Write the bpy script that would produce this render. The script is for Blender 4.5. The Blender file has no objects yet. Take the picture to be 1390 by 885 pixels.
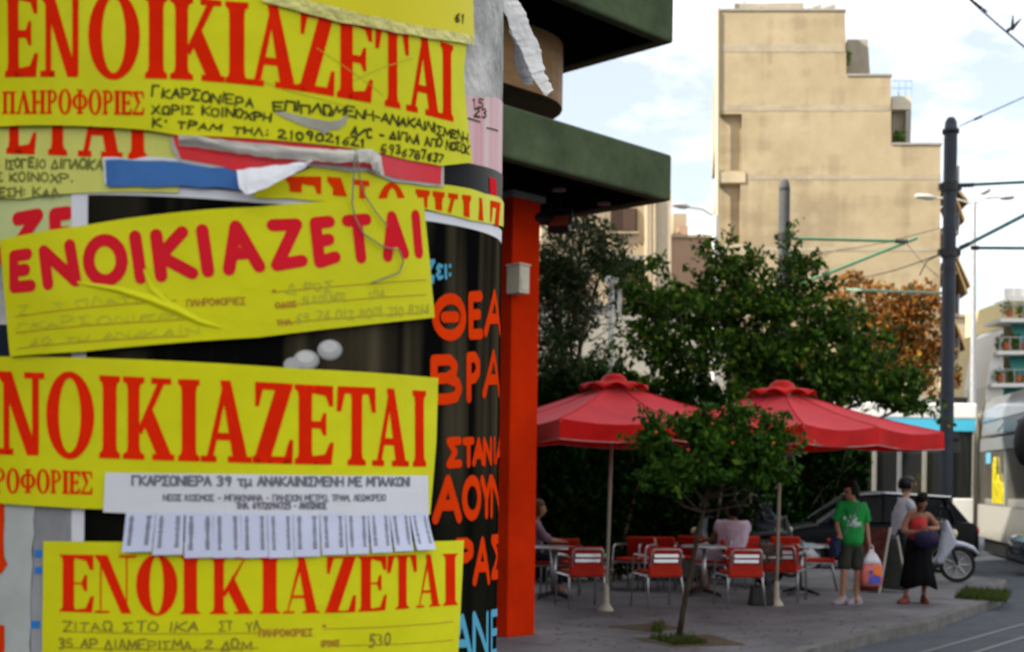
import bpy, bmesh, math, random
from mathutils import Vector, Matrix, noise
from mathutils.geometry import delaunay_2d_cdt
R_ = math.radians
rnd = random.Random(7)
scene = bpy.context.scene
COL = scene.collection

# ------------------------------------------------------------------ camera, sky, sun, exposure
F = 1750.0                       # focal length in photo pixels (photo is 1390 x 885)
CX, CY = 695.0, 646.0            # where the forward axis lands (eye level)
CAMZ = 1.7
ROLL = R_(0.8)
RIGHT = Vector((math.cos(ROLL), 0, math.sin(ROLL)))
UP = Vector((-math.sin(ROLL), 0, math.cos(ROLL)))
cd = bpy.data.cameras.new('camera')
cam = bpy.data.objects.new('camera', cd)
COL.objects.link(cam)
cd.sensor_width = 36.0
cd.lens = 36.0 * F / 1390.0
cd.shift_y = (CY - 442.5) / 1390.0
cd.clip_start = 0.05
cd.clip_end = 3000
m = Matrix.Identity(4)
for i in range(3):
    m[i][0] = RIGHT[i]; m[i][1] = UP[i]; m[i][2] = (0, -1, 0)[i]
m[2][3] = CAMZ
cam.matrix_world = m
cd.dof.use_dof = True
cd.dof.focus_distance = 2.0
cd.dof.aperture_fstop = 9.0
scene.camera = cam

SUN_AZ = Vector((-0.95, -0.312)).normalized()
SUN_EL = R_(37)
world = bpy.data.worlds.new('World')
scene.world = world
world.use_nodes = True
nt = world.node_tree
nt.nodes.clear()
wo = nt.nodes.new('ShaderNodeOutputWorld')
bg = nt.nodes.new('ShaderNodeBackground')
sky = nt.nodes.new('ShaderNodeTexSky')
sky.sky_type = 'NISHITA'
sky.sun_disc = False
sky.sun_elevation = SUN_EL
sky.sun_rotation = math.atan2(SUN_AZ.x, SUN_AZ.y)
sky.air_density = 1.0
sky.dust_density = 2.0
tc = nt.nodes.new('ShaderNodeTexCoord')
mp = nt.nodes.new('ShaderNodeMapping')
mp.inputs['Scale'].default_value = (1.0, 1.0, 2.6)
mp.inputs['Location'].default_value = (0.35, 0.1, 0.2)
ns = nt.nodes.new('ShaderNodeTexNoise')
ns.inputs['Scale'].default_value = 3.4
ns.inputs['Detail'].default_value = 7
ns.inputs['Roughness'].default_value = 0.58
cr = nt.nodes.new('ShaderNodeValToRGB')
cr.color_ramp.elements[0].position = 0.40
cr.color_ramp.elements[0].color = (0.3, 0.3, 0.3, 1)
cr.color_ramp.elements[1].position = 0.56
mx = nt.nodes.new('ShaderNodeMix')
mx.data_type = 'RGBA'
mx.inputs['B'].default_value = (8.5, 8.4, 8.2, 1)
L = nt.links.new
L(tc.outputs['Generated'], mp.inputs['Vector'])
L(mp.outputs['Vector'], ns.inputs['Vector'])
L(ns.outputs['Fac'], cr.inputs['Fac'])
L(cr.outputs['Color'], mx.inputs['Factor'])
L(sky.outputs['Color'], mx.inputs['A'])
L(mx.outputs['Result'], bg.inputs['Color'])
L(bg.outputs['Background'], wo.inputs['Surface'])
bg.inputs['Strength'].default_value = 0.11

sd = bpy.data.lights.new('sun', 'SUN')
sd.energy = 4.4
sd.angle = R_(0.53)
sd.color = (1.0, 0.92, 0.78)
sun = bpy.data.objects.new('sun', sd)
COL.objects.link(sun)
sdir = Vector((SUN_AZ.x * math.cos(SUN_EL), SUN_AZ.y * math.cos(SUN_EL), math.sin(SUN_EL)))
sun.rotation_euler = sdir.to_track_quat('Z', 'Y').to_euler()
sun.location = (-30, -10, 40)

scene.view_settings.view_transform = 'Standard'
scene.view_settings.look = 'None'
scene.view_settings.gamma = 1
scene.view_settings.exposure = 0.97
scene.render.engine = 'CYCLES'
scene.cycles.max_bounces = 6
scene.cycles.diffuse_bounces = 3
scene.cycles.use_denoising = True

# ------------------------------------------------------------------ helpers
def ray(px, py):
    u = (px - CX) / F; v = -(py - CY) / F
    return Vector((u * RIGHT.x + v * UP.x, 1.0, u * RIGHT.z + v * UP.z))
def P(px, py, Y):
    d = ray(px, py)
    return Vector((d.x * Y, Y, CAMZ + d.z * Y))
def G(px, py, z=0.0):
    d = ray(px, py)
    Y = (z - CAMZ) / d.z
    return Vector((d.x * Y, Y, z))

_mats = {}
def mat(name, col, rough=0.7, metal=0.0, var=0.0, scale=6.0, bump=0.0, bscale=None, col2=None, spec=0.22, stretch=None, coat=0.0):
    if name in _mats: return _mats[name]
    m = bpy.data.materials.new(name)
    m.use_nodes = True
    n = m.node_tree.nodes; l = m.node_tree.links
    b = n['Principled BSDF']
    b.inputs['Roughness'].default_value = rough
    b.inputs['Metallic'].default_value = metal
    b.inputs['Specular IOR Level'].default_value = spec
    if coat: b.inputs['Coat Weight'].default_value = coat
    c = (col[0], col[1], col[2], 1)
    b.inputs['Base Color'].default_value = c
    t = None
    if var or bump or col2:
        t = n.new('ShaderNodeTexCoord')
        src = t.outputs['Object']
        if stretch:
            mpn = n.new('ShaderNodeMapping'); mpn.inputs['Scale'].default_value = stretch
            l.new(src, mpn.inputs['Vector']); src = mpn.outputs['Vector']
    if var or col2:
        x = n.new('ShaderNodeTexNoise'); x.inputs['Scale'].default_value = scale
        x.inputs['Detail'].default_value = 6; x.inputs['Roughness'].default_value = 0.65
        l.new(src, x.inputs['Vector'])
        r = n.new('ShaderNodeValToRGB')
        r.color_ramp.elements[0].position = 0.32; r.color_ramp.elements[1].position = 0.68
        if col2 is None: 
            k = 1 - var
            c0 = (col[0]*k, col[1]*k, col[2]*k, 1)
            c1 = tuple(min(1, v*(1+var*0.7)) for v in col) + (1,)
        else:
            c0 = c; c1 = (col2[0], col2[1], col2[2], 1)
        r.color_ramp.elements[0].color = c0; r.color_ramp.elements[1].color = c1
        l.new(x.outputs['Fac'], r.inputs['Fac'])
        l.new(r.outputs['Color'], b.inputs['Base Color'])
    if bump:
        x2 = n.new('ShaderNodeTexNoise'); x2.inputs['Scale'].default_value = bscale or scale * 4
        x2.inputs['Detail'].default_value = 5
        l.new(src, x2.inputs['Vector'])
        bp = n.new('ShaderNodeBump'); bp.inputs['Strength'].default_value = bump
        bp.inputs['Distance'].default_value = 0.02
        l.new(x2.outputs['Fac'], bp.inputs['Height'])
        l.new(bp.outputs['Normal'], b.inputs['Normal'])
    _mats[name] = m
    return m

def leafmat(name, c1, c2, rough=0.55, trans=0.25, spec=0.1):
    if name in _mats: return _mats[name]
    m = bpy.data.materials.new(name); m.use_nodes = True
    n = m.node_tree.nodes; l = m.node_tree.links
    b = n['Principled BSDF']; o = n['Material Output']
    b.inputs['Roughness'].default_value = rough
    b.inputs['Specular IOR Level'].default_value = spec
    g = n.new('ShaderNodeNewGeometry')
    r = n.new('ShaderNodeValToRGB')
    r.color_ramp.elements[0].color = c1 + (1,); r.color_ramp.elements[1].color = c2 + (1,)
    l.new(g.outputs['Random Per Island'], r.inputs['Fac'])
    l.new(r.outputs['Color'], b.inputs['Base Color'])
    t = n.new('ShaderNodeBsdfTranslucent'); l.new(r.outputs['Color'], t.inputs['Color'])
    x = n.new('ShaderNodeMixShader'); x.inputs[0].default_value = trans
    l.new(b.outputs[0], x.inputs[1]); l.new(t.outputs[0], x.inputs[2]); l.new(x.outputs[0], o.inputs[0])
    _mats[name] = m
    return m

def link(name, me, material, parent=None):
    o = bpy.data.objects.new(name, me)
    COL.objects.link(o)
    if material is not None: me.materials.append(material)
    if parent is not None: o.parent = parent
    return o
def obj(name, bm, material, parent=None, smooth=False, world=False, bevel=0.0):
    if world and parent is not None:
        bmesh.ops.transform(bm, matrix=parent.matrix_basis.inverted(), verts=bm.verts)
    bmesh.ops.recalc_face_normals(bm, faces=bm.faces)
    me = bpy.data.meshes.new(name)
    bm.to_mesh(me); bm.free()
    if smooth:
        for p in me.polygons: p.use_smooth = True
    o = link(name, me, material, parent)
    if bevel:
        md = o.modifiers.new('bevel', 'BEVEL'); md.width = bevel; md.segments = 2; md.limit_method = 'ANGLE'
    if smooth:
        md = o.modifiers.new('ws', 'WEIGHTED_NORMAL') if False else None
    return o
def tag(o, label=None, cat=None, group=None, kind=None):
    if label: o['label'] = label
    if cat: o['category'] = cat
    if group: o['group'] = group
    if kind: o['kind'] = kind
    return o
def thing(name, label, cat, loc=(0, 0, 0), rz=0.0, group=None):
    o = bpy.data.objects.new(name, None); COL.objects.link(o)
    o.location = loc; o.rotation_euler = (0, 0, rz); o.empty_display_size = 0.2
    o.matrix_basis = Matrix.Translation(Vector(loc)) @ Matrix.Rotation(rz, 4, 'Z')
    return tag(o, label, cat, group, 'thing')
def copy_tree(o, parent=None):
    c = o.copy(); COL.objects.link(c); c.parent = parent
    for ch in [x for x in bpy.data.objects if x.parent == o]: copy_tree(ch, c)
    return c

def BM(): return bmesh.new()
def box(bm, c, s, rz=0.0, M=None):
    mt = Matrix.Translation(Vector(c)) @ Matrix.Rotation(rz, 4, 'Z') @ Matrix.Diagonal((s[0], s[1], s[2], 1))
    if M is not None: mt = M @ mt
    bmesh.ops.create_cube(bm, size=1, matrix=mt)
    return bm
def boxr(bm, x0, x1, y0, y1, z0, z1, M=None):
    return box(bm, ((x0+x1)/2, (y0+y1)/2, (z0+z1)/2), (x1-x0, y1-y0, z1-z0), M=M)
def tube(bm, pts, r, n=8, caps=True, flat=1.0):
    pts = [Vector(p) for p in pts]
    rs = r if isinstance(r, (list, tuple)) else [r] * len(pts)
    rings = []
    prevx = None
    for i, p in enumerate(pts):
        if i == 0: t = pts[1] - p
        elif i == len(pts) - 1: t = p - pts[i-1]
        else: t = (pts[i+1] - p).normalized() + (p - pts[i-1]).normalized()
        t.normalize()
        ref = Vector((0, 0, 1)) if abs(t.z) < 0.95 else Vector((0, 1, 0))
        x = t.cross(ref).normalized() if prevx is None else (prevx - t * prevx.dot(t)).normalized()
        prevx = x
        y = t.cross(x).normalized()
        rings.append([bm.verts.new(p + (x * math.cos(2*math.pi*k/n) + y * math.sin(2*math.pi*k/n) * flat) * rs[i]) for k in range(n)])
    for a, b in zip(rings, rings[1:]):
        for k in range(n):
            bm.faces.new((a[k], a[(k+1) % n], b[(k+1) % n], b[k]))
    if caps:
        bm.faces.new(rings[0][::-1]); bm.faces.new(rings[-1])
    return bm
def lathe(bm, prof, n=24, M=None):
    M = M or Matrix.Identity(4)
    rings = []
    for r, z in prof:
        if r < 1e-6: rings.append([bm.verts.new(M @ Vector((0, 0, z)))])
        else: rings.append([bm.verts.new(M @ Vector((r*math.cos(2*math.pi*k/n), r*math.sin(2*math.pi*k/n), z))) for k in range(n)])
    for a, b in zip(rings, rings[1:]):
        for k in range(n):
            k2 = (k+1) % n
            if len(a) == 1 and len(b) == 1: continue
            if len(a) == 1: bm.faces.new((a[0], b[k2], b[k]))
            elif len(b) == 1: bm.faces.new((a[k], a[k2], b[0]))
            else: bm.faces.new((a[k], a[k2], b[k2], b[k]))
    if len(rings[0]) > 1: bm.faces.new(rings[0][::-1])
    if len(rings[-1]) > 1: bm.faces.new(rings[-1])
    return bm
def prism(bm, pts, ext):
    """pts: list of 3-D points of a planar outline; ext: vector"""
    ext = Vector(ext)
    a = [bm.verts.new(Vector(p)) for p in pts]
    b = [bm.verts.new(Vector(p) + ext) for p in pts]
    bm.faces.new(a); bm.faces.new(b[::-1])
    for i in range(len(a)):
        j = (i+1) % len(a)
        bm.faces.new((a[i], b[i], b[j], a[j]))
    return bm
def ell(bm, c, r, M=None, u=12, v=8):
    mt = Matrix.Translation(Vector(c)) @ Matrix.Diagonal((r[0], r[1], r[2], 1))
    if M is not None: mt = Matrix.Translation(Vector(c)) @ M @ Matrix.Diagonal((r[0], r[1], r[2], 1))
    bmesh.ops.create_uvsphere(bm, u_segments=u, v_segments=v, radius=1, matrix=mt)
    return bm
# ------------------------------------------------------------------ common materials
M_asphalt = mat('asphalt', (0.062, 0.070, 0.086), 0.85, var=0.25, scale=3, bump=0.25, bscale=60)
M_paving = mat('paving', (0.135, 0.132, 0.142), 0.75, var=0.38, scale=1.1, bump=0.2, bscale=40)
M_kerb = mat('kerb_stone', (0.125, 0.122, 0.118), 0.85, var=0.35, scale=4, bump=0.2)
M_green = mat('green_plaster', (0.066, 0.092, 0.044), 0.9, var=0.42, scale=1.8, bump=0.35, bscale=25)
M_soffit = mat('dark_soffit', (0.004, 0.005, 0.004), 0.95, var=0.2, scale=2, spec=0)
M_red = mat('red_paint', (0.53, 0.024, 0.003), 0.7, spec=0, var=0.22, scale=1.2, bump=0.12, bscale=18)
M_black = mat('black_frame', (0.012, 0.012, 0.013), 0.5)
M_glassd = mat('dark_shop_glass', (0.01, 0.012, 0.013), 0.08, spec=0.6)
M_alu = mat('brushed_aluminium', (0.46, 0.47, 0.49), 0.36, metal=0.9, var=0.1, scale=12)
M_gal = mat('galvanised_steel', (0.42, 0.43, 0.44), 0.5, metal=0.5, var=0.15, scale=8)
M_darkmetal = mat('dark_pole_paint', (0.035, 0.042, 0.055), 0.55, var=0.25, scale=5)
M_rubber = mat('rubber', (0.015, 0.015, 0.015), 0.8)
M_bark = mat('bark', (0.11, 0.085, 0.06), 0.9, var=0.4, scale=9, bump=0.5, bscale=30)
M_soil = mat('soil', (0.075, 0.055, 0.036), 0.95, var=0.4, scale=8, bump=0.5, bscale=25)
M_skin = mat('skin', (0.36, 0.19, 0.12), 0.55, var=0.08, scale=20)
M_hair = mat('dark_hair', (0.010, 0.008, 0.006), 0.6, spec=.05)

# ------------------------------------------------------------------ ground
bm = BM()
for (x0, x1, y0, y1) in [(-1500, 1500, -300, 3000)]:
    vs = [bm.verts.new((x0, y0, -0.12)), bm.verts.new((x1, y0, -0.12)), bm.verts.new((x1, y1, -0.12)), bm.verts.new((x0, y1, -0.12))]
    bm.faces.new(vs)
tag(obj('road', bm, M_asphalt), kind='structure')

def sheet_prism(name, pts2, z0, z1, material, kind='structure'):
    bm = BM()
    prism(bm, [(x, y, z0) for x, y in pts2], (0, 0, z1 - z0))
    return tag(obj(name, bm, material), kind=kind)
kp = [G(1086, 885), G(1140, 870), G(1187, 857.6), G(1225, 851), G(1259, 845), G(1295, 832), G(1328, 820.5)]
kerb = [(-17.2, -9.8), (-5, 4.1)] + [(p.x, p.y) for p in kp] + [(7.0, 18.7), (7.35, 19.3), (7.75, 20.4), (8.7, 22.6), (8.2, 24.0), (6.5, 24.9)]
back = [(-14, 30.5), (-32, 12)]
def offset_in(pts, d):
    out = []
    for i, p in enumerate(pts):
        a = Vector(pts[max(0, i-1)]); b = Vector(pts[min(len(pts)-1, i+1)])
        t = (b - a).normalized()
        out.append((p[0] - t.y * d, p[1] + t.x * d))
    return out
inner = offset_in(kerb, 0.16)
# paving pieces: a slab (pavement) and the kerb course along its edge, butted end to end
sheet_prism('pavement', inner + back, -0.3, 0.0, None if False else M_paving)
bm = BM()
for i in range(len(kerb) - 1):
    a, b = Vector(kerb[i]), Vector(kerb[i+1]); a2, b2 = Vector(inner[i]), Vector(inner[i+1])
    L_ = (b - a).length; n = max(1, int(L_ / 0.9))
    for k in range(n):
        t0, t1 = k / n, (k + 1) / n - 0.006 / max(L_, .1)
        q = [a.lerp(b, t0), a.lerp(b, t1), a2.lerp(b2, t1), a2.lerp(b2, t0)]
        dz = 0.004 + rnd.uniform(-0.002, 0.004)
        prism(bm, [(v.x, v.y, -0.3) for v in q], (0, 0, 0.3 + dz))
tag(obj('kerb', bm, M_kerb), kind='structure')
# island that carries the poster column and the viewer
sheet_prism('traffic_island', [(-6, -8), (1.6, -8), (1.9, -2), (1.6, 3.2), (-0.2, 4.2), (-3.5, 2.4)], -0.3, 0.0, M_paving)

# paving texture: large slab joints through a brick node
def add_joints(m, sx, sy, dark):
    n = m.node_tree.nodes; l = m.node_tree.links
    b = n['Principled BSDF']
    src = b.inputs['Base Color'].links[0].from_socket
    t = n.new('ShaderNodeTexCoord')
    mpn = n.new('ShaderNodeMapping'); mpn.inputs['Rotation'].default_value = (0, 0, R_(45))
    l.new(t.outputs['Object'], mpn.inputs['Vector'])
    br = n.new('ShaderNodeTexBrick'); br.offset = 0.0
    br.inputs['Scale'].default_value = 1.0
    br.inputs['Mortar Size'].default_value = 0.010
    br.inputs['Brick Width'].default_value = sx; br.inputs['Row Height'].default_value = sy
    br.inputs['Color1'].default_value = (1, 1, 1, 1); br.inputs['Color2'].default_value = (0.86, 0.86, 0.86, 1)
    br.inputs['Mortar'].default_value = (dark, dark, dark, 1)
    l.new(mpn.outputs['Vector'], br.inputs['Vector'])
    x = n.new('ShaderNodeMix'); x.data_type = 'RGBA'; x.blend_type = 'MULTIPLY'; x.inputs['Factor'].default_value = 1
    l.new(src, x.inputs['A']); l.new(br.outputs['Color'], x.inputs['B'])
    l.new(x.outputs['Result'], b.inputs['Base Color'])
add_joints(M_paving, 0.5, 0.5, 0.55)

# tram rails and a worn line in the road
for k, (a, b) in enumerate([((1200, 900), (1420, 838)), ((1260, 905), (1430, 852))]):
    p, q = G(a[0], a[1], -0.116), G(b[0], b[1], -0.116)
    bm = BM(); d = (q - p).normalized(); s = Vector((-d.y, d.x, 0)) * 0.035
    p -= d * 10; q += d * 6
    prism(bm, [p - s, q - s, q + s, p + s], (0, 0, 0.004))
    tag(obj('tram_rail', bm, mat('rail_steel', (.10, .10, .11), .45, metal=.4)), kind='structure', group='tram rails in the road')

# ------------------------------------------------------------------ the corner building on the left
C0 = Vector((1.68, 13.9, 0)); E1 = Vector((0.7, 0.714, 0)).normalized(); E2 = Vector((-E1.y, E1.x, 0))
BANG = math.atan2(E1.y, E1.x)
bld = thing('corner_building', 'dark green corner building with projecting slabs and a red ground floor pillar', 'building', C0, BANG)
LA, LB = 46.0, 14.4
def bpart(name, boxes, material, bevel=0.0):
    bm = BM()
    for b in boxes: boxr(bm, *b)
    return obj(name, bm, material, bld, bevel=bevel)
# local axes: x along the street facade (0 = slab corner, negative towards the viewer), y inwards
def slab_fascia(z0, z1, bev=0.03):
    t = 0.14
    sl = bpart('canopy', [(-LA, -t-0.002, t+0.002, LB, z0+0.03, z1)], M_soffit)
    bm = BM()
    prism(bm, [(-LA, 0, z0), (0, 0, z0), (0, LB, z0), (-t, LB, z0), (-t, t, z0), (-LA, t, z0)], (0, 0, z1 - z0 + 0.004))
    f = obj('fascia', bm, M_green, sl, bevel=bev)
    return sl
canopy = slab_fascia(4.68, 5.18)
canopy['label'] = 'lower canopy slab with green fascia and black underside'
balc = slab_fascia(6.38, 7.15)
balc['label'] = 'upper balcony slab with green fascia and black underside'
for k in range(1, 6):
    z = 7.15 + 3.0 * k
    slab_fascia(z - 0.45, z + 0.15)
bm = BM(); boxr(bm, -0.42-1.0, -1.0, 1.0, 1.55, 0.0, 4.71)
obj('pillar', bm, M_red, bld, bevel=0.012)
bpart('pillar_cap', [(-1.46, -0.96, 0.96, 1.5, 4.64, 4.705)], mat('grey_trim', (0.2, 0.19, 0.18), 0.8))
# ground floor: dark shop window behind the pillar line
g = bpart('shop_window', [(-LA, -1.44, 1.28, 1.34, 0.35, 4.7)], M_glassd)
bpart('shop_plinth', [(-LA, -1.44, 1.2, 1.4, 0.0, 0.35)], M_black)
for k in range(6):
    x = -1.5 - k * 2.6
    bm = BM(); boxr(bm, x-0.06, x, 1.2, 1.275, 0.35, 4.7)
    obj('window_frame', bm, M_black, g)
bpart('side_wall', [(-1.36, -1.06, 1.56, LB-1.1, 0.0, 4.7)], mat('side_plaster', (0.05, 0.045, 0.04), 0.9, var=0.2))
# mezzanine between the two slabs, upper floors
M_brown = mat('brown_cladding', (0.30, 0.165, 0.065), 0.6, var=0.22, scale=2.0, stretch=(1, 1, 6))
bm = BM()
pts = [(-LA, .8, 5.72)]
for k in range(9):
    a = -math.pi/2 + k * math.pi/16
    pts.append((-1.2 + 0.8*math.cos(a), 1.6 + 0.8*math.sin(a), 5.72))
pts += [(-0.4, 2.6, 5.72), (-LA, 2.6, 5.72)]
prism(bm, pts, (0, 0, .72))
obj('mezzanine_wall', bm, M_brown, bld)
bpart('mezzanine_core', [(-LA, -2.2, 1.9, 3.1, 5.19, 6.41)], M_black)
M_upper = mat('upper_plaster', (0.34, 0.30, 0.24), 0.9, var=0.15, scale=1.0)
bpart('upper_wall', [(-LA, -1.7, 1.7, LB-1.2, 7.1, 24.5)], M_upper)
bm = BM()
for k in range(5):
    for j in range(12):
        x = -4.2 - j * 3.4
        boxr(bm, x-0.9, x+0.9, 1.66, 1.72, 7.3+3*k, 9.6+3*k)
obj('balcony_door', bm, M_glassd, bld)
bm = BM()
for k in range(5):
    z = 7.3 + 3*k
    for zz in (0.35, 0.65, 0.95): boxr(bm, -LA, -0.3, 0.3, 0.33, z+zz, z+zz+0.04)
    for j in range(20): boxr(bm, -0.35-j*2.3, -0.31-j*2.3, 0.295, 0.335, z, z+0.99)
obj('balcony_railing', bm, M_darkmetal, bld)
# soffit lights
for (px, py, Y) in [(759, 248, 13.45), (820, 281, 14.1)]:
    p = P(px, py, Y); p.z = 4.69
    bm = BM(); lathe(bm, [(0.0, 0.01), (0.07, 0.01), (0.075, 0.0), (0.075, -0.012), (0.055, -0.016), (0, -0.014)], 20, Matrix.Translation(p))
    o = obj('ceiling_light', bm, mat('frosted_lens', (0.14, 0.14, 0.13), 0.5), bld, world=True)
# meter box on the pillar
bx = thing('meter_box', 'small cream electric meter box fixed to the edge of the red pillar', 'electric box')
ctr = P(704, 380, 13.55)
bx.location = ctr - Vector((0, 0, 0.15)); bx.rotation_euler = (0, 0, BANG)
M_cream = mat('cream_plastic', (0.6, 0.55, 0.42), 0.5, var=0.1)
bm = BM(); boxr(bm, -0.075, 0.075, -0.09, 0.11, 0, 0.29); obj('case', bm, M_cream, bx, bevel=0.012)
bm = BM(); boxr(bm, -0.055, 0.055, -0.1, -0.092, 0.03, 0.17); obj('lid', bm, M_cream, bx, bevel=0.004)
bm = BM(); boxr(bm, -0.085, 0.085, -0.1, 0.11, 0.292, 0.312); obj('hood', bm, M_cream, bx, bevel=0.004)
# floodlights under the canopy
for k, (px, py, rz) in enumerate([(734, 292, R_(35)), (760, 303, R_(-20))]):
    fl = thing('floodlight', ['black floodlight tilted down at the top of the red pillar, left one', 'floodlight with a red reflection painted on its glass, right of the pillar under the canopy'][k], 'floodlight', P(px, py + 22, 13.95), rz, 'floodlights under the canopy')
    Mt = Matrix.Translation((0, 0, 0.16)) @ Matrix.Rotation(R_(-38), 4, 'X')
    bm = BM(); box(bm, (0, 0, 0), (0.24, 0.09, 0.19), M=Mt); obj('housing', bm, M_black, fl, bevel=0.012)
    bm = BM(); box(bm, (0, -0.052, 0), (0.20, 0.01, 0.15), M=Mt); obj('lens', bm, [M_glassd, mat('red_reflection_glass', (0.3, 0.05, 0.03), 0.25)][k], fl)  # second lens has a red reflection painted into its colour
    bm = BM(); tube(bm, [(-0.13, 0, 0.15), (-0.13, 0.02, 0.32), (0.13, 0.02, 0.32), (0.13, 0, 0.15)], 0.011, 6)
    tube(bm, [(0, 0.02, 0.32), (0, 0.05, 0.55)], 0.012, 6); obj('bracket', bm, M_black, fl)
# ------------------------------------------------------------------ the poster covered pole
AXD, KR = 1.25, 0.21
_a = math.atan((682 - CX) / F) - math.asin(KR)
AX, AY = AXD * math.sin(_a), AXD * math.cos(_a)
R0 = AXD * KR                   # outer radius where posters lie
RB = R0 - 0.012                 # bare pole
def cyl(px, py, off=0.0):
    """photo pixel -> (arc length, height) on the pole"""
    r = R0 - 0.006 + off
    d = ray(px, py)
    A = d.x**2 + 1; B = -2*(d.x*AX + AY); Cc = AX**2 + AY**2 - r*r
    D = B*B - 4*A*Cc
    extra = 0.0
    if D < 0:
        lo, hi = (px, 400.0)
        for _ in range(40):
            mid = (lo+hi)/2; dm = ray(mid, py)
            A = dm.x**2 + 1; B = -2*(dm.x*AX + AY); D = B*B - 4*A*Cc
            if D < 0: lo = mid
            else: hi = mid
        dd = ray(hi, py); A = dd.x**2+1; B = -2*(dd.x*AX+AY); D = max(0, B*B-4*A*Cc)
        extra = (px - hi) * 0.012
        d = dd
    Y = (-B - math.sqrt(D)) / (2*A)
    x, y = d.x*Y, Y
    th = math.atan2(x - AX, -(y - AY))
    return ((th + extra) * R0, CAMZ + d.z * Y)
def on_pole(u, z, off):
    r = R0 - 0.006 + off
    th = u / R0
    return (AX + r*math.sin(th), AY - r*math.cos(th), z)
pole = thing('poster_pole', 'thick round street pole plastered all over with torn posters', 'pole', (AX, AY, 0))
M_conc = mat('weathered_pole_skin', (0.42, 0.41, 0.40), 0.85, var=0.35, scale=14, bump=0.4)
bm = BM(); lathe(bm, [(RB+0.02, 0), (RB+0.02, 0.3), (RB, 0.32), (RB, 8.8), (RB*0.8, 9.0), (0, 9.05)], 96)
obj('shaft', bm, M_conc, pole, smooth=True)

def insub(p, q, step=0.0045):
    n = max(1, int((Vector(q) - Vector(p)).length / step))
    return [(p[0] + (q[0]-p[0])*k/n, p[1] + (q[1]-p[1])*k/n) for k in range(n)]
def pole_mesh(name, polys, hf, off, material, parent, grid=0.007):
    """polys: closed outlines in (u, z); their union becomes one thin sheet wrapped on the pole"""
    S = 100.0
    verts, edges, faces = [], [], []
    for pl in polys:
        dense = []
        for i in range(len(pl)):
            dense += insub(pl[i], pl[(i+1) % len(pl)])
        ar = sum(dense[i][0]*dense[(i+1) % len(dense)][1] - dense[(i+1) % len(dense)][0]*dense[i][1] for i in range(len(dense)))
        if ar < 0: dense = dense[::-1]
        b = len(verts)
        verts += [Vector((p[0]*S, p[1]*S)) for p in dense]
        faces.append(list(range(b, b + len(dense))))
    if grid:
        us = [v.x for v in verts]; zs = [v.y for v in verts]
        g = grid * S
        nu = int((max(us)-min(us))/g); nz = int((max(zs)-min(zs))/g)
        if nu * nz < 9000:
            for i in range(nu):
                for j in range(nz):
                    verts.append(Vector((min(us) + (i+0.5+0.25*(j % 2))*g, min(zs) + (j+0.5)*g)))
    co, ee, ff, ov, oe, of = delaunay_2d_cdt(verts, edges, faces, 0, 1e-4)
    keep = [f for f, o in zip(ff, of) if len(o)]
    used = {}
    vs, fs = [], []
    for f in keep:
        t = []
        for i in f:
            if i not in used:
                used[i] = len(vs)
                u, z = co[i].x / S, co[i].y / S
                x, y, zz = on_pole(u, z, off + hf(u, z))
                vs.append((x - AX, y - AY, zz))
            t.append(used[i])
        fs.append(t)
    me = bpy.data.meshes.new(name)
    me.from_pydata(vs, [], fs); me.update()
    for p in me.polygons: p.use_smooth = True
    o = link(name, me, material, None)
    if parent is not None:
        o.parent = parent
        if parent.type == 'EMPTY' or parent.location.length == 0:
            pass
    o.location = (0, 0, 0)
    return o

def lerp2(a, b, t): return (a[0] + (b[0]-a[0])*t, a[1] + (b[1]-a[1])*t)
def quadmap(q, off):
    """q: pixel corners TL TR BR BL -> function (s, t) with t up"""
    TL, TR, BR, BL = [cyl(p[0], p[1], off) for p in q]
    def f(s, t):
        return lerp2(lerp2(BL, BR, s), lerp2(TL, TR, s), t)
    return f

# -------- lettering: heavy roman capitals, drawn as outlines in a unit box
def ring(cx, cy, rx, ry, tx, ty, a0=0, a1=360, n=30):
    out = []
    for k in range(n):
        t0 = R_(a0 + (a1-a0)*k/n); t1 = R_(a0 + (a1-a0)*(k+1)/n)
        out.append([(cx+rx*math.cos(t0), cy+ry*math.sin(t0)), (cx+rx*math.cos(t1), cy+ry*math.sin(t1)),
                    (cx+(rx-tx)*math.cos(t1), cy+(ry-ty)*math.sin(t1)), (cx+(rx-tx)*math.cos(t0), cy+(ry-ty)*math.sin(t0))])
    return out
def stem(x0, x1, s, f=0.06):
    return [[(x0, 0), (x1, 0), (x1, f), (x1-s*0.8, f+0.03), (x1-s, f+0.1), (x1-s, 0.9-f), (x1-s*0.8, 0.97-f), (x1, 1-f), (x1, 1), (x0, 1),
             (x0, 1-f), (x0+s*0.8, 0.97-f), (x0+s, 0.9-f), (x0+s, f+0.1), (x0+s*0.8, f+0.03), (x0, f)]]
def para(xb, xt, w, y0=0.0, y1=1.0, wt=None):
    wt = w if wt is None else wt
    return [[(xb, y0), (xb+w, y0), (xt+wt, y1), (xt, y1)]]
def rect(x0, x1, y0, y1): return [[(x0, y0), (x1, y0), (x1, y1), (x0, y1)]]
def poly(*p): return [list(p)]
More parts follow.
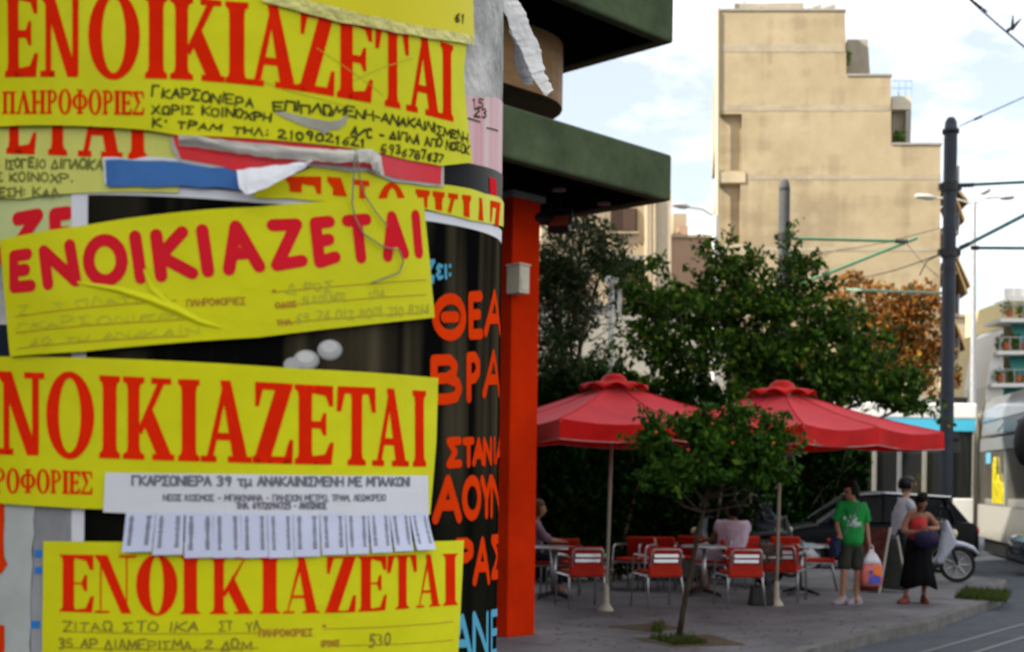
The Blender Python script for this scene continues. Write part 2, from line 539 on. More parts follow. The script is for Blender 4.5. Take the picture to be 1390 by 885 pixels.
def roman(ch, th=0.14, hb=0.09, sf=0.06):
    if ch == 'I': return stem(0, 1, 0.17, sf)
    if ch == 'E':
        return (stem(0, .54, .10, sf) + poly((.3, 1), (1, 1), (1, .74), (.9, .74), (.8, .9-hb/3), (.3, 1-hb))
                + poly((.3, 0), (.96, 0), (1.02, .28), (.92, .28), (.78, .04+hb), (.3, hb))
                + rect(.3, .7, .5-hb/2, .5+hb/2) + poly((.66, .5-hb/2), (.74, .37), (.82, .37), (.82, .65), (.74, .65), (.66, .5+hb/2)))
    if ch == 'N':
        return (para(.13, .13, th) + rect(0, .36, 0, sf+.015) + poly((0, 1), (.32, 1), (.9, .0), (.66, .0), (.13, .85), (0, 1-sf))
                + para(.77, .77, th, 0.02, 1) + rect(.6, 1.02, 1-sf-.015, 1))
    if ch == 'O': return ring(.5, .5, .5, .53, .27 if th > .06 else .33, .08 if th > .06 else .035)
    if ch == 'Θ': return ring(.5, .5, .5, .53, .27, .08) + rect(.3, .7, .45, .55)
    if ch == 'K':
        return (stem(0, .44, .10, sf) + poly((.3, .36), (.38, .3), (.86, .96), (.86-th, .96)) + rect(.58, .98, 1-sf-.015, 1)
                + poly((.40, .46), (.56, .68), (1.0, .04), (.70, .04)) + rect(.6, 1.04, 0, sf+.015))
    if ch in 'AΛ':
        o = (poly((.08, .03), (.08+th, .03), (.52, .88), (.44, .96)) + poly((.38, 1), (.60, 1), (.98, .02), (.66, .02))
             + rect(-.04, .30, 0, sf+.015) + rect(.54, 1.06, 0, sf+.015))
        if ch == 'A': o += rect(.2, .78, .27, .27+max(hb, .05))
        return o
    if ch == 'Z':
        return (rect(.06, .97, 1-hb, 1) + poly((.06, 1), (.06, .70), (.15, .70), (.24, .9), (.3, 1)) + poly((0, 0), (.4, 0), (1, 1), (.6, 1))
                + rect(0, .98, 0, hb) + poly((1, .30), (.9, .30), (.78, .08), (.7, 0), (.98, 0)))
    if ch == 'T':
        return (stem(.26, .74, .10, sf) + rect(.02, .98, 1-hb, 1) + poly((0, 1), (-.02, .68), (.09, .68), (.18, .9), (.26, 1))
                + poly((1, 1), (1.02, .68), (.91, .68), (.82, .9), (.74, 1)))
    if ch == 'Π': return stem(.02, .44, .09, sf) + stem(.56, .98, .09, sf) + rect(.1, .9, 1-hb, 1)
    if ch == 'H': return stem(0, .42, .09, sf) + stem(.58, 1, .09, sf) + rect(.2, .8, .46, .55)
    if ch == 'P': return stem(0, .5, .11, sf) + ring(.42, .735, .52, .275, .25, .08, -90, 90, 18) + rect(.3, .44, .46, .54) + rect(.3, .44, .93, 1.01)
    if ch == 'Φ': return stem(.3, .7, .1, sf) + ring(.5, .5, .5, .33, .22, .08)
    if ch == 'Σ':
        return (rect(.04, .94, 1-hb, 1) + poly((.94, 1), (.97, .7), (.87, .7), (.76, .95)) + poly((.0, 1), (.34, 1), (.66, .52), (.44, .46), (.02, .95))
                + poly((.0, .02), (.13, .02), (.62, .52), (.46, .54)) + rect(0, .96, 0, hb+.03) + poly((.96, 0), (1, .32), (.89, .32), (.76, .05)))
    return []
# -------- single stroke capitals, for hand writing, brush and rounded letters
def arc(cx, cy, rx, ry, a0, a1, n=10):
    return [(cx+rx*math.cos(R_(a0+(a1-a0)*k/n)), cy+ry*math.sin(R_(a0+(a1-a0)*k/n))) for k in range(n+1)]
ST = {
 'A': [[(0, 0), (.5, 1), (1, 0)], [(.2, .35), (.8, .35)]],
 'B': [[(0, 0), (0, 1), (.6, 1), (.8, .85), (.75, .65), (.5, .54), (0, .52)], [(.5, .54), (.9, .42), (1, .25), (.85, .05), (.5, 0), (0, 0)]],
 'Γ': [[(0, 0), (0, 1), (.9, 1)]],
 'Δ': [[(0, 0), (.5, 1), (1, 0), (0, 0)]],
 'E': [[(.95, 1), (0, 1), (0, 0), (1, 0)], [(0, .52), (.75, .52)]],
 'Z': [[(0, 1), (1, 1), (0, 0), (1, 0)]],
 'H': [[(0, 0), (0, 1)], [(1, 0), (1, 1)], [(0, .5), (1, .5)]],
 'Θ': [arc(.5, .5, .5, .5, 90, 450, 18), [(.28, .5), (.72, .5)]],
 'I': [[(.5, 0), (.5, 1)]],
 'K': [[(0, 0), (0, 1)], [(.95, 1), (.05, .48), (1, 0)]],
 'Λ': [[(0, 0), (.5, 1), (1, 0)]],
 'M': [[(0, 0), (.1, 1), (.5, .3), (.9, 1), (1, 0)]],
 'N': [[(0, 0), (0, 1), (1, 0), (1, 1)]],
 'O': [arc(.5, .5, .5, .5, 90, 450, 18)],
 'Π': [[(0, 0), (0, 1), (1, 1), (1, 0)]],
 'P': [[(0, 0), (0, 1), (.6, 1), (.95, .85), (.95, .62), (.6, .48), (0, .46)]],
 'Σ': [[(.95, 1), (0, 1), (.55, .52), (0, 0), (1, 0)]],
 'T': [[(0, 1), (1, 1)], [(.5, 1), (.5, 0)]],
 'Y': [[(0, 1), (.5, .48), (1, 1)], [(.5, .48), (.5, 0)]],
 'Φ': [[(.5, 0), (.5, 1)], arc(.5, .5, .5, .28, 0, 360, 16)],
 'X': [[(0, 0), (1, 1)], [(0, 1), (1, 0)]],
 'Ψ': [[(.5, 0), (.5, 1)], [(0, 1), (.05, .5), (.5, .35), (.95, .5), (1, 1)]],
 'Ω': [[(0, 0), (.35, 0), (.05, .5), (.25, .95), (.5, 1), (.75, .95), (.95, .5), (.65, 0), (1, 0)]],
 'C': [arc(.55, .5, .5, .5, 50, 310, 12)],
 '0': [arc(.5, .5, .45, .5, 90, 450, 16)], '1': [[(.2, .75), (.55, 1), (.55, 0)]],
 '2': [[(.05, .8), (.3, 1), (.75, .95), (.85, .7), (0, 0), (1, 0)]],
 '3': [[(.05, .95), (.6, 1), (.85, .75), (.4, .53), (.9, .3), (.6, 0), (.05, .05)]],
 '4': [[(.7, 0), (.7, 1), (0, .3), (1, .3)]], '5': [[(.9, 1), (.15, 1), (.1, .55), (.6, .6), (.9, .3), (.6, 0), (.05, .05)]],
 '6': [[(.8, 1), (.3, .75), (.05, .3), (.4, 0), (.85, .2), (.7, .5), (.1, .4)]], '7': [[(0, 1), (.95, 1), (.35, 0)]],
 '8': [arc(.5, .74, .36, .26, 0, 360, 12), arc(.5, .24, .45, .25, 0, 360, 12)],
 '9': [[(.85, .6), (.5, .5), (.15, .7), (.4, 1), (.85, .9), (.85, .5), (.6, 0)]],
 'ζ': [[(.1, 1), (.9, 1), (.2, .5), (.3, .15), (.8, .1), (.7, -.2)]], 'ε': [[(.9, .68), (.4, .75), (.15, .58), (.5, .4), (.1, .2), (.4, 0), (.95, .08)]],
 'ι': [[(.5, .72), (.5, .1), (.75, 0)]], 'τ': [[(0, .7), (1, .7)], [(.5, .7), (.5, .05), (.75, 0)]], 'μ': [[(0, -.25), (.05, .7)], [(.05, .15), (.4, 0), (.8, .2), (.85, .7)], [(.85, .1), (1, 0)]],
 ':': [[(.5, .15), (.5, .22)], [(.5, .65), (.5, .72)]], '-': [[(.1, .45), (.9, .45)]], '/': [[(0, 0), (1, 1)]], "'": [[(.5, .8), (.6, 1)]],
 '.': [[(.4, 0), (.45, .04)]], ',': [[(.5, .08), (.4, -.15)]], '_': [[(0, 0), (1, 0)]],
}
def capsule_polys(pts, w):
    out = []
    for a, b in zip(pts, pts[1:]):
        d = Vector((b[0]-a[0], b[1]-a[1]))
        if d.length < 1e-6: d = Vector((1e-6, 0))
        d.normalize(); n = Vector((-d.y, d.x)) * w
        ang = math.atan2(n.y, n.x)
        p = [(a[0]+w*math.cos(ang+math.pi*k/5), a[1]+w*math.sin(ang+math.pi*k/5)) for k in range(6)]
        p += [(b[0]+w*math.cos(ang+math.pi+math.pi*k/5), b[1]+w*math.sin(ang+math.pi+math.pi*k/5)) for k in range(6)]
        out.append(p)
    return out
def line_polys(pts, w):      # thin marker lines: plain quads
    out = []
    for a, b in zip(pts, pts[1:]):
        d = Vector((b[0]-a[0], b[1]-a[1]))
        if d.length < 1e-7: continue
        d.normalize(); n = Vector((-d.y, d.x)) * w; e = d * w * 0.7
        out.append([(a[0]-e.x+n.x, a[1]-e.y+n.y), (a[0]-e.x-n.x, a[1]-e.y-n.y), (b[0]+e.x-n.x, b[1]+e.y-n.y), (b[0]+e.x+n.x, b[1]+e.y+n.y)])
    return out
NARROW = {'I': .35, '1': .6, ':': .4, "'": .35, '.': .35, ',': .35, ' ': .6, 'ι': .45, 'M': 1.25, 'Ω': 1.1, '-': .7}
def text_polys(txt, pixquad, off, w, caps=False, jit=0.0, gap=0.32, seed=1):
    """stroke text filling a pixel quad TL TR BR BL"""
    rr = random.Random(seed)
    f = quadmap(pixquad, off)
    tot = sum(NARROW.get(c, 1.0) + gap for c in txt) - gap
    x = 0.0; out = []
    for c in txt:
        cw = NARROW.get(c, 1.0)
        x0 = x / tot; x1 = (x + cw) / tot
        x += cw + gap
        if c == ' ': continue
        dy = rr.uniform(-jit, jit); sc = 1 + rr.uniform(-jit, jit); sh = rr.uniform(-jit, jit)
        for pl in ST.get(c, []):
            q = []
            for (gx, gy) in pl:
                q.append(f(x0 + (x1-x0)*(gx + sh*gy + rr.uniform(-jit, jit)*.7), dy + gy*sc + rr.uniform(-jit, jit)*.5))
            out += (capsule_polys if caps else line_polys)(q, w*(rr.uniform(.7, 1.15) if jit else 1))
    return out
def glyph_polys(ch, q, off, **k):
    f = quadmap(q, off)
    return [[f(x, y) for x, y in p] for p in roman(ch, **k)]
def tab(tbl, x):
    if x <= tbl[0][0]:
        a, b = tbl[0], tbl[1]
    elif x >= tbl[-1][0]:
        a, b = tbl[-2], tbl[-1]
    else:
        for a, b in zip(tbl, tbl[1:]):
            if a[0] <= x <= b[0]: break
    return a[1] + (b[1]-a[1]) * (x-a[0]) / (b[0]-a[0])

def wrinkle(seed, amp, sc=14.0):
    v = Vector((seed*7.31, seed*3.17, seed*1.7))
    def h(u, z):
        p = Vector((u*sc, z*sc, 0)) + v
        return amp * (0.6*noise.noise(p) + 0.4*abs(noise.noise(p*2.3)))
    return h
def rag(pts, amp, seed, step=0.012):
    """torn edge: jitter an outline given in pixels"""
    rr = random.Random(seed); out = []
    for i in range(len(pts)):
        a, b = pts[i], pts[(i+1) % len(pts)]
        n = max(1, int(math.hypot(b[0]-a[0], b[1]-a[1]) / (step*1600)))
        for k in range(n):
            t = k/n
            j = amp if k else amp*0.3
            out.append((a[0]+(b[0]-a[0])*t + rr.uniform(-j, j), a[1]+(b[1]-a[1])*t + rr.uniform(-j, j)))
    return out
def px_poly(pts, off): return [cyl(x, y, off) for x, y in pts]

def paper(name, col, seed=0, gloss=0.45, var=0.07, back=0.0):
    m = mat(name, col, gloss, var=var, scale=7, bump=0.2, bscale=13, spec=0.12)
    return m
M_yel = paper('yellow_paper', (0.67, 0.665, 0.007), var=.11)
M_yelpale = paper('faded_yellow_paper', (0.64, 0.65, 0.15), var=0.14)
M_white = paper('white_paper', (0.70, 0.71, 0.76))
M_whiteb = paper('bluish_white_paper', (0.62, 0.66, 0.84))
M_offw = paper('torn_grey_paper', (0.50, 0.49, 0.46), var=0.28)
M_inkred = mat('red_ink', (0.76, 0.022, 0.004), 0.5, spec=0, var=0.08, scale=9, bump=0.2, bscale=22)
M_inkcrim = mat('crimson_ink', (0.70, 0.018, 0.030), 0.5, spec=0, var=0.08, scale=9)
M_inkor = mat('orange_red_ink', (0.74, 0.045, 0.004), 0.5, spec=0, var=0.1, scale=9)
M_inkblk = mat('black_marker', (0.06, 0.06, 0.02), 0.6, spec=0)
M_inkgrey = mat('pencil_grey', (0.46, 0.45, 0.05), 0.6, spec=0)
M_inkthin = mat('brown_form_ink', (0.42, 0.2, 0.015), 0.6)
M_print = mat('printed_grey', (0.16, 0.16, 0.2), 0.6)

def poster(name, label, outline, off, material, seed, amp=0.0005, group=None, grid=0.007, cat='poster'):
    t = thing(name, label, cat, (AX, AY, 0), 0, group)
    h = wrinkle(seed, amp)
    s = pole_mesh('sheet', outline if isinstance(outline[0], list) else [outline], h, off, material, t, grid)
    return t, h
def ink(name, polys, h, off, material, t):
    return pole_mesh(name, polys, h, off + 0.00035, material, t, None)
GY = 'yellow for rent posters'

# --- theatre poster: white border, dark picture, red and blue lettering
o = 0.002
t, h = poster('theatre_poster', 'black theatre poster with white border and red Greek lettering, half covered by yellow sheets', px_poly([(97, 250), (350, 263), (578, 287), (684, 314), (730, 320), (730, 900), (730, 960), (97, 960)], o), o, M_white, 3)
def curtain_mat():
    m = mat('dark_curtain_print', (0.006, 0.006, 0.006), 0.3, spec=0.0)
    n = m.node_tree.nodes; l = m.node_tree.links; b = n['Principled BSDF']
    tcn = n.new('ShaderNodeTexCoord'); mpn = n.new('ShaderNodeMapping'); mpn.inputs['Scale'].default_value = (26, 26, 1.2)
    x = n.new('ShaderNodeTexNoise'); x.inputs['Scale'].default_value = 1.0; x.inputs['Detail'].default_value = 3
    r = n.new('ShaderNodeValToRGB'); r.color_ramp.elements[0].position = .42; r.color_ramp.elements[1].position = .72
    r.color_ramp.elements[0].color = (0.004, 0.004, 0.004, 1); r.color_ramp.elements[1].color = (0.085, 0.070, 0.042, 1)
    l.new(tcn.outputs['Object'], mpn.inputs['Vector']); l.new(mpn.outputs['Vector'], x.inputs['Vector']); l.new(x.outputs['Fac'], r.inputs['Fac'])
    # the print gets plain black below and to the left
    s = n.new('ShaderNodeSeparateXYZ'); l.new(tcn.outputs['Object'], s.inputs['Vector'])
    mr = n.new('ShaderNodeMapRange'); mr.inputs['From Min'].default_value = 1.66; mr.inputs['From Max'].default_value = 1.74
    l.new(s.outputs['Z'], mr.inputs['Value'])
    mr2 = n.new('ShaderNodeMapRange'); mr2.inputs['From Min'].default_value = -0.06; mr2.inputs['From Max'].default_value = 0.06
    l.new(s.outputs['X'], mr2.inputs['Value'])
    mu = n.new('ShaderNodeMath'); mu.operation = 'MULTIPLY'; l.new(mr.outputs[0], mu.inputs[0]); l.new(mr2.outputs[0], mu.inputs[1])
    ma = n.new('ShaderNodeMath'); ma.operation = 'MULTIPLY_ADD'; ma.inputs[1].default_value = 0.85; ma.inputs[2].default_value = 0.15; l.new(mu.outputs[0], ma.inputs[0])
    xx = n.new('ShaderNodeMix'); xx.data_type = 'RGBA'; xx.inputs['A'].default_value = (0.004, 0.005, 0.004, 1)
    l.new(ma.outputs[0], xx.inputs['Factor']); l.new(r.outputs['Color'], xx.inputs['B']); l.new(xx.outputs['Result'], b.inputs['Base Color'])
    return m
pole_mesh('picture', [px_poly([(120, 265), (350, 276), (578, 300), (676, 325), (722, 330), (722, 600), (722, 960), (112, 960)], o)], h, o + 0.0004, curtain_mat(), t)
red = []
bw = 0.0046
def brush(ch, q, w=bw, bold=False): return text_polys(ch, q, o, w, caps=True, jit=0.0)
for ch, x0, x1, y0, y1 in [('Θ', 590, 628, 406, 456), ('E', 638, 652, 403, 454), ('A', 658, 677, 400, 451),
                           ('B', 588, 622, 489, 542), ('P', 635, 648, 485, 540), ('A', 656, 676, 481, 534),
                           ('Σ', 608, 623, 599, 630), ('T', 629, 640, 599, 630), ('A', 642, 654, 599, 628), ('N', 656, 665, 598, 628), ('I', 667, 672, 597, 626), ('A', 672, 681, 597, 626),
                           ('A', 590, 622, 652, 704), ('O', 629, 649, 652, 700), ('Y', 653, 664, 651, 698), ('N', 666, 677, 650, 697),
                           ('P', 620, 639, 737, 776), ('A', 643, 662, 735, 788), ('Σ', 667, 678, 732, 780)]:
    red += brush(ch, [(x0, y0), (x1, y0-1), (x1, y1-1), (x0, y1)], bw if y1-y0 > 38 else 0.0035)
ink('red_lettering', red, h, o + 0.0006, M_inkor, t)
M_ltblue = mat('light_blue_ink', (0.10, 0.38, 0.55), 0.4, spec=0)
blu = []
for ch, x0, x1, y0, y1 in [('A', 612, 638, 838, 892), ('N', 642, 660, 834, 888), ('E', 666, 676, 832, 886)]:
    blu += brush(ch, [(x0, y0), (x1, y0-1), (x1, y1-1), (x0, y1)], 0.0035)
ink('small_lettering', text_polys('ζει:', [(580, 355), (611, 354), (611, 377), (580, 379)], o, 0.0016), h, o + 0.0006, M_ltblue, t)
ink('blue_lettering', blu, h, o + 0.0006, M_ltblue, t)
dots = []
for cx, cy, rx, ry in [(447, 475, 17, 14), (415, 489, 18, 14), (397, 496, 13, 11)]:
    dots.append(px_poly([(cx+rx*math.cos(R_(a)), cy+ry*math.sin(R_(a))) for a in range(0, 360, 15)], o))
ink('printed_white_beads', dots, h, o + 0.0006, mat('bead_print', (0.26, 0.26, 0.26), 0.4, var=0.15, scale=25), t)
dots = []
for cx, cy, rx, ry in [(446.5, 473.5, 15.5, 12), (414.5, 487.5, 16, 12), (396.5, 494.5, 11, 9)]:
    dots.append(px_poly([(cx+rx*math.cos(R_(a)), cy+ry*math.sin(R_(a))) for a in range(0, 360, 15)], o))
ink('printed_white_beads', dots, h, o + 0.0009, mat('bead_print_mid', (0.42, 0.42, 0.415), 0.4, var=0.15, scale=40), t)
dots = [px_poly([(cx+rx*math.cos(R_(a)), cy+ry*math.sin(R_(a))) for a in range(0, 360, 15)], o) for cx, cy, rx, ry in [(446, 471, 11, 8), (414, 485, 11.5, 8)]]
ink('printed_white_beads', dots, h, o + 0.0012, mat('bead_print_light', (0.58, 0.58, 0.57), 0.4, var=0.15, scale=40), t)

# --- paper fragments underneath
def scrap(label, pts, off, material, seed, amp=0.0005, ragged=2.0, name='paper_scrap'):
    return poster(name, label, px_poly(rag(pts, ragged, seed) if ragged else pts, off), off, material, seed, amp, 'paper scraps on the pole', cat='paper scrap')
t, h = scrap('stained whitish paper scrap with dark smudges beside the edge of the top yellow posters', [(600, -60), (725, -60), (728, 150), (600, 150)], 0.001, mat('smudged_paper', (0.16, 0.16, 0.165), 0.8, col2=(0.60, 0.59, 0.57), scale=16, bump=0.4), 11)
M_pink = mat('pink_streaked_paper', (0.62, 0.30, 0.33), 0.6, col2=(0.68, 0.58, 0.58), scale=30, stretch=(1.5, 1.5, 0.08))
t, h = scrap('pinkish paper scrap with handwritten numbers right of the top yellow poster', [(590, 128), (715, 134), (720, 250), (590, 236)], 0.0016, M_pink, 12)
ink('handwriting', text_polys('15', [(641, 134), (657, 136), (657, 147), (641, 145)], .002, .0009, jit=.05) + text_polys('23', [(644, 147), (661, 149), (661, 160), (644, 158)], .002, .0009, jit=.05)
    + line_polys(px_poly([(632, 160), (652, 166)], .002), .0007) + line_polys(px_poly([(661, 174), (676, 178)], .002), .0007), h, .0017, M_inkblk, t)
t, h = scrap('black glossy paper scrap under the bottom right corner of the top yellow poster', [(560, 205), (690, 236), (735, 244), (735, 312), (560, 280)], 0.0022, mat('black_paper', (0.012, 0.012, 0.013), 0.3, spec=.02, var=0.3, scale=12), 13)
ink('red_mark', [px_poly([(664, 241), (673, 243), (674, 266), (665, 264)], .0024)], h, .0024, M_inkcrim, t)
t, h = scrap('faded lime poster scrap with two rounded red letters at the left edge', [(-60, 268), (97, 258), (97, 345), (-60, 350)], 0.0010, mat('lime_washed_paper', (0.55, 0.62, 0.27), 0.5, var=0.15, scale=8), 14, ragged=1)
ink('lettering', text_polys('Z', [(22, 297), (50, 292), (44, 345), (12, 349)], .0024, .0052, caps=True) + text_polys('E', [(73, 291), (92, 289), (98, 345), (76, 347)], .0024, .0052, caps=True)
    + text_polys('A', [(-40, 305), (-6, 300), (-2, 350), (-44, 350)], (.0024), .0052, caps=True), h, .0011, M_inkcrim, t)
t, h = scrap('dark blue black scrap showing below the tilted rounded letter poster at left', [(-60, 440), (40, 440), (40, 500), (-60, 500)], 0.0012, mat('blueblack_paper', (0.012, 0.018, 0.03), 0.3), 15, ragged=1)
t, h = scrap('pale grey paper scrap down the lower left side of the pole', [(-70, 660), (48, 660), (42, 830), (38, 960), (-70, 960)], 0.0024, mat('pale_grey_paper', (0.48, 0.52, 0.50), 0.6, var=0.2, scale=9), 16)
ink('red_edge', [px_poly(rag([(-30, 680), (6, 680), (6, 755), (10, 765), (2, 778), (-30, 780)], 1, 3), .0028), px_poly([(-30, 846), (6, 848), (6, 950), (-30, 950)], .0028)], h, .0026, M_inkor, t)
t, h = scrap('grey smudged strip with blue marks left of the bottom yellow poster', [(46, 655), (98, 655), (98, 960), (40, 960), (42, 830)], 0.0018, mat('smudged_strip', (0.33, 0.34, 0.36), 0.7, var=0.35, scale=14, stretch=(1, 1, .4)), 17)
for q in ([(47, 746), (57, 746), (57, 756), (47, 756)], [(47, 769), (57, 769), (57, 778), (47, 778)], [(41, 842), (54, 842), (54, 852), (41, 852)]): ink('blue_mark', [px_poly(q, .0022)], h, .0019, mat('marker_blue', (0.02, 0.2, 0.6), .5), t)
poster_edge = scrap('ragged white paper core showing along the torn edge of the blue strip', [(140, 213), (240, 216), (300, 225), (330, 229), (338, 250), (250, 250), (142, 250)], 0.0044, M_white, 19, ragged=3.0)
t, h = scrap('deep blue torn poster strip with a white torn upper edge', [(143, 217), (240, 220), (330, 232), (345, 258), (250, 252), (144, 254)], 0.0050, mat('blue_poster_paper', (0.08, 0.24, 0.60), .6, spec=.05, col2=(0.04, 0.11, 0.30), scale=5), 18, ragged=2.2)

# --- row of older yellow posters
HEAD1 = [('E', 7, 51), ('N', 55, 112), ('O', 120, 190), ('I', 197, 227), ('K', 231, 302), ('I', 306, 337), ('A', 339, 402), ('Z', 405, 454), ('E', 457, 505), ('T', 510, 554), ('A', 553, 596), ('I', 598, 615)]
def headline(letters, base, top, off, **k):
    out = []
    for ch, x0, x1 in letters:
        q = [(x0, tab(top, x0)), (x1, tab(top, x1)), (x1, tab(base, x1)), (x0, tab(base, x0))]
        out += glyph_polys(ch, q, off, **k)
    return out
# older sheet at the left, only its lower right part shows
o = 0.0032
t, h = poster('rent_poster', 'older pale yellow rent poster peeping out at left below the top one', px_poly([(-90, 80), (240, 88), (243, 262), (60, 265), (30, 270), (-90, 276)], o), o, M_yelpale, 21, group=GY)
ink('headline', headline([('E', 9, 49), ('T', 52, 106), ('A', 108, 163), ('I', 174, 200)], [(9, 209), (78, 211), (135, 214), (190, 217)], [(9, 104), (190, 106)], o), h, o, M_inkred, t)
ink('handwriting', text_polys('IΣOΓEIO ΔIΠΛOKA', [(8, 217), (141, 219), (139, 231), (8, 229)], o, .0009, jit=.1) + text_polys('HΣ KOINOXP.', [(-14, 236), (100, 237), (100, 248), (-14, 247)], o, .0009, jit=.1)
    + text_polys('ΘEΣH: KAΛ', [(-10, 257), (80, 256), (80, 266), (-10, 268)], o, .0009, jit=.1), h, o, M_inkgrey if False else mat('olive_marker', (0.16, 0.17, 0.03), .6), t)
scrap('ragged grey white paper core under the edge of the bright red remnant', [(232, 170), (420, 172), (606, 204), (602, 254), (535, 247), (500, 233), (425, 226), (330, 241), (298, 231), (244, 221), (233, 200)], .0050, M_offw, 20, ragged=2.6)
# red torn sheet under the top poster
o = 0.0056
t, h = scrap('bright red torn poster remnant hanging below the top yellow poster', [(228, 168), (420, 170), (603, 200), (599, 250), (535, 242), (500, 228), (425, 222), (330, 236), (300, 226), (246, 216), (238, 196)], o, mat('red_poster_paper', (0.72, 0.03, 0.03), .6, spec=0, col2=(0.70, 0.08, 0.10), scale=6), 22, ragged=1.6)
# second yellow row, right part
o = 0.0036
t, h = poster('rent_poster', 'narrow torn yellow rent poster strip above the white edge of the theatre poster', px_poly(rag([(345, 268), (392, 240), (425, 227), (491, 232), (544, 244), (594, 250), (640, 257), (678, 268), (690, 275), (690, 420), (345, 400)], 2.2, 5), o) if False else
    px_poly(rag([(345, 257), (392, 240), (425, 227), (491, 232), (544, 244), (594, 250), (640, 257), (678, 268), (690, 275), (712, 279), (712, 322), (684, 308), (640, 300), (578, 284), (460, 274), (345, 268)], 1.0, 5), o), o, M_yel, 23, group=GY)
SB = [(390, 262), (445, 266), (511, 274), (580, 284), (640, 298), (690, 314)]
# upper halves of the letters only: the sheet is cut off below
full = headline([('E', 388, 436), ('N', 444, 500), ('O', 510, 554), ('I', 564, 583), ('K', 587, 622), ('I', 627, 639), ('A', 643, 660), ('Z', 664, 679)],
                [(388, 338), (500, 345), (580, 354), (640, 362), (680, 372)], [(388, 240), (445, 240), (511, 247), (566, 257), (590, 260), (640, 266), (680, 276)], o)
cutl = [cyl(x, y - 1.5, o) for x, y in SB]
def clip_above(pl):
    out = []
    def lim(u):
        for a, b in zip(cutl, cutl[1:]):
            if u <= b[0] or b is cutl[-1]:
                return a[1] + (b[1]-a[1]) * (u-a[0]) / max(1e-9, b[0]-a[0])
    n = len(pl)
    dense = []
    for i in range(n): dense += insub(pl[i], pl[(i+1) % n], 0.002)
    prev = dense[-1]
    for p in dense:
        ia = p[1] >= lim(p[0]); ib = prev[1] >= lim(prev[0])
        if ia != ib: out.append(((p[0]+prev[0])/2, lim((p[0]+prev[0])/2)))
        if ia: out.append(p)
        prev = p
    return out if len(out) > 2 else None
clipped = [c for c in (clip_above(p) for p in full) if c]
ink('headline', clipped, h, o, M_inkor, t)

# --- big yellow poster at the top
o = 0.0068
t, h = poster('rent_poster', 'topmost big yellow rent poster with tall red roman capitals and black handwriting', px_poly([(-90, -60), (636, -60), (634, 55), (630, 100), (633, 150), (638, 190), (641, 221), (598, 225.5), (552, 217), (511, 207), (465, 200), (400, 193), (350, 189), (242, 184), (202, 177), (0, 172), (-90, 173)], o), o, M_yel, 31, 0.0007, GY)
ink('headline', headline(HEAD1, [(-20, 105.5), (70, 105), (155, 106), (213, 107), (265, 109), (320, 114), (370, 119), (430, 127), (482, 137), (532, 145.5), (578, 157), (608, 164)],
    [(-20, -12), (150, -9), (210, -7), (265, -1), (320, 3), (370, 8), (430, 15.5), (482, 24), (532, 34), (575, 48), (608, 60)], o), h, o, M_inkred, t)
b2 = [(0, 155), (100, 155), (200, 157)]; t2 = [(0, 125), (100, 122), (200, 125)]
W2 = [('Π', 1.0), ('Λ', 1.0), ('H', 1.05), ('P', .8), ('O', .95), ('Φ', 1.1), ('O', .95), ('P', .8), ('I', .45), ('E', .8), ('Σ', .85)]
def spread(W, x0, x1):
    tot = sum(w for _, w in W); x = x0; out = []
    for ch, w in W:
        ww = (x1-x0)*w/tot; out.append((ch, x, x+ww*0.94)); x += ww
    return out
ink('subtitle', headline(spread(W2, 3, 197), b2, t2, o, th=.15), h, o, M_inkred, t)
hw = (text_polys('ΓKAPΣONIEPA', [(208, 120), (345, 133), (344, 146), (207, 133)], o, .0008, jit=.13, seed=2)
      + text_polys('EΠIΠΛΩMENH-ANAKAINIΣMENH', [(372, 138), (635, 183), (634, 194), (371, 150)], o, .0009, jit=.13, gap=.2, seed=3)
      + text_polys('XΩPIΣ KOINOXPH', [(207, 143), (368, 154), (367, 165), (207, 154)], o, .0008, jit=.1, seed=4)
      + text_polys('A/C - ΔIΠΛA AΠO NOΣOK', [(476, 173), (637, 199), (636, 210), (475, 184)], o, .0009, jit=.13, gap=.24, seed=5)
      + text_polys("K' TPAM", [(208, 163), (300, 169), (299, 178), (208, 173)], o, .0008, jit=.13, seed=6)
      + text_polys("THΛ: 2109021621", [(318, 172), (495, 190), (494, 201), (317, 182)], o, .0008, jit=.13, seed=7)
      + text_polys("6936787637", [(518, 196), (602, 211), (600, 222), (517, 207)], o, .0009, jit=.13, seed=8))
ink('handwriting', hw, h, o, M_inkblk, t)
# shade of folds painted as thin darker lines, and a tear
slit = [(372, 153), (386, 153), (404, 157), (425, 162), (448, 166), (462, 163), (473, 155), (469, 168), (460, 176), (449, 177), (440, 183), (433, 177), (414, 173), (399, 166), (386, 161)]
ink('tear', [px_poly(rag(slit, 1.2, 4), o)], h, o + .0003, mat('grey_torn_core', (0.42, 0.41, 0.34), .8, var=.3, scale=18), t)
cre = line_polys(px_poly([(352, 110), (390, 124), (480, 148)], o), .0003) + line_polys(px_poly([(480, 110), (520, 92), (560, 80)], o), .0003) + line_polys(px_poly([(430, 66), (520, 130)], o), .00025)
ink('crease_shade_lines', cre, h, o, mat('crease_shade', (0.45, 0.44, 0.02), .6), t)

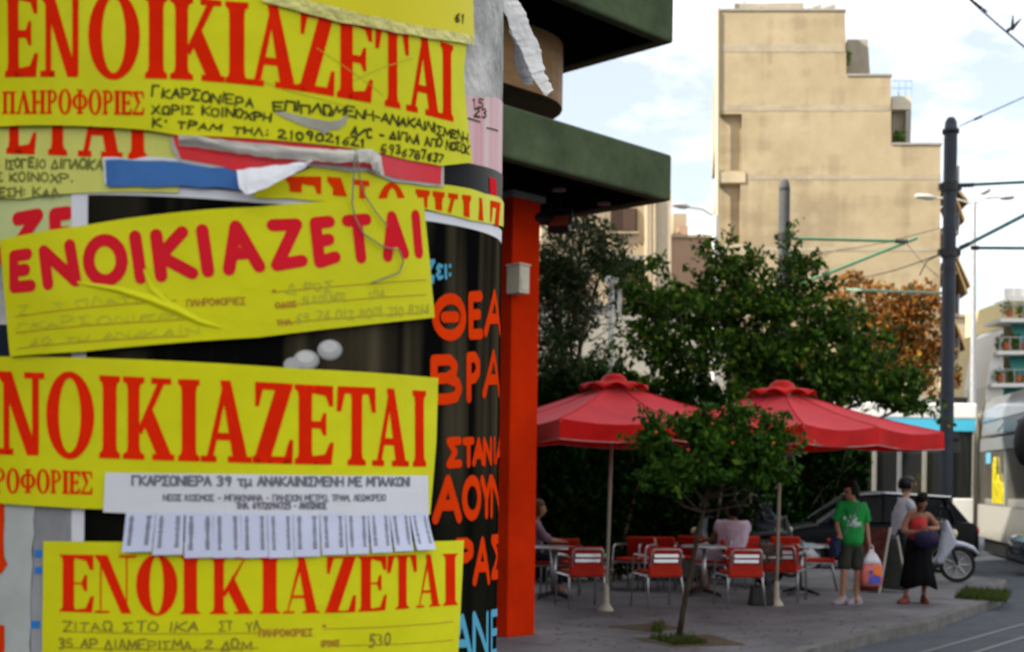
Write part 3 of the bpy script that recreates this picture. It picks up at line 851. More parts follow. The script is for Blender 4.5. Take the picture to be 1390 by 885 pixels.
# sheet above it and the tape that holds the joint
o = 0.0082
t, h = poster('rent_poster', 'upper yellow sheet overlapping the topmost rent poster at the top edge', px_poly([(330, -60), (641, -60), (643, 30), (644, 51), (560, 38), (480, 20), (420, 4), (330, -18)], o), o, mat('deep_yellow_paper', (0.70, 0.62, 0.0), .4, var=.08, scale=6), 33, group=GY)
ink('handwriting', text_polys('61', [(618, 19), (630, 21), (629, 32), (617, 30)], o, .0009), h, o, M_inkblk, t)
t, h = scrap('strip of pale yellowed sticky tape across the joint of the two top yellow sheets', [(360, -12), (420, 2), (480, 17), (560, 34), (645, 50), (644, 62), (560, 48), (480, 34), (420, 20), (356, 2)], 0.0095, mat('old_tape', (0.72, 0.68, 0.22), .3, var=.2, scale=30, bump=.5), 34, ragged=1.5, name='tape_strip')

# --- tilted poster with rounded letters
o = 0.0080
t, h = poster('rent_poster', 'tilted yellow rent poster with rounded crimson letters in the middle of the pole', px_poly([(0, 326), (115, 306), (176, 296), (288, 284), (350, 281), (575, 269), (590, 431), (350, 458), (115, 477), (14, 484)], o), o, M_yel, 41, 0.0008, GY)
RL = [('E', (12, 341), (46, 338), (50, 395), (13, 397)), ('N', (53, 334), (102, 326), (110, 388), (59, 393)), ('O', (112, 321), (170, 317), (175, 386), (115, 390)),
      ('I', (176, 315), (191, 313), (199, 384), (184, 385)), ('K', (205, 312), (256, 308), (268, 378), (212, 382)), ('I', (268, 306), (281, 305), (290, 375), (275, 376)),
      ('A', (292, 302), (348, 299), (359, 369), (304, 373)), ('Z', (363, 299), (409, 298), (417, 361), (369, 367)), ('E', (421, 296), (455, 294), (462, 356), (427, 363)),
      ('T', (464, 293), (504, 291), (510, 355), (470, 359)), ('A', (515, 289), (548, 286), (556, 351), (519, 355)), ('I', (560, 286), (568, 285), (572, 350), (564, 351))]
rp = []
for ch, a, b, c, d in RL:
    w = .0046; k = 7.0
    if ch == 'I': q = [(a[0], a[1]+k), (b[0], b[1]+k), (c[0], c[1]-k), (d[0], d[1]-k)]
    else: q = [(a[0]+k, a[1]+k), (b[0]-k, b[1]+k), (c[0]-k, c[1]-k), (d[0]+k, d[1]-k)]
    rp += text_polys(ch, q, o, w, caps=True)
ink('headline', rp, h, o, M_inkcrim, t)
fl_ = []
for a, b in [((22, 430), (240, 408)), ((22, 452), (250, 434)), ((24, 473), (255, 456)), ((370, 397), (578, 380)), ((374, 416), (578, 400)), ((376, 439), (580, 424))]:
    fl_ += line_polys(px_poly([a, b], o), .0003)
fl_ += text_polys('ΠΛHPOΦOPIEΣ', [(254, 407), (333, 404), (333, 413), (254, 416)], o, .0005) + text_polys('OΔOΣ', [(374, 411), (402, 409), (402, 416), (374, 418)], o, .0005) + text_polys('THΛ.', [(376, 435), (398, 433), (398, 440), (376, 442)], o, .0005)
fl_ += capsule_polys(px_poly([(371, 395), (373, 395)], o), .0012)
ink('form_lines', fl_, h, o, M_inkthin, t)
ink('handwriting', text_polys('Δ POΣ', [(390, 385), (450, 380), (450, 393), (390, 397)], o, .0005, jit=.2) + text_polys('N KOΣMOΣ', [(412, 402), (470, 396), (470, 408), (412, 413)], o, .0005, jit=.15) + text_polys('104', [(500, 396), (522, 393), (522, 404), (500, 407)], o, .0005, jit=.1)
    + text_polys('69 74 012 8001 210 8764', [(402, 426), (582, 413), (582, 425), (402, 439)], o, .0006, jit=.1)
    + text_polys('Zωντ ΠΛATEIA', [(25, 416), (230, 399), (230, 408), (25, 427)], o, .0004, jit=.2) + text_polys('ΓKAPΣONIEPA', [(25, 440), (260, 422), (260, 432), (25, 450)], o, .0004, jit=.2) + text_polys('40 τμ ANAKAIN', [(40, 460), (270, 444), (270, 454), (40, 470)], o, .0004, jit=.2), h, o, M_inkgrey, t)
# raised fold across the sheet
fold_pts = [(106, 384), (160, 394), (205, 408), (240, 422), (270, 437), (300, 445)]
def ridge(pts, off, wid, hgt):
    """a pinched fold: three rows of points, the middle one raised"""
    uv = px_poly(pts, off); vs = []; fs = []
    for i, (u, z) in enumerate(uv):
        a = Vector(uv[max(0, i-1)]); b = Vector(uv[min(len(uv)-1, i+1)]); d = (b-a).normalized(); nn = Vector((-d.y, d.x))
        f = math.sin(math.pi * (0.08 + 0.84*i/(len(uv)-1)))
        for k, (s, hh) in enumerate([(-wid*f, 0.0002), (0, hgt*f), (wid*1.6*f, 0.0002)]):
            x, y, zz = on_pole(u + nn.x*s, z + nn.y*s, off + 0.0005 + hh)
            vs.append((x-AX, y-AY, zz))
    for i in range(len(uv)-1):
        for k in range(2): fs.append((3*i+k, 3*i+k+1, 3*i+k+4, 3*i+k+3))
    return vs, fs
def ridge_obj(name, pts, off, wid, hgt, material, t):
    fine = []
    for a, b in zip(pts, pts[1:]):
        for k in range(4): fine.append((a[0]+(b[0]-a[0])*k/4, a[1]+(b[1]-a[1])*k/4))
    fine.append(pts[-1])
    vs, fs = ridge(fine, off, wid, hgt)
    me = bpy.data.meshes.new(name); me.from_pydata(vs, [], fs); me.update()
    return link(name, me, material, t)
ridge_obj('fold', fold_pts, o, .0026, .0016, M_yel, t)
ridge_obj('fold', [(196, 366), (205, 392), (222, 408), (236, 414)], o, .0022, .0008, M_yel, t)

# --- third poster
o = 0.0058
t, h = poster('rent_poster', 'straight yellow rent poster behind the white tear-off note, with tall red roman capitals', px_poly([(-90, 480), (0, 484), (400, 500), (595, 513), (592, 600), (584, 698), (300, 694), (112, 690), (0, 683), (-90, 682)], o), o, M_yel, 51, 0.0005, GY)
ink('headline', headline([('E', -62, -8), ('N', -2, 59), ('O', 63, 128), ('I', 135, 163), ('K', 167, 234), ('I', 242, 271), ('A', 275, 338), ('Z', 343, 398), ('E', 400, 452), ('T', 458, 509), ('A', 507, 552), ('I', 560, 578)],
    [(-60, 615), (28, 617), (150, 622), (205, 624), (257, 626), (306, 627), (370, 629), (426, 630), (484, 631), (530, 633), (570, 633)],
    [(-60, 501), (28, 505), (95, 507), (150, 510), (257, 515), (306, 516), (370, 519), (426, 523), (484, 525), (530, 527), (570, 530)], o), h, o, M_inkred, t)
ink('subtitle', headline(spread(W2, -68, 127), [(-60, 668), (60, 669), (127, 671)], [(-60, 634), (60, 637), (127, 640)], o, th=.15), h, o, M_inkred, t)

# --- white note with tear-off tabs
o = 0.0080
t, h = poster('tear_off_note', 'white typed note with a fringe of tear-off phone number tabs', px_poly([(143, 641), (300, 643), (450, 645), (581, 645), (582, 700), (430, 698), (260, 699), (200, 697), (140, 695)], o), o, M_white, 61, 0.0004, cat='notice')
pr = (text_polys('ΓKAPΣONIEPA 39 τμ ANAKAINIΣMENH ME MΠAΛKONI', [(180, 646), (556, 648), (556, 659), (180, 658)], o, .00085, gap=.22)
      + text_polys('NEOΣ KOΣMOΣ - MΠAKNANA - ΠΛHΣION METPO, TPAM, ΛEΩΦOPEIO', [(222, 671), (523, 671), (523, 679), (222, 679)], o, .0005, gap=.22)
      + text_polys('THΛ. 6972094725 - ANTΩNIOΣ', [(321, 682), (443, 682), (443, 690), (321, 690)], o, .0006, gap=.22))
ink('typed_text', pr, h, o, M_print, t)
TX = [(171, 166, 206), (212, 207, 248), (252, 250, 290), (290, 290, 328), (327, 328, 364), (363, 365, 399), (398, 400, 435), (434, 437, 470), (469, 472, 501), (500, 504, 532), (529, 535, 560), (556, 563, 588), ]
for k, (xt, xb0, xb1) in enumerate(TX):
    xt1 = TX[k+1][0] - 0.6 if k+1 < len(TX) else 580
    if k == 1: xt1 = 250
    yb = [749, 753, 757, 757, 757, 757, 755.5, 753, 752, 750, 748, 746][k]
    out = [0.0015, 0.001, 0, 0, 0, 0, 0, .0003, .0006, .001, .002, .004][k]
    q = [(xt, 696), (xt1, 696), (xb1, yb - 1), (xb0, yb)]
    uv = [cyl(p[0], p[1], o) for p in q]
    z_top = uv[0][1]
    hh = (lambda out, zt: (lambda u, z: out * max(0, (zt - z) / 0.035) ** 2))(out, z_top)
    s = pole_mesh('tab', [uv], hh, o + (0.0002 if k % 2 else 0), M_whiteb, t, 0.007)
    f = quadmap(q, o)
    tp = []
    for cxx, sd_ in ((0.22, 1), (0.8, 2)):
        for rowk in range(11):
            yy = 0.88 - rowk * 0.07
            rr = random.Random(k*50 + rowk + sd_)
            ww = rr.uniform(.05, .09)
            tp.append([f(cxx-ww, yy), f(cxx+ww, yy), f(cxx+ww*rr.uniform(.5, 1), yy+.045), f(cxx-ww, yy+.045)])
    x = pole_mesh('printed_number', tp, hh, o + .0005, M_print, s, None)

# --- bottom poster with high contrast capitals
o = 0.0052
t, h = poster('rent_poster', 'lowest yellow rent poster with bold high contrast red capitals, under the tabs', px_poly([(59, 734), (200, 735), (420, 735), (630, 733), (626, 810), (622, 890), (620, 980), (56, 980)], o), o, M_yel, 71, 0.0005, GY)
H7 = [('E', 81, 127), ('N', 129, 184), ('O', 185, 241), ('I', 245, 272), ('K', 285, 340), ('I', 352, 380), ('A', 386, 431), ('Z', 441, 483), ('E', 486, 524), ('T', 526, 565), ('A', 566, 596), ('I', 601, 621)]
ink('headline', headline(H7, [(81, 829), (155, 832), (260, 833), (370, 832), (460, 831), (505, 829), (545, 826), (580, 823), (611, 821)],
    [(81, 752), (155, 753), (260, 755), (370, 756), (460, 755), (545, 753), (611, 751)], o, th=.035, hb=.03, sf=.022), h, o, M_inkred, t)
fl_ = []
for a, b in [((86, 856), (360, 858)), ((86, 878), (350, 879)), ((440, 853), (615, 843)), ((450, 876), (615, 868))]:
    fl_ += line_polys(px_poly([a, b], o), .0003)
fl_ += text_polys('ΠΛHPOΦOPIEΣ', [(352, 854), (424, 853), (424, 862), (352, 863)], o, .0006) + text_polys('OPOΦOΣ', [(436, 869), (461, 868), (461, 876), (436, 877)], o, .0005) + capsule_polys(px_poly([(439, 849), (441, 849)], o), .0012)
ink('form_lines', fl_, h, o, M_inkthin, t)
ink('handwriting', text_polys('ZITAΩ ΣTO IKA', [(86, 843), (270, 843), (268, 855), (86, 855)], o, .0007, jit=.1) + text_polys('ΣT ΞYΛ', [(298, 843), (352, 843), (352, 855), (298, 855)], o, .0007, jit=.1)
    + text_polys('35 AP ΔIAMEPIΣMA, 2 ΔΩM', [(80, 866), (340, 868), (340, 880), (80, 878)], o, .0007, jit=.12) + text_polys('530', [(502, 861), (530, 860), (529, 875), (501, 876)], o, .0008, jit=.1), h, o, mat('olive_pen', (0.25, 0.2, 0.02), .6), t)

# --- curled remnants that stand off the pole
def ribbon(name, label, rows, off0, material, thick=0.0005):
    """curled paper: rows of (px_left, py_left, px_right, py_right, depth_left, depth_right), creased and ragged"""
    rr = random.Random(len(rows)*7 + int(rows[0][0])); vs = []; fs = []; n = 8; K = 5
    fine = []
    for a, b in zip(rows, rows[1:]):
        for k in range(K): fine.append([a[i] + (b[i]-a[i])*k/K for i in range(6)])
    fine.append(list(rows[-1]))
    for j, (ax, ay, bx_, by, da, db) in enumerate(fine):
        a = P(ax + rr.uniform(-1.3, 1.3), ay + rr.uniform(-1, 1), da); b = P(bx_ + rr.uniform(-1.6, 1.6), by + rr.uniform(-1, 1), db)
        for k in range(n):
            t_ = k/(n-1)
            p = a.lerp(b, t_)
            q = Vector((j*.31, t_*1.7, rows[0][1]))
            p.y += -.0012*math.sin(math.pi*t_) + .0016*noise.noise(q) + .0006*abs(noise.noise(q*2.6))
            vs.append((p.x-AX, p.y-AY, p.z))
    for i in range(len(fine)-1):
        for k in range(n-1): fs.append((i*n+k, i*n+k+1, (i+1)*n+k+1, (i+1)*n+k))
    me = bpy.data.meshes.new('strip'); me.from_pydata(vs, [], fs); me.update()
    t = thing(name, label, 'torn paper', (AX, AY, 0), 0, 'curled paper remnants')
    o_ = link('strip', me, material, t)
    md = o_.modifiers.new('thick', 'SOLIDIFY'); md.thickness = thick
    return t
Dp = 1.235
ribbon('paper_strip', 'long curled white paper strip hanging off the right side of the pole top', [(662, -30, 690, -34, 1.2, Dp), (668, -6, 699, -8, 1.21, Dp+.01), (687, 22, 711, 14, Dp, Dp+.02), (695, 48, 719, 40, Dp+.01, Dp+.03),
    (706, 66, 733, 62, Dp+.02, Dp+.035), (713, 84, 735, 78, Dp+.02, Dp+.04), (722, 104, 739, 98, Dp+.02, Dp+.04), (733, 122, 746, 114, Dp+.03, Dp+.04), (741, 130, 750, 124, Dp+.03, Dp+.04)], 0, mat('crumpled_white_paper', (0.74, 0.73, 0.72), .75, var=.12, scale=25, bump=.2))
ribbon('paper_strip', 'short grey paper strip curling behind the long white one', [(690, 40, 706, 36, Dp+.03, Dp+.05), (697, 62, 716, 56, Dp+.03, Dp+.05), (699, 84, 719, 78, Dp+.035, Dp+.05), (702, 98, 722, 96, Dp+.035, Dp+.055), (710, 112, 724, 108, Dp+.04, Dp+.055), (716, 118, 723, 116, Dp+.04, Dp+.055)], 0, mat('grey_crumpled_paper', (0.36, 0.36, 0.38), .8, var=.3, scale=40))
def dpt(px, extra=-0.014):
    u, z = cyl(px, 400, 0); x, y, zz = on_pole(u, z, 0.0); return y + extra
ribbon('paper_strip', 'rolled grey paper edge peeling along the bottom of the top yellow poster', [(243, 183, 244, 197, dpt(243), dpt(243, -.010)), (300, 190, 300, 205, dpt(300), dpt(300, -.01)), (360, 196, 360, 214, dpt(360), dpt(360, -.01)), (420, 202, 420, 219, dpt(420), dpt(420, -.012)), (460, 204, 462, 221, dpt(460), dpt(460, -.012)),
    (500, 202, 497, 221, dpt(500), dpt(500, -.014)), (511, 206, 503, 222, dpt(508), dpt(505, -.014)), (518, 214, 506, 230, dpt(514), dpt(507, -.014)), (522, 238, 514, 236, dpt(518), dpt(514, -.012))], 0, mat('grey_roll', (0.62, 0.60, 0.53), .8, var=.14, scale=20))
ribbon('paper_strip', 'white folded paper flap pointing down beside the blue torn strip', [(321, 231, 326, 256, dpt(321), dpt(321, -.02)), (345, 228, 336, 265, dpt(345), dpt(336, -.024)), (380, 224, 372, 250, dpt(380), dpt(372, -.022)), (405, 221, 402, 234, dpt(405), dpt(402, -.018)), (424, 219, 423, 221, dpt(424), dpt(423, -.015))], 0, M_white)
wire = thing('thin_wire', 'thin grey wire looped over the tilted yellow poster', 'wire', (AX, AY, 0))
bm = BM()
def wpt(px, py, o_=.0115):
    u, z = cyl(px, py, o_); return on_pole(u, z, o_)
tube(bm, [wpt(*p) for p in [(482, 205), (480, 240), (478, 277), (483, 298), (494, 318), (520, 335), (543, 341), (548, 355), (542, 370), (505, 384)]], .0007, 5)
tube(bm, [wpt(*p) for p in [(484, 205), (488, 240), (494, 263), (510, 288), (526, 307)]], .0006, 5)
bmesh.ops.translate(bm, vec=(-AX, -AY, 0), verts=bm.verts)
obj('strand', bm, mat('wire_grey', (0.2, 0.19, 0.15), .5, metal=.5), wire)
# ------------------------------------------------------------------ background buildings
def plane_pt(px, py, p0, n):
    d = ray(px, py); c = Vector((0, 0, CAMZ))
    t = (p0 - c).dot(n) / d.dot(n)
    return c + d * t
# tall stepped building with a blank party wall
TB0 = P(975, 640, 55.0); TBA = R_(-7.6)
tdir = Vector((math.cos(TBA), math.sin(TBA), 0)); tn = Vector((math.sin(TBA), -math.cos(TBA), 0))
inw = -tn
tb = thing('tall_apartment_building', 'tall stepped apartment building with a blank tan side wall and roof terraces', 'building', (TB0.x, TB0.y, 0))
def tan_mat():
    m = mat('tan_render', (0.33, 0.265, 0.165), 0.92, col2=(0.42, 0.34, 0.225), scale=0.6, bump=0.3, bscale=9)
    n = m.node_tree.nodes; l = m.node_tree.links; b = n['Principled BSDF']
    src = b.inputs['Base Color'].links[0].from_socket
    tcn = n.new('ShaderNodeTexCoord')
    mpn = n.new('ShaderNodeMapping'); mpn.inputs['Scale'].default_value = (0.18, 0.18, 1.1)
    x = n.new('ShaderNodeTexNoise'); x.inputs['Scale'].default_value = 1.0; x.inputs['Detail'].default_value = 5
    l.new(tcn.outputs['Object'], mpn.inputs['Vector']); l.new(mpn.outputs['Vector'], x.inputs['Vector'])
    mp2 = n.new('ShaderNodeMapping'); mp2.inputs['Scale'].default_value = (1.6, 1.6, 0.12)
    x2 = n.new('ShaderNodeTexNoise'); x2.inputs['Scale'].default_value = 1.0; x2.inputs['Detail'].default_value = 4
    l.new(tcn.outputs['Object'], mp2.inputs['Vector']); l.new(mp2.outputs['Vector'], x2.inputs['Vector'])
    ad = n.new('ShaderNodeMath'); ad.operation = 'ADD'; l.new(x.outputs['Fac'], ad.inputs[0]); l.new(x2.outputs['Fac'], ad.inputs[1])
    r = n.new('ShaderNodeValToRGB'); r.color_ramp.elements[0].position = .78; r.color_ramp.elements[1].position = 1.22 if False else 1.0
    r.color_ramp.elements[0].color = (.80, .79, .78, 1); r.color_ramp.elements[1].color = (1.04, 1.04, 1.02, 1)
    l.new(ad.outputs[0], r.inputs['Fac'])
    mu = n.new('ShaderNodeMix'); mu.data_type = 'RGBA'; mu.blend_type = 'MULTIPLY'; mu.inputs['Factor'].default_value = 1
    l.new(src, mu.inputs['A']); l.new(r.outputs['Color'], mu.inputs['B']); l.new(mu.outputs['Result'], b.inputs['Base Color'])
    return m
M_tan = tan_mat()
M_band = mat('concrete_band', (0.46, 0.385, 0.265), 0.9, var=0.15, scale=1.2)
M_greyconc = mat('grey_concrete', (0.33, 0.31, 0.27), 0.9, var=0.2, scale=1.5)
M_terr = mat('terrace_render', (0.36, 0.32, 0.25), 0.9, var=0.2, scale=1.5)
def tp(px, py, back=0.0): return plane_pt(px, py, TB0 + inw * back, tn)
def tprism(name, pts, depth, material, parent, back=0.0):
    bm = BM(); prism(bm, [tp(x, y, back) for x, y in pts], inw * depth)
    return obj(name, bm, material, parent, world=True if parent is tb else False)
GY0 = 760
w = tprism('party_wall', [(974, GY0), (972, 430), (1003, 430), (1004, 348), (973, 348), (973, 330), (1005, 330), (1005, 250), (974, 250), (974, 232), (1007, 232), (1007, 155), (975, 155), (976, 15), (1147, 12), (1149, 101.5), (1209, 103.5), (1210, 197), (1277, 197), (1274, GY0)], 12.0, M_tan, tb)
for y0, y1 in [(155, 232), (250, 330), (348, 430)]:
    tprism('recess_panel', [(975.5, y1-.3), (1006, y1-.3), (1006, y0+.3), (975.5, y0+.3)], 3.0, M_tan, tb, back=0.32)
for (xa, xb, y) in [(974.5, 1149, 12.6), (1150, 1211, 101), (1211, 1279, 194.5)]:
    tprism('coping', [(xa, y+2.3), (xb, y+2.3), (xb, y-.6), (xa, y-.6)], 0.35, M_greyconc, tb, back=-0.05)
for y in (236, 334):
    tprism('ring_beam', [(971, y+12), (1012, y+12), (1012, y-2), (971, y-2)], 0.3, M_band, tb, back=-0.06)
tprism('penthouse_block', [(1149.5, 100), (1181, 100), (1178, 54), (1150, 54)], 5.0, M_terr, tb, back=2.0)
tprism('terrace_block', [(1211, 196), (1234, 196), (1235, 150), (1211, 150)], 4.0, M_terr, tb, back=1.4)
tprism('terrace_parapet', [(1211, 149), (1237, 149), (1237, 131), (1211, 131)], 1.0, M_cream, tb, back=1.0)
tprism('terrace_column', [(1229, 196), (1236, 196), (1237, 150), (1230, 150)], 0.4, M_greyconc, tb, back=0.9)
tprism('roof_block', [(997, 13.5), (1091, 12.5), (1091, 4.5), (997, 5.5)], 3.0, M_terr, tb, back=1.0)
M_rail = mat('pale_blue_railing', (0.25, 0.42, 0.6), .5)
bm = BM()
for a, b in [((1211, 110), (1238, 110)), ((1238, 110), (1237, 131)), ((1220, 110), (1220, 131)), ((1229, 110), (1229, 131)), ((1211, 120), (1238, 120))]:
    tube(bm, [tp(*a, 1.0), tp(*b, 1.0)], .025, 5)
obj('terrace_railing', bm, M_rail, tb, world=True)
bm = BM()
for (x0, y0, s) in [(1108, 8, 1), (1126, 8, 1.2)]:
    a = tp(x0-7*s, y0+2, 1.5); b = tp(x0+6*s, y0-2, 1.5)
    tube(bm, [a, b], .16, 10)
obj('water_tank', bm, mat('white_tank', (.8, .8, .8), .3), tb, world=True)
for x, y0, y1 in [(975, 14, -30), (1010, 5, -14), (1099, 12, -12)]:
    bm = BM(); tube(bm, [tp(x, y0, .6), tp(x, y1, .6)], .045, 5)
    tube(bm, [tp(x-6, y1+4, .6), tp(x+6, y1+4, .6)], .03, 4)
    obj('antenna_mast', bm, M_gal, tb, world=True)
bm = BM(); tube(bm, [tp(973, 700, -.05), tp(974, 15, -.05)], .09, 8); obj('drain_pipe', bm, mat('pipe_cream', (.62, .54, .38), .6), tb, world=True)
# street side of the tall building: balconies and sun awnings seen edge on
M_awn = mat('brown_awning', (0.30, 0.2, 0.09), .8, var=.2, scale=4)
for y in (255, 318, 372, 430, 487):
    a = tp(1277, y, .6)
    bm = BM(); prism(bm, [a, a + tdir*0.75, a + tdir*0.75 + Vector((0, 0, .14)), a + Vector((0, 0, .14))], inw*7)
    s = obj('balcony', bm, M_band, tb, world=True)
    bm = BM(); prism(bm, [a + tdir*.72 + Vector((0, 0, .14)), a + tdir*.76 + Vector((0, 0, .14)), a + tdir*.76 + Vector((0, 0, .95)), a + tdir*.72 + Vector((0, 0, .95))], inw*7)
    obj('railing', bm, M_gal, tb, world=True)
for (x0, y0, x1, y1) in [(1296, 250, 1315, 272), (1297, 262, 1310, 297), (1297, 341, 1317, 386), (1296, 350, 1314, 395), (1296, 432, 1312, 470)]:
    a, b = tp(x0, y0, .3), tp(x1, y1, .3)
    bm = BM(); prism(bm, [a, b, b + Vector((0, 0, -.12)), a + Vector((0, 0, -.12))], inw*3.2)
    obj('awning', bm, M_awn, tb, world=True)
M_bandfaint = mat('faint_floor_band', (0.37, 0.315, 0.225), 0.92, var=.22, scale=.9)
for xa, xb, ya, yb in [(977, 1147, 60, 71), (977, 1208, 143, 151), (1013, 1276, 238, 244), (1013, 1275, 336, 341)]:
    tprism('floor_band', [(xa, yb), (xb, yb), (xb, ya), (xa, ya)], 0.05, M_bandfaint, tb, back=-.012)
# plants on the terrace
def leaves(pts, size, seed, flat=0.35, up=0.0):
    rr = random.Random(seed)
    vs = []; fs = []
    for p in pts:
        a = Vector((rr.gauss(0, 1), rr.gauss(0, 1), rr.gauss(0, 1))).normalized()
        n = Vector((rr.gauss(0, 1), rr.gauss(0, 1), rr.gauss(0, 1) + up)).normalized()
        b = a.cross(n).normalized()
        s = size * rr.uniform(.6, 1.35); w_ = s * flat
        k = len(vs)
        vs += [p - a*s*.5, p + b*w_*.5 - a*s*.05, p + a*s*.5, p - b*w_*.5 - a*s*.05]
        fs.append((k, k+1, k+2, k+3))
    return vs, fs
def leaf_obj(name, pts, size, seed, material, parent, flat=.5, up=0.0, world=True):
    vs, fs = leaves(pts, size, seed, flat, up)
    if world and parent is not None: vs = [v - parent.location for v in vs]
    me = bpy.data.meshes.new(name); me.from_pydata([tuple(v) for v in vs], [], fs); me.update()
    return link(name, me, material, parent)
def blob_pts(c, r, n, seed, holes=0.0, hs=1.6, shell=0.35):
    rr = random.Random(seed); out = []
    c = Vector(c); sd_ = Vector((seed*1.3, seed*2.1, seed*.7))
    tries = 0
    while len(out) < n and tries < n*14:
        tries += 1
        v = Vector((rr.gauss(0, 1), rr.gauss(0, 1), rr.gauss(0, 1))).normalized() * (rr.random() ** shell)
        p = Vector((c.x + v.x*r[0], c.y + v.y*r[1], c.z + v.z*r[2]))
        q = noise.noise(p*hs + sd_)
        edge = v.length + 0.45*noise.noise(p*hs*.8 - sd_)
        if edge > 0.98: continue
        if q < holes - 0.5: continue
        out.append(p)
    return out
M_plant = leafmat('balcony_plant', (0.05, 0.11, 0.02), (0.16, 0.24, 0.05))
leaf_obj('terrace_plant', blob_pts(tp(1220, 186, .9), (.32, .3, .3), 90, 3), .22, 3, M_plant, tb)
leaf_obj('terrace_plant', blob_pts(tp(1152, 80, 1.0), (.1, .3, .4), 40, 4), .2, 4, M_plant, tb)

def front_box(name, x0, y0, x1, y1, Y, depth, material, parent, grow=0.0):
    a, b, c, d = P(x0, y1, Y), P(x1, y1, Y), P(x1, y0, Y), P(x0, y0, Y)
    bm = BM(); prism(bm, [a, b, c, d], (0, depth, 0))
    return obj(name, bm, material, parent, world=True)
# cream house with a brown shuttered window, left of the lamp
M_house = mat('cream_house_render', (0.42, 0.335, 0.225), .9, var=.14, scale=.8)
M_peach = mat('peach_render', (0.43, 0.285, 0.195), .9, var=.12, scale=.8)
M_shut = mat('brown_shutter', (0.055, 0.03, 0.022), .6)
h1 = thing('cream_house', 'cream rendered house with a dark brown shuttered window above the tree tops', 'building', (P(860, 640, 44).x, 44, 0))
front_box('wall', 735, 262, 905, 740, 44, 9, M_house, h1)
front_box('pier', 876, 258, 911, 740, 43.7, .29, mat('pale_pier', (.56, .46, .33), .9, var=.1), h1)
wd = front_box('window', 829, 283, 865, 314, 43.93, .2, M_shut, h1)
front_box('shutter', 846, 285, 863, 313, 43.88, .045, mat('brown_shutter_light', (.09, .055, .04), .6), h1)
front_box('sill', 827, 314.3, 867, 316.5, 43.85, .14, M_band, h1)
front_box('cornice', 735, 346, 875.5, 352, 43.8, .19, M_greyconc, h1)
front_box('roof_tank', 906, 262, 912, 274, 45, .5, mat('tank_white', (.75, .74, .7), .5), h1)
for x in (879, 889): 
    bm = BM(); tube(bm, [P(x, 262, 43.6), P(x, 420, 43.6)], .05, 6); obj('drain_pipe', bm, M_band, h1, world=True)
h2 = thing('peach_building', 'low peach rendered building between the cream house and the tall building', 'building', (P(930, 640, 47).x, 47, 0))
front_box('wall', 885, 322, 974, 740, 47, 9, M_peach, h2)
front_box('parapet', 885, 318.5, 974, 322, 46.9, .4, M_band, h2)
front_box('stair_block', 914, 290, 932, 318, 48, 3, M_house, h2)
front_box('chimney', 921, 307, 934, 318.3, 47.3, .6, M_peach, h2)
h3 = thing('garden_wall', 'greyish white boundary wall half hidden by bushes behind the parasols', 'wall', (P(820, 640, 36).x, 36, 0))
front_box('wall', 690, 415, 985, 735, 36, .4, mat('greywhite_wall', (.32, .30, .26), .9, col2=(.42, .39, .34), scale=1.2), h3)
front_box('coping', 690, 411, 985, 414.8, 35.9, .6, M_greyconc, h3)
h4 = thing('pale_apartment_building', 'pale apartment building glimpsed between the two green slabs', 'building', (P(700, 640, 62).x, 62, 0))
front_box('wall', 560, 118, 741, 740, 62, 10, mat('pale_yellow_render', (.55, .45, .28), .9, var=.1), h4)
front_box('balcony', 700, 113, 760, 121, 61, .95, M_house, h4)
front_box('window', 731, 127, 737, 140, 61.9, .08, M_shut, h4)
front_box('window', 715, 127, 722, 150, 61.9, .08, M_shut, h4)
# far bright block with balconies, right edge
h5 = thing('balcony_apartment_building', 'sunny apartment building with white plant filled balconies at the right edge', 'building', (P(1380, 640, 62).x, 62, 0))
M_yw = mat('pale_yellow_wall', (.62, .52, .30), .9, var=.1)
M_wht = mat('white_paint', (.78, .77, .74), .7, var=.06)
M_teal = mat('teal_awning', (.06, .26, .24), .8)
front_box('wall', 1362, 443, 1560, 740, 63.5, 10, M_yw, h5)
front_box('setback_wall', 1376, 404, 1560, 443, 66, 7, M_yw, h5)
front_box('roof_edge', 1370, 404, 1560, 408, 64.5, 2, M_wht, h5)
for k, (xl, y) in enumerate([(1358, 432), (1354, 476), (1346, 520), (1340, 566)]):
    s = front_box('balcony', xl, y, 1560, y+5, 61.5, 2.2, M_wht, h5)
    bm = BM()
    for q in range(9):
        x = xl + 3 + q*14; tube(bm, [P(x, y, 61.6), P(x, y-18, 61.6)], .03, 5)
    tube(bm, [P(xl+2, y-18, 61.6), P(1560, y-18, 61.6)], .03, 5)
    obj('railing', bm, M_gal, h5, world=True)
    leaf_obj('plant', sum([blob_pts(P(xl + 8 + j*19 + rnd.uniform(-4, 4), y - 8 - rnd.uniform(0, 6), 61.8), (.3, .25, .42), 70, 40+k*7+j) for j in range(4)], []), .2, 9+k, M_plant, h5)
    if k < 3:
        bm = BM(); a = P(xl+14, y+7, 62.5); b = P(1560, y+7, 62.5)
        prism(bm, [a, b, b + Vector((0, -.7, -1.0)), a + Vector((0, -.7, -1.0))], (0, .03, .03)); obj('awning', bm, M_teal, h5, world=True)
    bm = BM()
    for j in range(3):
        p = P(xl + 12 + j*24, y - 2, 61.7); lathe(bm, [(.13, 0), (.19, .3), (0, .3)], 10, Matrix.Translation(p))
    obj('flower_pot', bm, mat('terracotta', (.45, .13, .05), .8), h5, world=True)
bm = BM()
prism(bm, [P(1338, 560, 62), P(1362, 560, 62), P(1362, 445, 62), P(1352, 452, 62), P(1344, 490, 62), P(1338, 525, 62)], (0, 3, 0)); obj('curved_end', bm, M_wht, h5, world=True)
bm = BM()
for x in (1371, 1383): tube(bm, [P(x, 404, 66), P(x, 392, 66)], .3, 8)
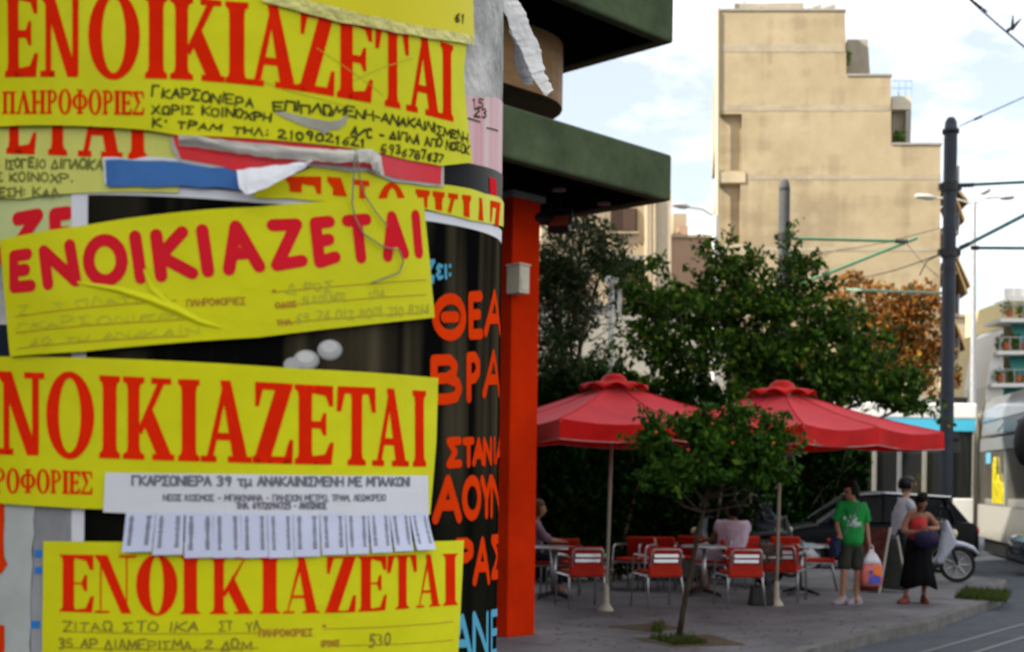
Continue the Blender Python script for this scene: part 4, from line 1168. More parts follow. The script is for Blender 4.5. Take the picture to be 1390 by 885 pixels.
obj('roof_vent', bm, M_wht, h5, world=True)
h6 = thing('beige_far_building', 'plain beige far building seen between the dark pole and the balcony building', 'building', (P(1320, 640, 90).x, 90, 0))
front_box('wall', 1270, 430, 1365, 740, 90, 10, mat('beige_far', (.50, .40, .28), .9, var=.2, scale=.4), h6)
front_box('parapet', 1270, 426, 1365, 430, 89.8, .5, M_band, h6)
front_box('window', 1326, 470, 1332, 484, 89.9, .2, M_shut, h6)
front_box('window', 1310, 470, 1315, 484, 89.9, .2, M_shut, h6)
# unseen block added behind the viewer to cut sky light and reflect in glass
h7 = thing('unseen_block', 'low unseen block added far across the street behind the viewer', 'building', (0, -34, 0))
bm = BM(); boxr(bm, -40, 26, -10, 0, -.12, 10); obj('wall', bm, M_upper, h7)
for k in range(2):
    bm = BM(); boxr(bm, -40, 26, 0.003, 1.1, 3.5+3*k, 3.7+3*k); obj('balcony', bm, M_greyconc, h7)

# ------------------------------------------------------------------ trees and bushes
def tree(name, label, base, trunk, lobes, mats, size, seed, group=None, cat='tree', limbs=True, tr=0.11, flat=.5, holes=.28, hs=1.5, twigs=0, shoots=0, slen=.5, barkm=None):
    """trunk: list of points; lobes: (px, py, Y, rx, ry, rz, n)"""
    t = thing(name, label, cat, base, 0, group)
    rr = random.Random(seed)
    bm = BM()
    n = len(trunk)
    tube(bm, trunk, [tr*(1 - .45*i/(n-1)) for i in range(n)], 10)
    top = Vector(trunk[-1]); mid = Vector(trunk[max(0, n-2)])
    pts = []
    for i, (px, py, Y, rx, ry, rz, k) in enumerate(lobes):
        c = P(px, py, Y)
        pts += blob_pts(c, (rx, ry, rz), k, seed*10+i, holes, hs)
        if limbs:
            s = mid.lerp(top, rr.uniform(.4, 1)); md = s.lerp(c, .5) + Vector((rr.uniform(-.15, .15), rr.uniform(-.15, .15), -.1))
            e = c + Vector((rr.uniform(-.3, .3)*rx, 0, .5*rz))
            tube(bm, [s, md, c, e], [tr*.45, tr*.32, tr*.2, tr*.05], 6)
            for _ in range(3):
                d = Vector((rr.gauss(0, rx*.5), rr.gauss(0, ry*.5), rr.uniform(-.2, .7)*rz)); tube(bm, [md.lerp(c, rr.random()), c + d], [tr*.16, tr*.04], 5)
    auto = []
    for _ in range(shoots):
        px, py, Y, rx, ry, rz, k = rr.choice(lobes); c = P(px, py, Y)
        d = Vector((rr.gauss(0, 1), rr.gauss(0, 1) - .3, rr.gauss(.25, .8))).normalized()
        a = Vector((c.x + d.x*rx*.8, c.y + d.y*ry*.8, c.z + d.z*rz*.8)); ln = rr.uniform(.6, 1.2)*slen
        b = a + (d + Vector((0, 0, rr.uniform(-.2, .5)))).normalized()*ln
        auto.append((a, b, ln))
    for a, b, ln in auto:
        tube(bm, [a, a.lerp(b, .5), b], [.012, .008, .003], 4)
        for q in range(16):
            s = rr.random(); pts.append(a.lerp(b, s) + Vector((rr.gauss(0, .10*ln), rr.gauss(0, .10*ln), rr.gauss(-.04*ln, .08*ln))))
    for (px0, py0, px1, py1, Y) in (twigs or []):
        a, b = P(px0, py0, Y), P(px1, py1, Y)
        bow = Vector((rr.uniform(-.1, .1), 0, .05))
        line = [a, a.lerp(b, .5) + bow, b]
        tube(bm, line, [.018, .012, .005], 5)
        for q in range(60):
            s = rr.random(); c = a.lerp(b, s) + bow*math.sin(math.pi*s)
            pts.append(c + Vector((rr.gauss(0, .07 + .05*(1-s)), rr.gauss(0, .08), rr.gauss(-.03, .06))))
    o_ = obj('trunk', bm, barkm or M_bark, t, smooth=True, world=True)
    if not isinstance(mats, list): mats = [(mats, 1.0, 'crown')]
    rr.shuffle(pts)
    i0 = 0
    for j, (mm, fr, nm) in enumerate(mats):
        i1 = len(pts) if j == len(mats)-1 else i0 + int(len(pts)*fr)
        leaf_obj(nm, pts[i0:i1], size, seed+j, mm, t, flat)
        i0 = i1
    return t
M_leafdk = leafmat('dark_green_leaf', (0.007, 0.024, 0.003), (0.03, 0.078, 0.008))
M_leafmd = leafmat('mid_green_leaf', (0.014, 0.055, 0.004), (0.075, 0.17, 0.012))
M_leafsun = leafmat('sunlit_yellow_green_leaf', (0.06, 0.12, 0.008), (0.17, 0.26, 0.025), trans=.35)  # sunlit tone put into the colour of scattered leaves
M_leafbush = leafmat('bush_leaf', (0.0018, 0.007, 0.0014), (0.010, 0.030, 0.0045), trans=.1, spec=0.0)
M_leafol = leafmat('olive_grey_leaf', (0.02, 0.03, 0.012), (0.06, 0.08, 0.04))
M_leafor = leafmat('citrus_leaf', (0.010, 0.042, 0.004), (0.05, 0.13, 0.012))
M_leafau = leafmat('autumn_leaf', (0.16, 0.062, 0.012), (0.35, 0.135, 0.024), trans=.35)
M_leafyl = leafmat('yellowing_leaf', (0.28, 0.16, 0.02), (0.40, 0.24, 0.04))
b0 = P(1010, 650, 24.0)
tree('broad_tree', 'broad dark green tree with feathery shoots rising behind the parasols', (b0.x, 24.0, 0),
     [(b0.x, 24, -.12), (b0.x+.1, 24, 1.4), (b0.x-.05, 24.1, 2.6)],
     [(915, 425, 24, .85, .9, .6, 1300), (980, 395, 24.2, .75, .8, .5, 1100), (1050, 400, 24, .8, .8, .5, 1200), (1105, 430, 24, .8, .9, .55, 1200), (1165, 475, 24.2, .75, .8, .5, 1100),
      (1215, 525, 24.4, .65, .7, .42, 1000), (1010, 435, 23.8, 1.2, 1.0, .6, 1900), (1010, 490, 23.6, 1.7, 1.0, .62, 2700), (1090, 490, 23.8, 1.4, 1.0, .62, 2300), (900, 470, 23.8, .8, .8, .6, 1100), (1232, 550, 24.4, .34, .5, .2, 240), (860, 400, 24.4, .5, .6, .4, 650), (1150, 525, 24, 1.1, .9, .4, 1700), (1000, 540, 23.4, 1.6, .8, .4, 2400), (870, 540, 23.4, 1.3, .7, .5, 2000), (780, 520, 23.0, 1.0, .7, .6, 1900), (1000, 362, 24.1, .3, .4, .22, 150), (1075, 362, 24.1, .3, .4, .25, 150), (845, 372, 24.3, .5, .5, .3, 420)],
     [(M_leafyl, .008, 'yellow_leaves'), (M_leafsun, .19, 'sun_tinted_leaves'), (M_leafdk, .4, 'crown'), (M_leafmd, 1, 'crown')], .14, 5, holes=.5, hs=1.7, tr=.13, shoots=220, slen=.5,
     twigs=[(985, 360, 998, 306, 24), (975, 370, 945, 322, 24), (1062, 360, 1080, 300, 24), (1080, 370, 1092, 345, 24), (1030, 365, 1012, 335, 24), (1000, 365, 1028, 345, 24), (905, 380, 880, 352, 24), (1120, 400, 1140, 380, 24), (1090, 372, 1112, 358, 24), (1160, 440, 1180, 425, 24), (960, 350, 955, 330, 24), (870, 375, 850, 350, 24)])
b0 = P(1205, 650, 36)
tree('autumn_tree', 'rusty brown and orange autumn tree against the tall tan wall', (b0.x, 36, -.12),
     [(b0.x, 36, -.12), (b0.x, 36, 2.2), (b0.x+.1, 36, 4.2)],
     [(1190, 430, 36, 1.3, 1.1, 1.1, 1500), (1240, 430, 36, 1.0, 1.0, .9, 1300), (1150, 395, 36, .7, .7, .6, 420), (1250, 480, 36, 1.0, 1, .9, 1300), (1215, 480, 36.2, 1.2, 1, 1.0, 1400), (1270, 510, 36, .7, .7, .8, 700), (1250, 408, 36, .7, .7, .6, 500)],
     [(M_leafau, .75, 'crown'), (M_leafyl, .12, 'orange_leaves'), (M_leafol, 1, 'crown')], .17, 6, holes=.36, tr=.14)
b0 = P(770, 650, 21)
tree('olive_tree', 'grey green olive like tree under the edge of the green canopy', (b0.x, 21, 0),
     [(b0.x, 21, 0), (b0.x+.15, 21, 1.5), (b0.x+.05, 21, 3.0)],
     [(790, 320, 21, .6, .6, .35, 800), (775, 350, 21, .75, .7, .45, 1900), (820, 352, 21, .5, .5, .4, 700), (760, 420, 21, .7, .7, .8, 3000), (765, 480, 21, .7, .8, .7, 2600), (800, 400, 21.3, .45, .5, .4, 350), (740, 380, 21, .6, .6, .7, 2200)],
     [(M_leafol, .6, 'crown'), (M_leafdk, 1, 'crown')], .10, 7, holes=.36, tr=.09, flat=.32, shoots=90, slen=.45)
# bushes making the dark green wall behind the tables
BUSH = [(745, 20.8, 1.0, 3.4, 'dark oleander bush at the left behind the red pillar'), (812, 21.4, 1.15, 3.5, 'tall oleander bush behind the left parasol'), (880, 21.8, 1.1, 3.2, 'dense dark bush between the parasol pole and the orange tree'),
        (945, 22.0, 1.15, 3.5, 'tall bush with a few pale blossoms behind the orange tree'), (1015, 30.5, 1.5, 3.4, 'dark bush behind the right parasol'), (1095, 31.0, 1.5, 3.2, 'dark bush beyond the right parasol pole')]
M_blossom = leafmat('pale_blossom', (.6, .5, .42), (.75, .7, .62))
for k, (px, Y, r, hgt, lab) in enumerate(BUSH):
    c = P(px, 650, Y); base = (c.x, Y, 0)
    t = thing('oleander_bush', lab, 'bush', base, 0, 'bushes behind the tables')
    bm = BM(); rr = random.Random(k)
    pts = []
    for j in range(7):
        x = c.x + rr.uniform(-.5, .5)*r; y = Y + rr.uniform(-.3, .3)
        top = Vector((c.x + rr.uniform(-1, 1)*r, Y + rr.uniform(-.5, .5), hgt*rr.uniform(.6, .95)))
        tube(bm, [(x, y, 0), ((x+top.x)/2, y, hgt*.45), top], [.035, .025, .008], 6)
    obj('stem', bm, M_bark, t, world=True)
    for j, zf in enumerate((.2, .42, .62, .82)):
        pts += blob_pts((c.x + rr.uniform(-.15, .15), Y, hgt*zf), (r*(1.05 - .12*j), .7, hgt*.2), 2100, 100+k*5+j, .12, 1.6, .45)
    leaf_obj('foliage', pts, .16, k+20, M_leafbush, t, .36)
    bl = [p for p in pts if p.z > 2.2 and rr.random() < .012][:22]
    if k in (1, 3): leaf_obj('blossom', sum([[b + Vector((rr.gauss(0, .05), -.25 + rr.gauss(0, .05), rr.gauss(0, .05))) for _ in range(7)] for b in bl], []), .08, k, M_blossom, t, .8)

hd_ = thing('shade_hedge', 'dark leafy row added behind the bushes to deepen the shade under the parasols', 'shade_hedge', (P(950, 650, 32).x, 32, 0))  # added dark backing for the shade under the parasols
pts = []
rr = random.Random(77)
xa, xb = P(700, 650, 32).x, P(1175, 650, 32).x
for _ in range(15000):
    x = rr.uniform(xa, xb); pts.append(Vector((x, 32 + rr.uniform(-.5, .5), rr.uniform(.0, 2.5 + .35*noise.noise(Vector((x*1.1, 0, 0)))))))
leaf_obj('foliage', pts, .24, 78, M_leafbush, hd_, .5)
bm = BM(); 
for k in range(9): tube(bm, [(xa + (xb-xa)*(k+.5)/9, 32, 0), (xa + (xb-xa)*(k+.5)/9 + .1, 32, 1.5)], [.04, .015], 6)
obj('stem', bm, M_bark, hd_, world=True)
# small orange tree in its pit, front
g0 = G(921, 868)
pit = [G(858, 866), G(912, 878), G(1012, 875), G(965, 861)]
bm = BM(); prism(bm, [(p.x, p.y, .0012) for p in pit], (0, 0, .004)); tag(obj('tree_pit', bm, M_soil), kind='structure')
pit2 = [G(826, 850), G(880, 857), G(930, 853), G(890, 845)]
bm = BM(); prism(bm, [(p.x, p.y, .0012) for p in pit2], (0, 0, .004)); tag(obj('tree_pit', bm, M_soil), kind='structure')
Yt = g0.y
def at_t(px, py): return P(px, py, Yt)
ot = tree('orange_tree', 'small round topped orange tree with thin leaning trunk and tiny orange fruits', (g0.x, Yt, 0),
     [(g0.x, Yt, 0), at_t(927, 830), at_t(938, 770), at_t(950, 715), at_t(960, 672)],
     [(915, 635, Yt, .34, .4, .27, 1300), (985, 605, Yt, .42, .45, .28, 1700), (1030, 615, Yt, .30, .35, .30, 1100), (955, 585, Yt, .32, .35, .2, 900), (890, 602, Yt, .18, .25, .17, 360), (1052, 590, Yt, .14, .18, .15, 240), (960, 636, Yt, .50, .45, .18, 1500), (1003, 563, Yt, .22, .25, .10, 300), (890, 580, Yt, .12, .18, .07, 110), (1030, 648, Yt, .24, .3, .12, 420), (918, 660, Yt, .2, .25, .11, 320), (1045, 640, Yt, .16, .2, .16, 260), (880, 650, Yt, .12, .2, .14, 200)],
     [(M_leafsun, .06, 'sun_tinted_leaves'), (M_leafor, .80, 'crown'), (M_leafmd, 1, 'crown')], .088, 8, tr=.034, holes=.38, hs=4.5, flat=.5, shoots=70, slen=.2, barkm=mat('dark_bark', (.05, .038, .026), .9, var=.4, scale=9, bump=.5, bscale=30, spec=0),
     twigs=[(985, 580, 1000, 545, Yt), (930, 580, 905, 566, Yt), (1040, 580, 1060, 566, Yt), (885, 590, 866, 600, Yt), (1055, 600, 1078, 606, Yt), (960, 570, 968, 549, Yt)])
M_fruit = mat('orange_fruit', (.5, .09, .01), .5)
rr = random.Random(5)
for k in range(7):
    c = P(rr.uniform(885, 1060), rr.uniform(562, 615), Yt - rr.uniform(.05, .36))
    bm = BM(); ell(bm, c, (.017, .017, .017), u=8, v=6); obj('fruit', bm, M_fruit, ot, smooth=True, world=True)
rr = random.Random(31); fl = []
for _ in range(170):
    p = G(rr.uniform(740, 1230), rr.uniform(826, 884)); p.z = .008; fl.append(p)
vs, fs = [], []
for p in fl:
    a_ = rr.uniform(0, 6.3); d = Vector((math.cos(a_), math.sin(a_), rr.uniform(-.1, .1)))*.03; s = Vector((-d.y, d.x, 0))*.45
    k = len(vs); vs += [tuple(p-d), tuple(p+s+Vector((0, 0, .006))), tuple(p+d), tuple(p-s)]; fs.append((k, k+1, k+2, k+3))
me = bpy.data.meshes.new('fallen_leaves'); me.from_pydata(vs, [], fs); me.update()
tag(link('fallen_leaves', me, leafmat('dry_leaf', (.06, .04, .015), (.16, .10, .03)), None), kind='stuff')
# grass tufts
M_grass = leafmat('dry_grass', (.03, .06, .012), (.10, .12, .03))
def grass(name, quad, n, hgt, seed, z=0.0):
    rr = random.Random(seed); vs = []; fs = []
    for i in range(n):
        u, v = rr.random(), rr.random()
        a = quad[0].lerp(quad[1], u); b = quad[3].lerp(quad[2], u); p = a.lerp(b, v); p.z = z
        d = Vector((rr.gauss(0, .5), rr.gauss(0, .5), 1)).normalized()*hgt*rr.uniform(.4, 1.2); s = Vector((-d.y, d.x, 0)).normalized()*.006 + Vector((.003, 0, 0))
        k = len(vs); vs += [p - s, p + s, p + d]; fs.append((k, k+1, k+2))
    me = bpy.data.meshes.new(name); me.from_pydata([tuple(v) for v in vs], [], fs); me.update()
    return tag(link(name, me, M_grass), kind='stuff')
grass('grass', [G(880, 866), G(915, 876), G(960, 874), G(935, 866)], 900, .09, 1, .004)
grass('grass', [G(884, 858), G(898, 860), G(902, 850), G(890, 848)], 160, .12, 2, .004)
grass('grass', [G(1296, 812), G(1366, 818), G(1372, 806), G(1310, 802)], 2600, .13, 3, .004)
# ------------------------------------------------------------------ poles, lamps, overhead wires
M_arm = mat('green_fibre_arm', (0.10, 0.24, 0.14), .5)
M_wire = mat('dark_wire', (0.03, 0.035, 0.035), .6)
M_insul = mat('insulator', (0.03, 0.03, 0.032), .5)
M_paleconc = mat('pale_grey_pole', (0.085, 0.088, 0.09), .8, var=.15, scale=3)
def cat_pole(label, px, pyt, Y, r, material, bands):
    b = P(px, 654, Y); top = P(px, pyt, Y).z
    t = thing('catenary_pole', label, 'pole', (b.x, Y, -.12))
    H = top + .12
    bm = BM(); lathe(bm, [(r*1.9, 0), (r*1.9, .03), (r*1.02, .05), (r*1.02, H*.25), (r, H*.26), (r*.98, H-.34), (r*1.0, H-.3)], 28); obj('shaft', bm, material, t, smooth=False)
    bm = BM(); lathe(bm, [(r*1.25, H-.32), (r*1.25, H-.24), (r*.95, H-.22), (r*.85, H-.08), (r*.5, H), (0, H+.02)] if material is M_darkmetal else [(r, H-.3), (r*.95, H-.2), (r*.75, H-.07), (r*.4, H-.01), (0, H)], 28); obj('cap', bm, material, t, smooth=True)
    for z in bands:
        bm = BM(); lathe(bm, [(r*1.02, z-.09), (r*1.22, z-.09), (r*1.22, z+.09), (r*1.02, z+.09)], 24)
        for s in (-1, 1): box(bm, (s*r*1.3, 0, z), (r*.7, .1, .13))
        obj('clamp', bm, M_insul, t)
    return t
zz = lambda px, py, Y: P(px, py, Y).z + .12
cat_pole('tall dark blue grey overhead line pole beside the tram', 1284, 160, 26.2, .135, M_darkmetal, [zz(1284, 254, 26.2), zz(1284, 343, 26.2)])
cat_pole('grey overhead line pole with rounded top rising from the broad tree', 1059.5, 243, 31.8, .138, M_paleconc, [zz(1059, 322, 31.8)])
def wire_thing(name, label, pts, r, material, cat, group=None, ins=()):
    t = thing(name, label, cat, P(*pts[0]), 0, group)
    w = [P(*p) for p in pts]
    if len(w) == 2 and r < .02:
        w = [w[0].lerp(w[1], k/6) - Vector((0, 0, .06*math.sin(math.pi*k/6))) for k in range(7)]
    bm = BM(); tube(bm, w, r, 7); obj('cable' if r < .02 else 'tube', bm, material, t, world=True)
    for a, b, rr_ in ins:
        p, q = P(*a), P(*b); bm = BM(); n = 4
        tube(bm, [p.lerp(q, k/8) for k in range(9)], [rr_*(1 if k % 2 else .6) for k in range(9)], 8); obj('insulator', bm, M_insul, t, world=True)
    return t
GA = 'overhead line arms and wires'
wire_thing('line_arm', 'thick green horizontal arm high on the right side of the dark pole', [(1296, 252, 26.2), (1480, 243, 26.2)], .035, mat('teal_arm', (.06, .17, .16), .5), 'overhead arm', GA, [((1303, 252, 26.2), (1322, 251.3, 26.2), .055)])
wire_thing('line_arm', 'slanting dark green arm rising right from the lower clamp of the dark pole', [(1300, 339, 26.2), (1480, 246, 26.2)], .04, _mats['teal_arm'], 'overhead arm', GA, [((1303, 337, 26.2), (1316, 331, 26.2), .06)])
wire_thing('line_arm', 'lower horizontal green arm right of the dark pole', [(1318, 336.5, 26.2), (1480, 337.5, 26.2)], .035, _mats['teal_arm'], 'overhead arm', GA, [((1318, 336.5, 26.2), (1329, 336.8, 26.2), .055)])
wire_thing('line_arm', 'long level green arm reaching right from the grey pole', [(1066, 323.5, 31.8), (1229, 327.5, 31.8)], .04, M_arm, 'overhead arm', GA, [((1215, 327, 31.8), (1232, 328, 31.8), .07)])
wire_thing('line_arm', 'slanting green brace under the level arm of the grey pole', [(1066, 394, 31.8), (1245, 323, 31.8)], .04, M_arm, 'overhead arm', GA)
wire_thing('line_arm', 'pale green tube crossing the tan wall left of the dark pole', [(1150, 393, 30), (1279, 398, 26.4)], .03, mat('pale_green_tube', (.20, .32, .22), .5), 'overhead arm', GA)
wire_thing('span_wire', 'thin blue span wire running right from the dark pole top', [(1302, 172, 26.2), (1328, 160, 26.2), (1480, 92, 26.2)], .013, mat('blue_wire', (.10, .25, .45), .5), 'wire', GA, [((1322, 163, 26.2), (1333, 158, 26.2), .03)])
wire_thing('span_wire', 'wire crossing the top right corner of the sky', [(1290, -24, 18), (1480, 132, 18)], .012, M_wire, 'wire', GA, [((1316, -2, 18), (1340, 17, 18), .016)])
bt = thing('wire_clamp', 'small dark forked clamp on the wire in the top right corner', 'wire clamp', P(1373, 38, 18))
bm = BM()
for a, b in [((1374, 41), (1375, 22)), ((1375, 38), (1386, 26)), ((1368, 42), (1380, 34))]: tube(bm, [P(*a, 18), P(*b, 18)], [.03, .008], 6)
obj('fork', bm, M_insul, bt, world=True)
wire_thing('span_wire', 'thin dark wire running left from the lower clamp of the dark pole', [(1276, 345, 26.2), (1165, 378, 30)], .012, M_wire, 'wire', GA)
wire_thing('span_wire', 'short loose wire hanging left of the dark pole', [(1276, 345, 26.2), (1258, 355, 26.2), (1248, 374, 26.2)], .012, M_wire, 'wire', GA)
wire_thing('span_wire', 'faint thin wire from the end of the level arm down to the dark pole', [(1229, 328, 31.8), (1274, 376, 28)], .009, M_wire, 'wire', GA)
wire_thing('span_wire', 'faint thin wire above the level arm in front of the tan wall', [(1070, 352, 31.8), (1200, 330, 31.8), (1276, 310, 28)], .008, M_wire, 'wire', GA)
M_lampw = mat('pale_lamp_paint', (.55, .54, .50), .6)
# triple street lamp far right
b = P(1321.5, 654, 46)
sl = thing('street_lamp', 'tall slim street lamp with three cobra heads behind the dark pole', 'street lamp', (b.x, 46, -.12))
bm = BM(); tube(bm, [P(1320, 668, 46), P(1322, 275, 46)], [.12, .08], 12); obj('pole', bm, M_gal, sl, world=True)
def cobra(head0, head1, joint, Y, par, r=.035, hw=.16):
    bm = BM(); a = P(*joint, Y); p = P(*head0, Y); q = P(*head1, Y)
    tube(bm, [a, a.lerp(p, .5) + Vector((0, 0, .08)), p], r, 7); arm = obj('arm', bm, M_lampw, par, world=True)
    bm = BM(); ks = [0, .1, .3, .6, .9, 1]; rs = [.35, .7, 1, 1, .8, .3]
    tube(bm, [p.lerp(q, k) for k in ks], [hw*x for x in rs], 10, flat=.62); h = obj('lamp_head', bm, M_lampw, par, smooth=True, world=True)
    bm = BM(); c = p.lerp(q, .62) - Vector((0, 0, hw*.6)); ell(bm, c, (hw*1.2, hw*.6, hw*.35)); obj('glass', bm, mat('lamp_glass', (.5, .5, .48), .3), h, smooth=True, world=True)
cobra((1270, 269), (1242, 266), (1321, 277), 46, sl)
cobra((1331, 262), (1344, 257), (1321, 277), 46, sl, hw=.2)
cobra((1356, 268), (1377, 268), (1321, 277), 46, sl)
b = P(970, 654, 33)
sl = thing('street_lamp', 'white street lamp post with one grey head pointing left beside the tan wall', 'street lamp', (b.x, 33, -.12))
bm = BM(); tube(bm, [P(968, 680, 33), P(971, 293, 33)], [.1, .07], 12); obj('pole', bm, M_wht, sl, world=True)
cobra((935, 281), (912, 277), (971, 295), 33, sl, hw=.13)
b = P(830, 654, 23.6)
sl = thing('lamp_post', 'short white lamp post with a round cap among the bushes', 'lamp post', (b.x, 23.6, 0))
bm = BM(); tube(bm, [P(827, 690, 23.6), P(830, 392, 23.6)], .055, 12); obj('pole', bm, M_wht, sl, world=True)
c = P(830, 392, 23.6) - sl.location
bm = BM(); lathe(bm, [(.055, -.02), (.06, .06), (.09, .09), (.12, .12), (.12, .18), (.08, .23), (0, .25)], 16, Matrix.Translation(c)); obj('lamp_head', bm, M_wht, sl, smooth=True)
bm = BM(); tube(bm, [P(841, 430, 23.8), P(841, 393, 23.8)], .035, 8); obj('side_tube', bm, M_wht, sl, world=True)

# ------------------------------------------------------------------ parasols
def cloth(name, col):
    m = mat(name, col, .75, var=.22, scale=2.2, bump=.15, bscale=70)
    n = m.node_tree.nodes; l = m.node_tree.links; b = n['Principled BSDF']; o_ = n['Material Output']
    t = n.new('ShaderNodeBsdfTranslucent'); t.inputs['Color'].default_value = (col[0], col[1], col[2], 1)
    x = n.new('ShaderNodeMixShader'); x.inputs[0].default_value = .16
    l.new(b.outputs[0], x.inputs[1]); l.new(t.outputs[0], x.inputs[2]); l.new(x.outputs[0], o_.inputs[0])
    b.inputs['Sheen Weight'].default_value = .2; b.inputs['Specular IOR Level'].default_value = 0.05; b.inputs['Sheen Tint'].default_value = (1, .75, .8, 1); b.inputs['Sheen Roughness'].default_value = .5
    return m
M_red_cloth = cloth('red_canvas', (.58, .014, .024))
M_red_val = cloth('red_valance_canvas', (.58, .008, .006))
M_cream_metal = mat('cream_pole_paint', (.40, .36, .28), .5, var=.1)
def parasol(label, px, pyb, Y, zrim, zapex, r, beta, lean):
    b = P(px, pyb, Y); base = Vector((b.x, Y, 0))
    t = thing('parasol', label, 'parasol', base, 0, 'red parasols over the cafe tables')
    ap = Vector((lean, 0, zapex))
    bm = BM(); tube(bm, [(0, 0, .03), ap - Vector((0, 0, .1))], .022, 14); obj('pole', bm, M_cream_metal, t, smooth=True)
    bm = BM(); lathe(bm, [(.10, 0), (.095, .02), (.045, .09), (.034, .3), (.026, .33)], 20); obj('base', bm, M_cream_metal, t)
    N = 8
    def rimpt(k, sag=0):
        a = beta + math.pi*2*k/N
        rr_ = r if k % 2 == 0 else r*math.cos(math.pi/4)
        return Vector((lean + rr_*math.cos(a), rr_*math.sin(a), zrim - (0.0 if k % 2 == 0 else -.02)))
    bm = BM(); M_ = 6; S = 10
    for k in range(N):
        A, B = rimpt(k), rimpt(k+1)
        grid = []
        for i in range(S+1):
            s = .16 + .84*i/S
            row = []
            for j in range(M_+1):
                u = j/M_; q = A.lerp(B, u); p = ap.lerp(q, s)
                p.z -= .07*math.sin(math.pi*u)*s*s*(1 if i < S else .9) + .05*math.sin(math.pi*s)
                row.append(bm.verts.new(p))
            grid.append(row)
        for i in range(S):
            for j in range(M_): bm.faces.new((grid[i][j], grid[i+1][j], grid[i+1][j+1], grid[i][j+1]))
    bmesh.ops.remove_doubles(bm, verts=bm.verts, dist=.001)
    can = obj('canopy', bm, M_red_cloth, t, smooth=False)
    for p in can.data.polygons: p.use_smooth = True
    md = can.modifiers.new('es', 'EDGE_SPLIT'); md.split_angle = R_(9)
    # valance, hanging in soft folds from the rim
    bm = BM(); rr = random.Random(int(px))
    for k in range(N):
        A, B = rimpt(k), rimpt(k+1); out = ((A+B)/2 - Vector((lean, 0, zrim))); out.z = 0; out.normalize()
        grid = []
        V = 6; U = 22; ph = rr.uniform(0, 3)
        for i in range(V+1):
            s = i/V; row = []
            for j in range(U+1):
                u = j/U; p = A.lerp(B, u)
                p.z -= .07*math.sin(math.pi*u)*.9
                fold = .022*s*math.sin(u*7 + ph + s*2.2)*math.sin(math.pi*u)
                p = p + out*(fold + .012*s - .05*s*math.sin(math.pi*u)) + Vector((0, 0, -(.23 - .03*math.sin(math.pi*u))*s))
                if j in (0, U): p += out*0
                row.append(bm.verts.new(p))
            grid.append(row)
        for i in range(V):
            for j in range(U): bm.faces.new((grid[i][j], grid[i+1][j], grid[i+1][j+1], grid[i][j+1]))
    va = obj('valance', bm, M_red_val, t, smooth=True)
    bm = BM()
    for k in range(N):
        A, B = rimpt(k), rimpt(k+1); out = ((A+B)/2 - Vector((lean, 0, zrim))); out.z = 0; out.normalize()
        pts = []
        for j in range(13):
            u = j/12; p = A.lerp(B, u); p.z -= .063*math.sin(math.pi*u) + .232 - .03*math.sin(math.pi*u)
            pts.append(p + out*(.012 - .05*math.sin(math.pi*u) + .022*math.sin(u*7 + 3)*0))
        tube(bm, pts, .0045, 5)
    obj('hem', bm, mat('hem_tape', (.4, .36, .36), .8), va)
    for k in range(N):
        pts = []
        for i in range(9):
            s = .2 + .8*i/8; q = ap.lerp(rimpt(k), s); q.z += .003 - .05*math.sin(math.pi*s); pts.append(q)
        bm = BM(); tube(bm, pts, .006, 5); obj('seam', bm, mat('seam_dark_red', (.46, .011, .016), .8, spec=0), can)
    # wind vent with a scalloped edge
    bm = BM(); rings = []
    n = 48
    for i, (f, zd) in enumerate([(.0, .10), (.04, .095), (.07, .055), (.085, .0), (.15, -.055), (.215, -.118)]):
        row = []
        for k in range(n):
            a = beta + 2*math.pi*k/n
            lob = abs(math.sin(4*(a-beta)))
            sq = 1/max(abs(math.cos(a-beta-math.pi/4)), abs(math.sin(a-beta-math.pi/4)))*.75
            rad = r*f*(.85 + .15*sq)*1.0*(1 if i < 3 else .93 + .07*sq)
            lift = (.075*lob if i == 5 else .04*lob if i == 4 else 0)
            row.append(bm.verts.new((lean + rad*math.cos(a), rad*math.sin(a), zapex + zd + lift)))
        rings.append(row)
    for a_, b_ in zip(rings, rings[1:]):
        for k in range(n): bm.faces.new((a_[k], b_[k], b_[(k+1) % n], a_[(k+1) % n]))
    bmesh.ops.remove_doubles(bm, verts=bm.verts, dist=.001)
    ve = obj('vent_cap', bm, M_red_val, t, smooth=True)
    md = ve.modifiers.new('thick', 'SOLIDIFY'); md.thickness = .008
    for k in range(N):
        bm = BM(); q = rimpt(k); p0 = ap.lerp(q, .1) - Vector((0, 0, .09)); p1 = q - Vector((0, 0, .03)); 
        tube(bm, [p0, p0.lerp(p1, .5) - Vector((0, 0, .05)), p1], .011, 5); rb = obj('rib', bm, M_cream_metal, t)
    for k in range(N):
        bm = BM(); q = ap.lerp(rimpt(k), .5); tube(bm, [(lean*.8, 0, zrim - .1), q - Vector((0, 0, .16))], .009, 5); obj('strut', bm, M_cream_metal, t)
    return t
parasol('left red parasol nearer the red pillar, on a thin cream pole', 825, 640, 16.5, 2.36, 2.93, 2.1, R_(-21), .06)
parasol('right red parasol whose corner points at the dark overhead line pole', 1056, 640, 17.5, 2.37, 2.95, 2.15, R_(-5), .04)

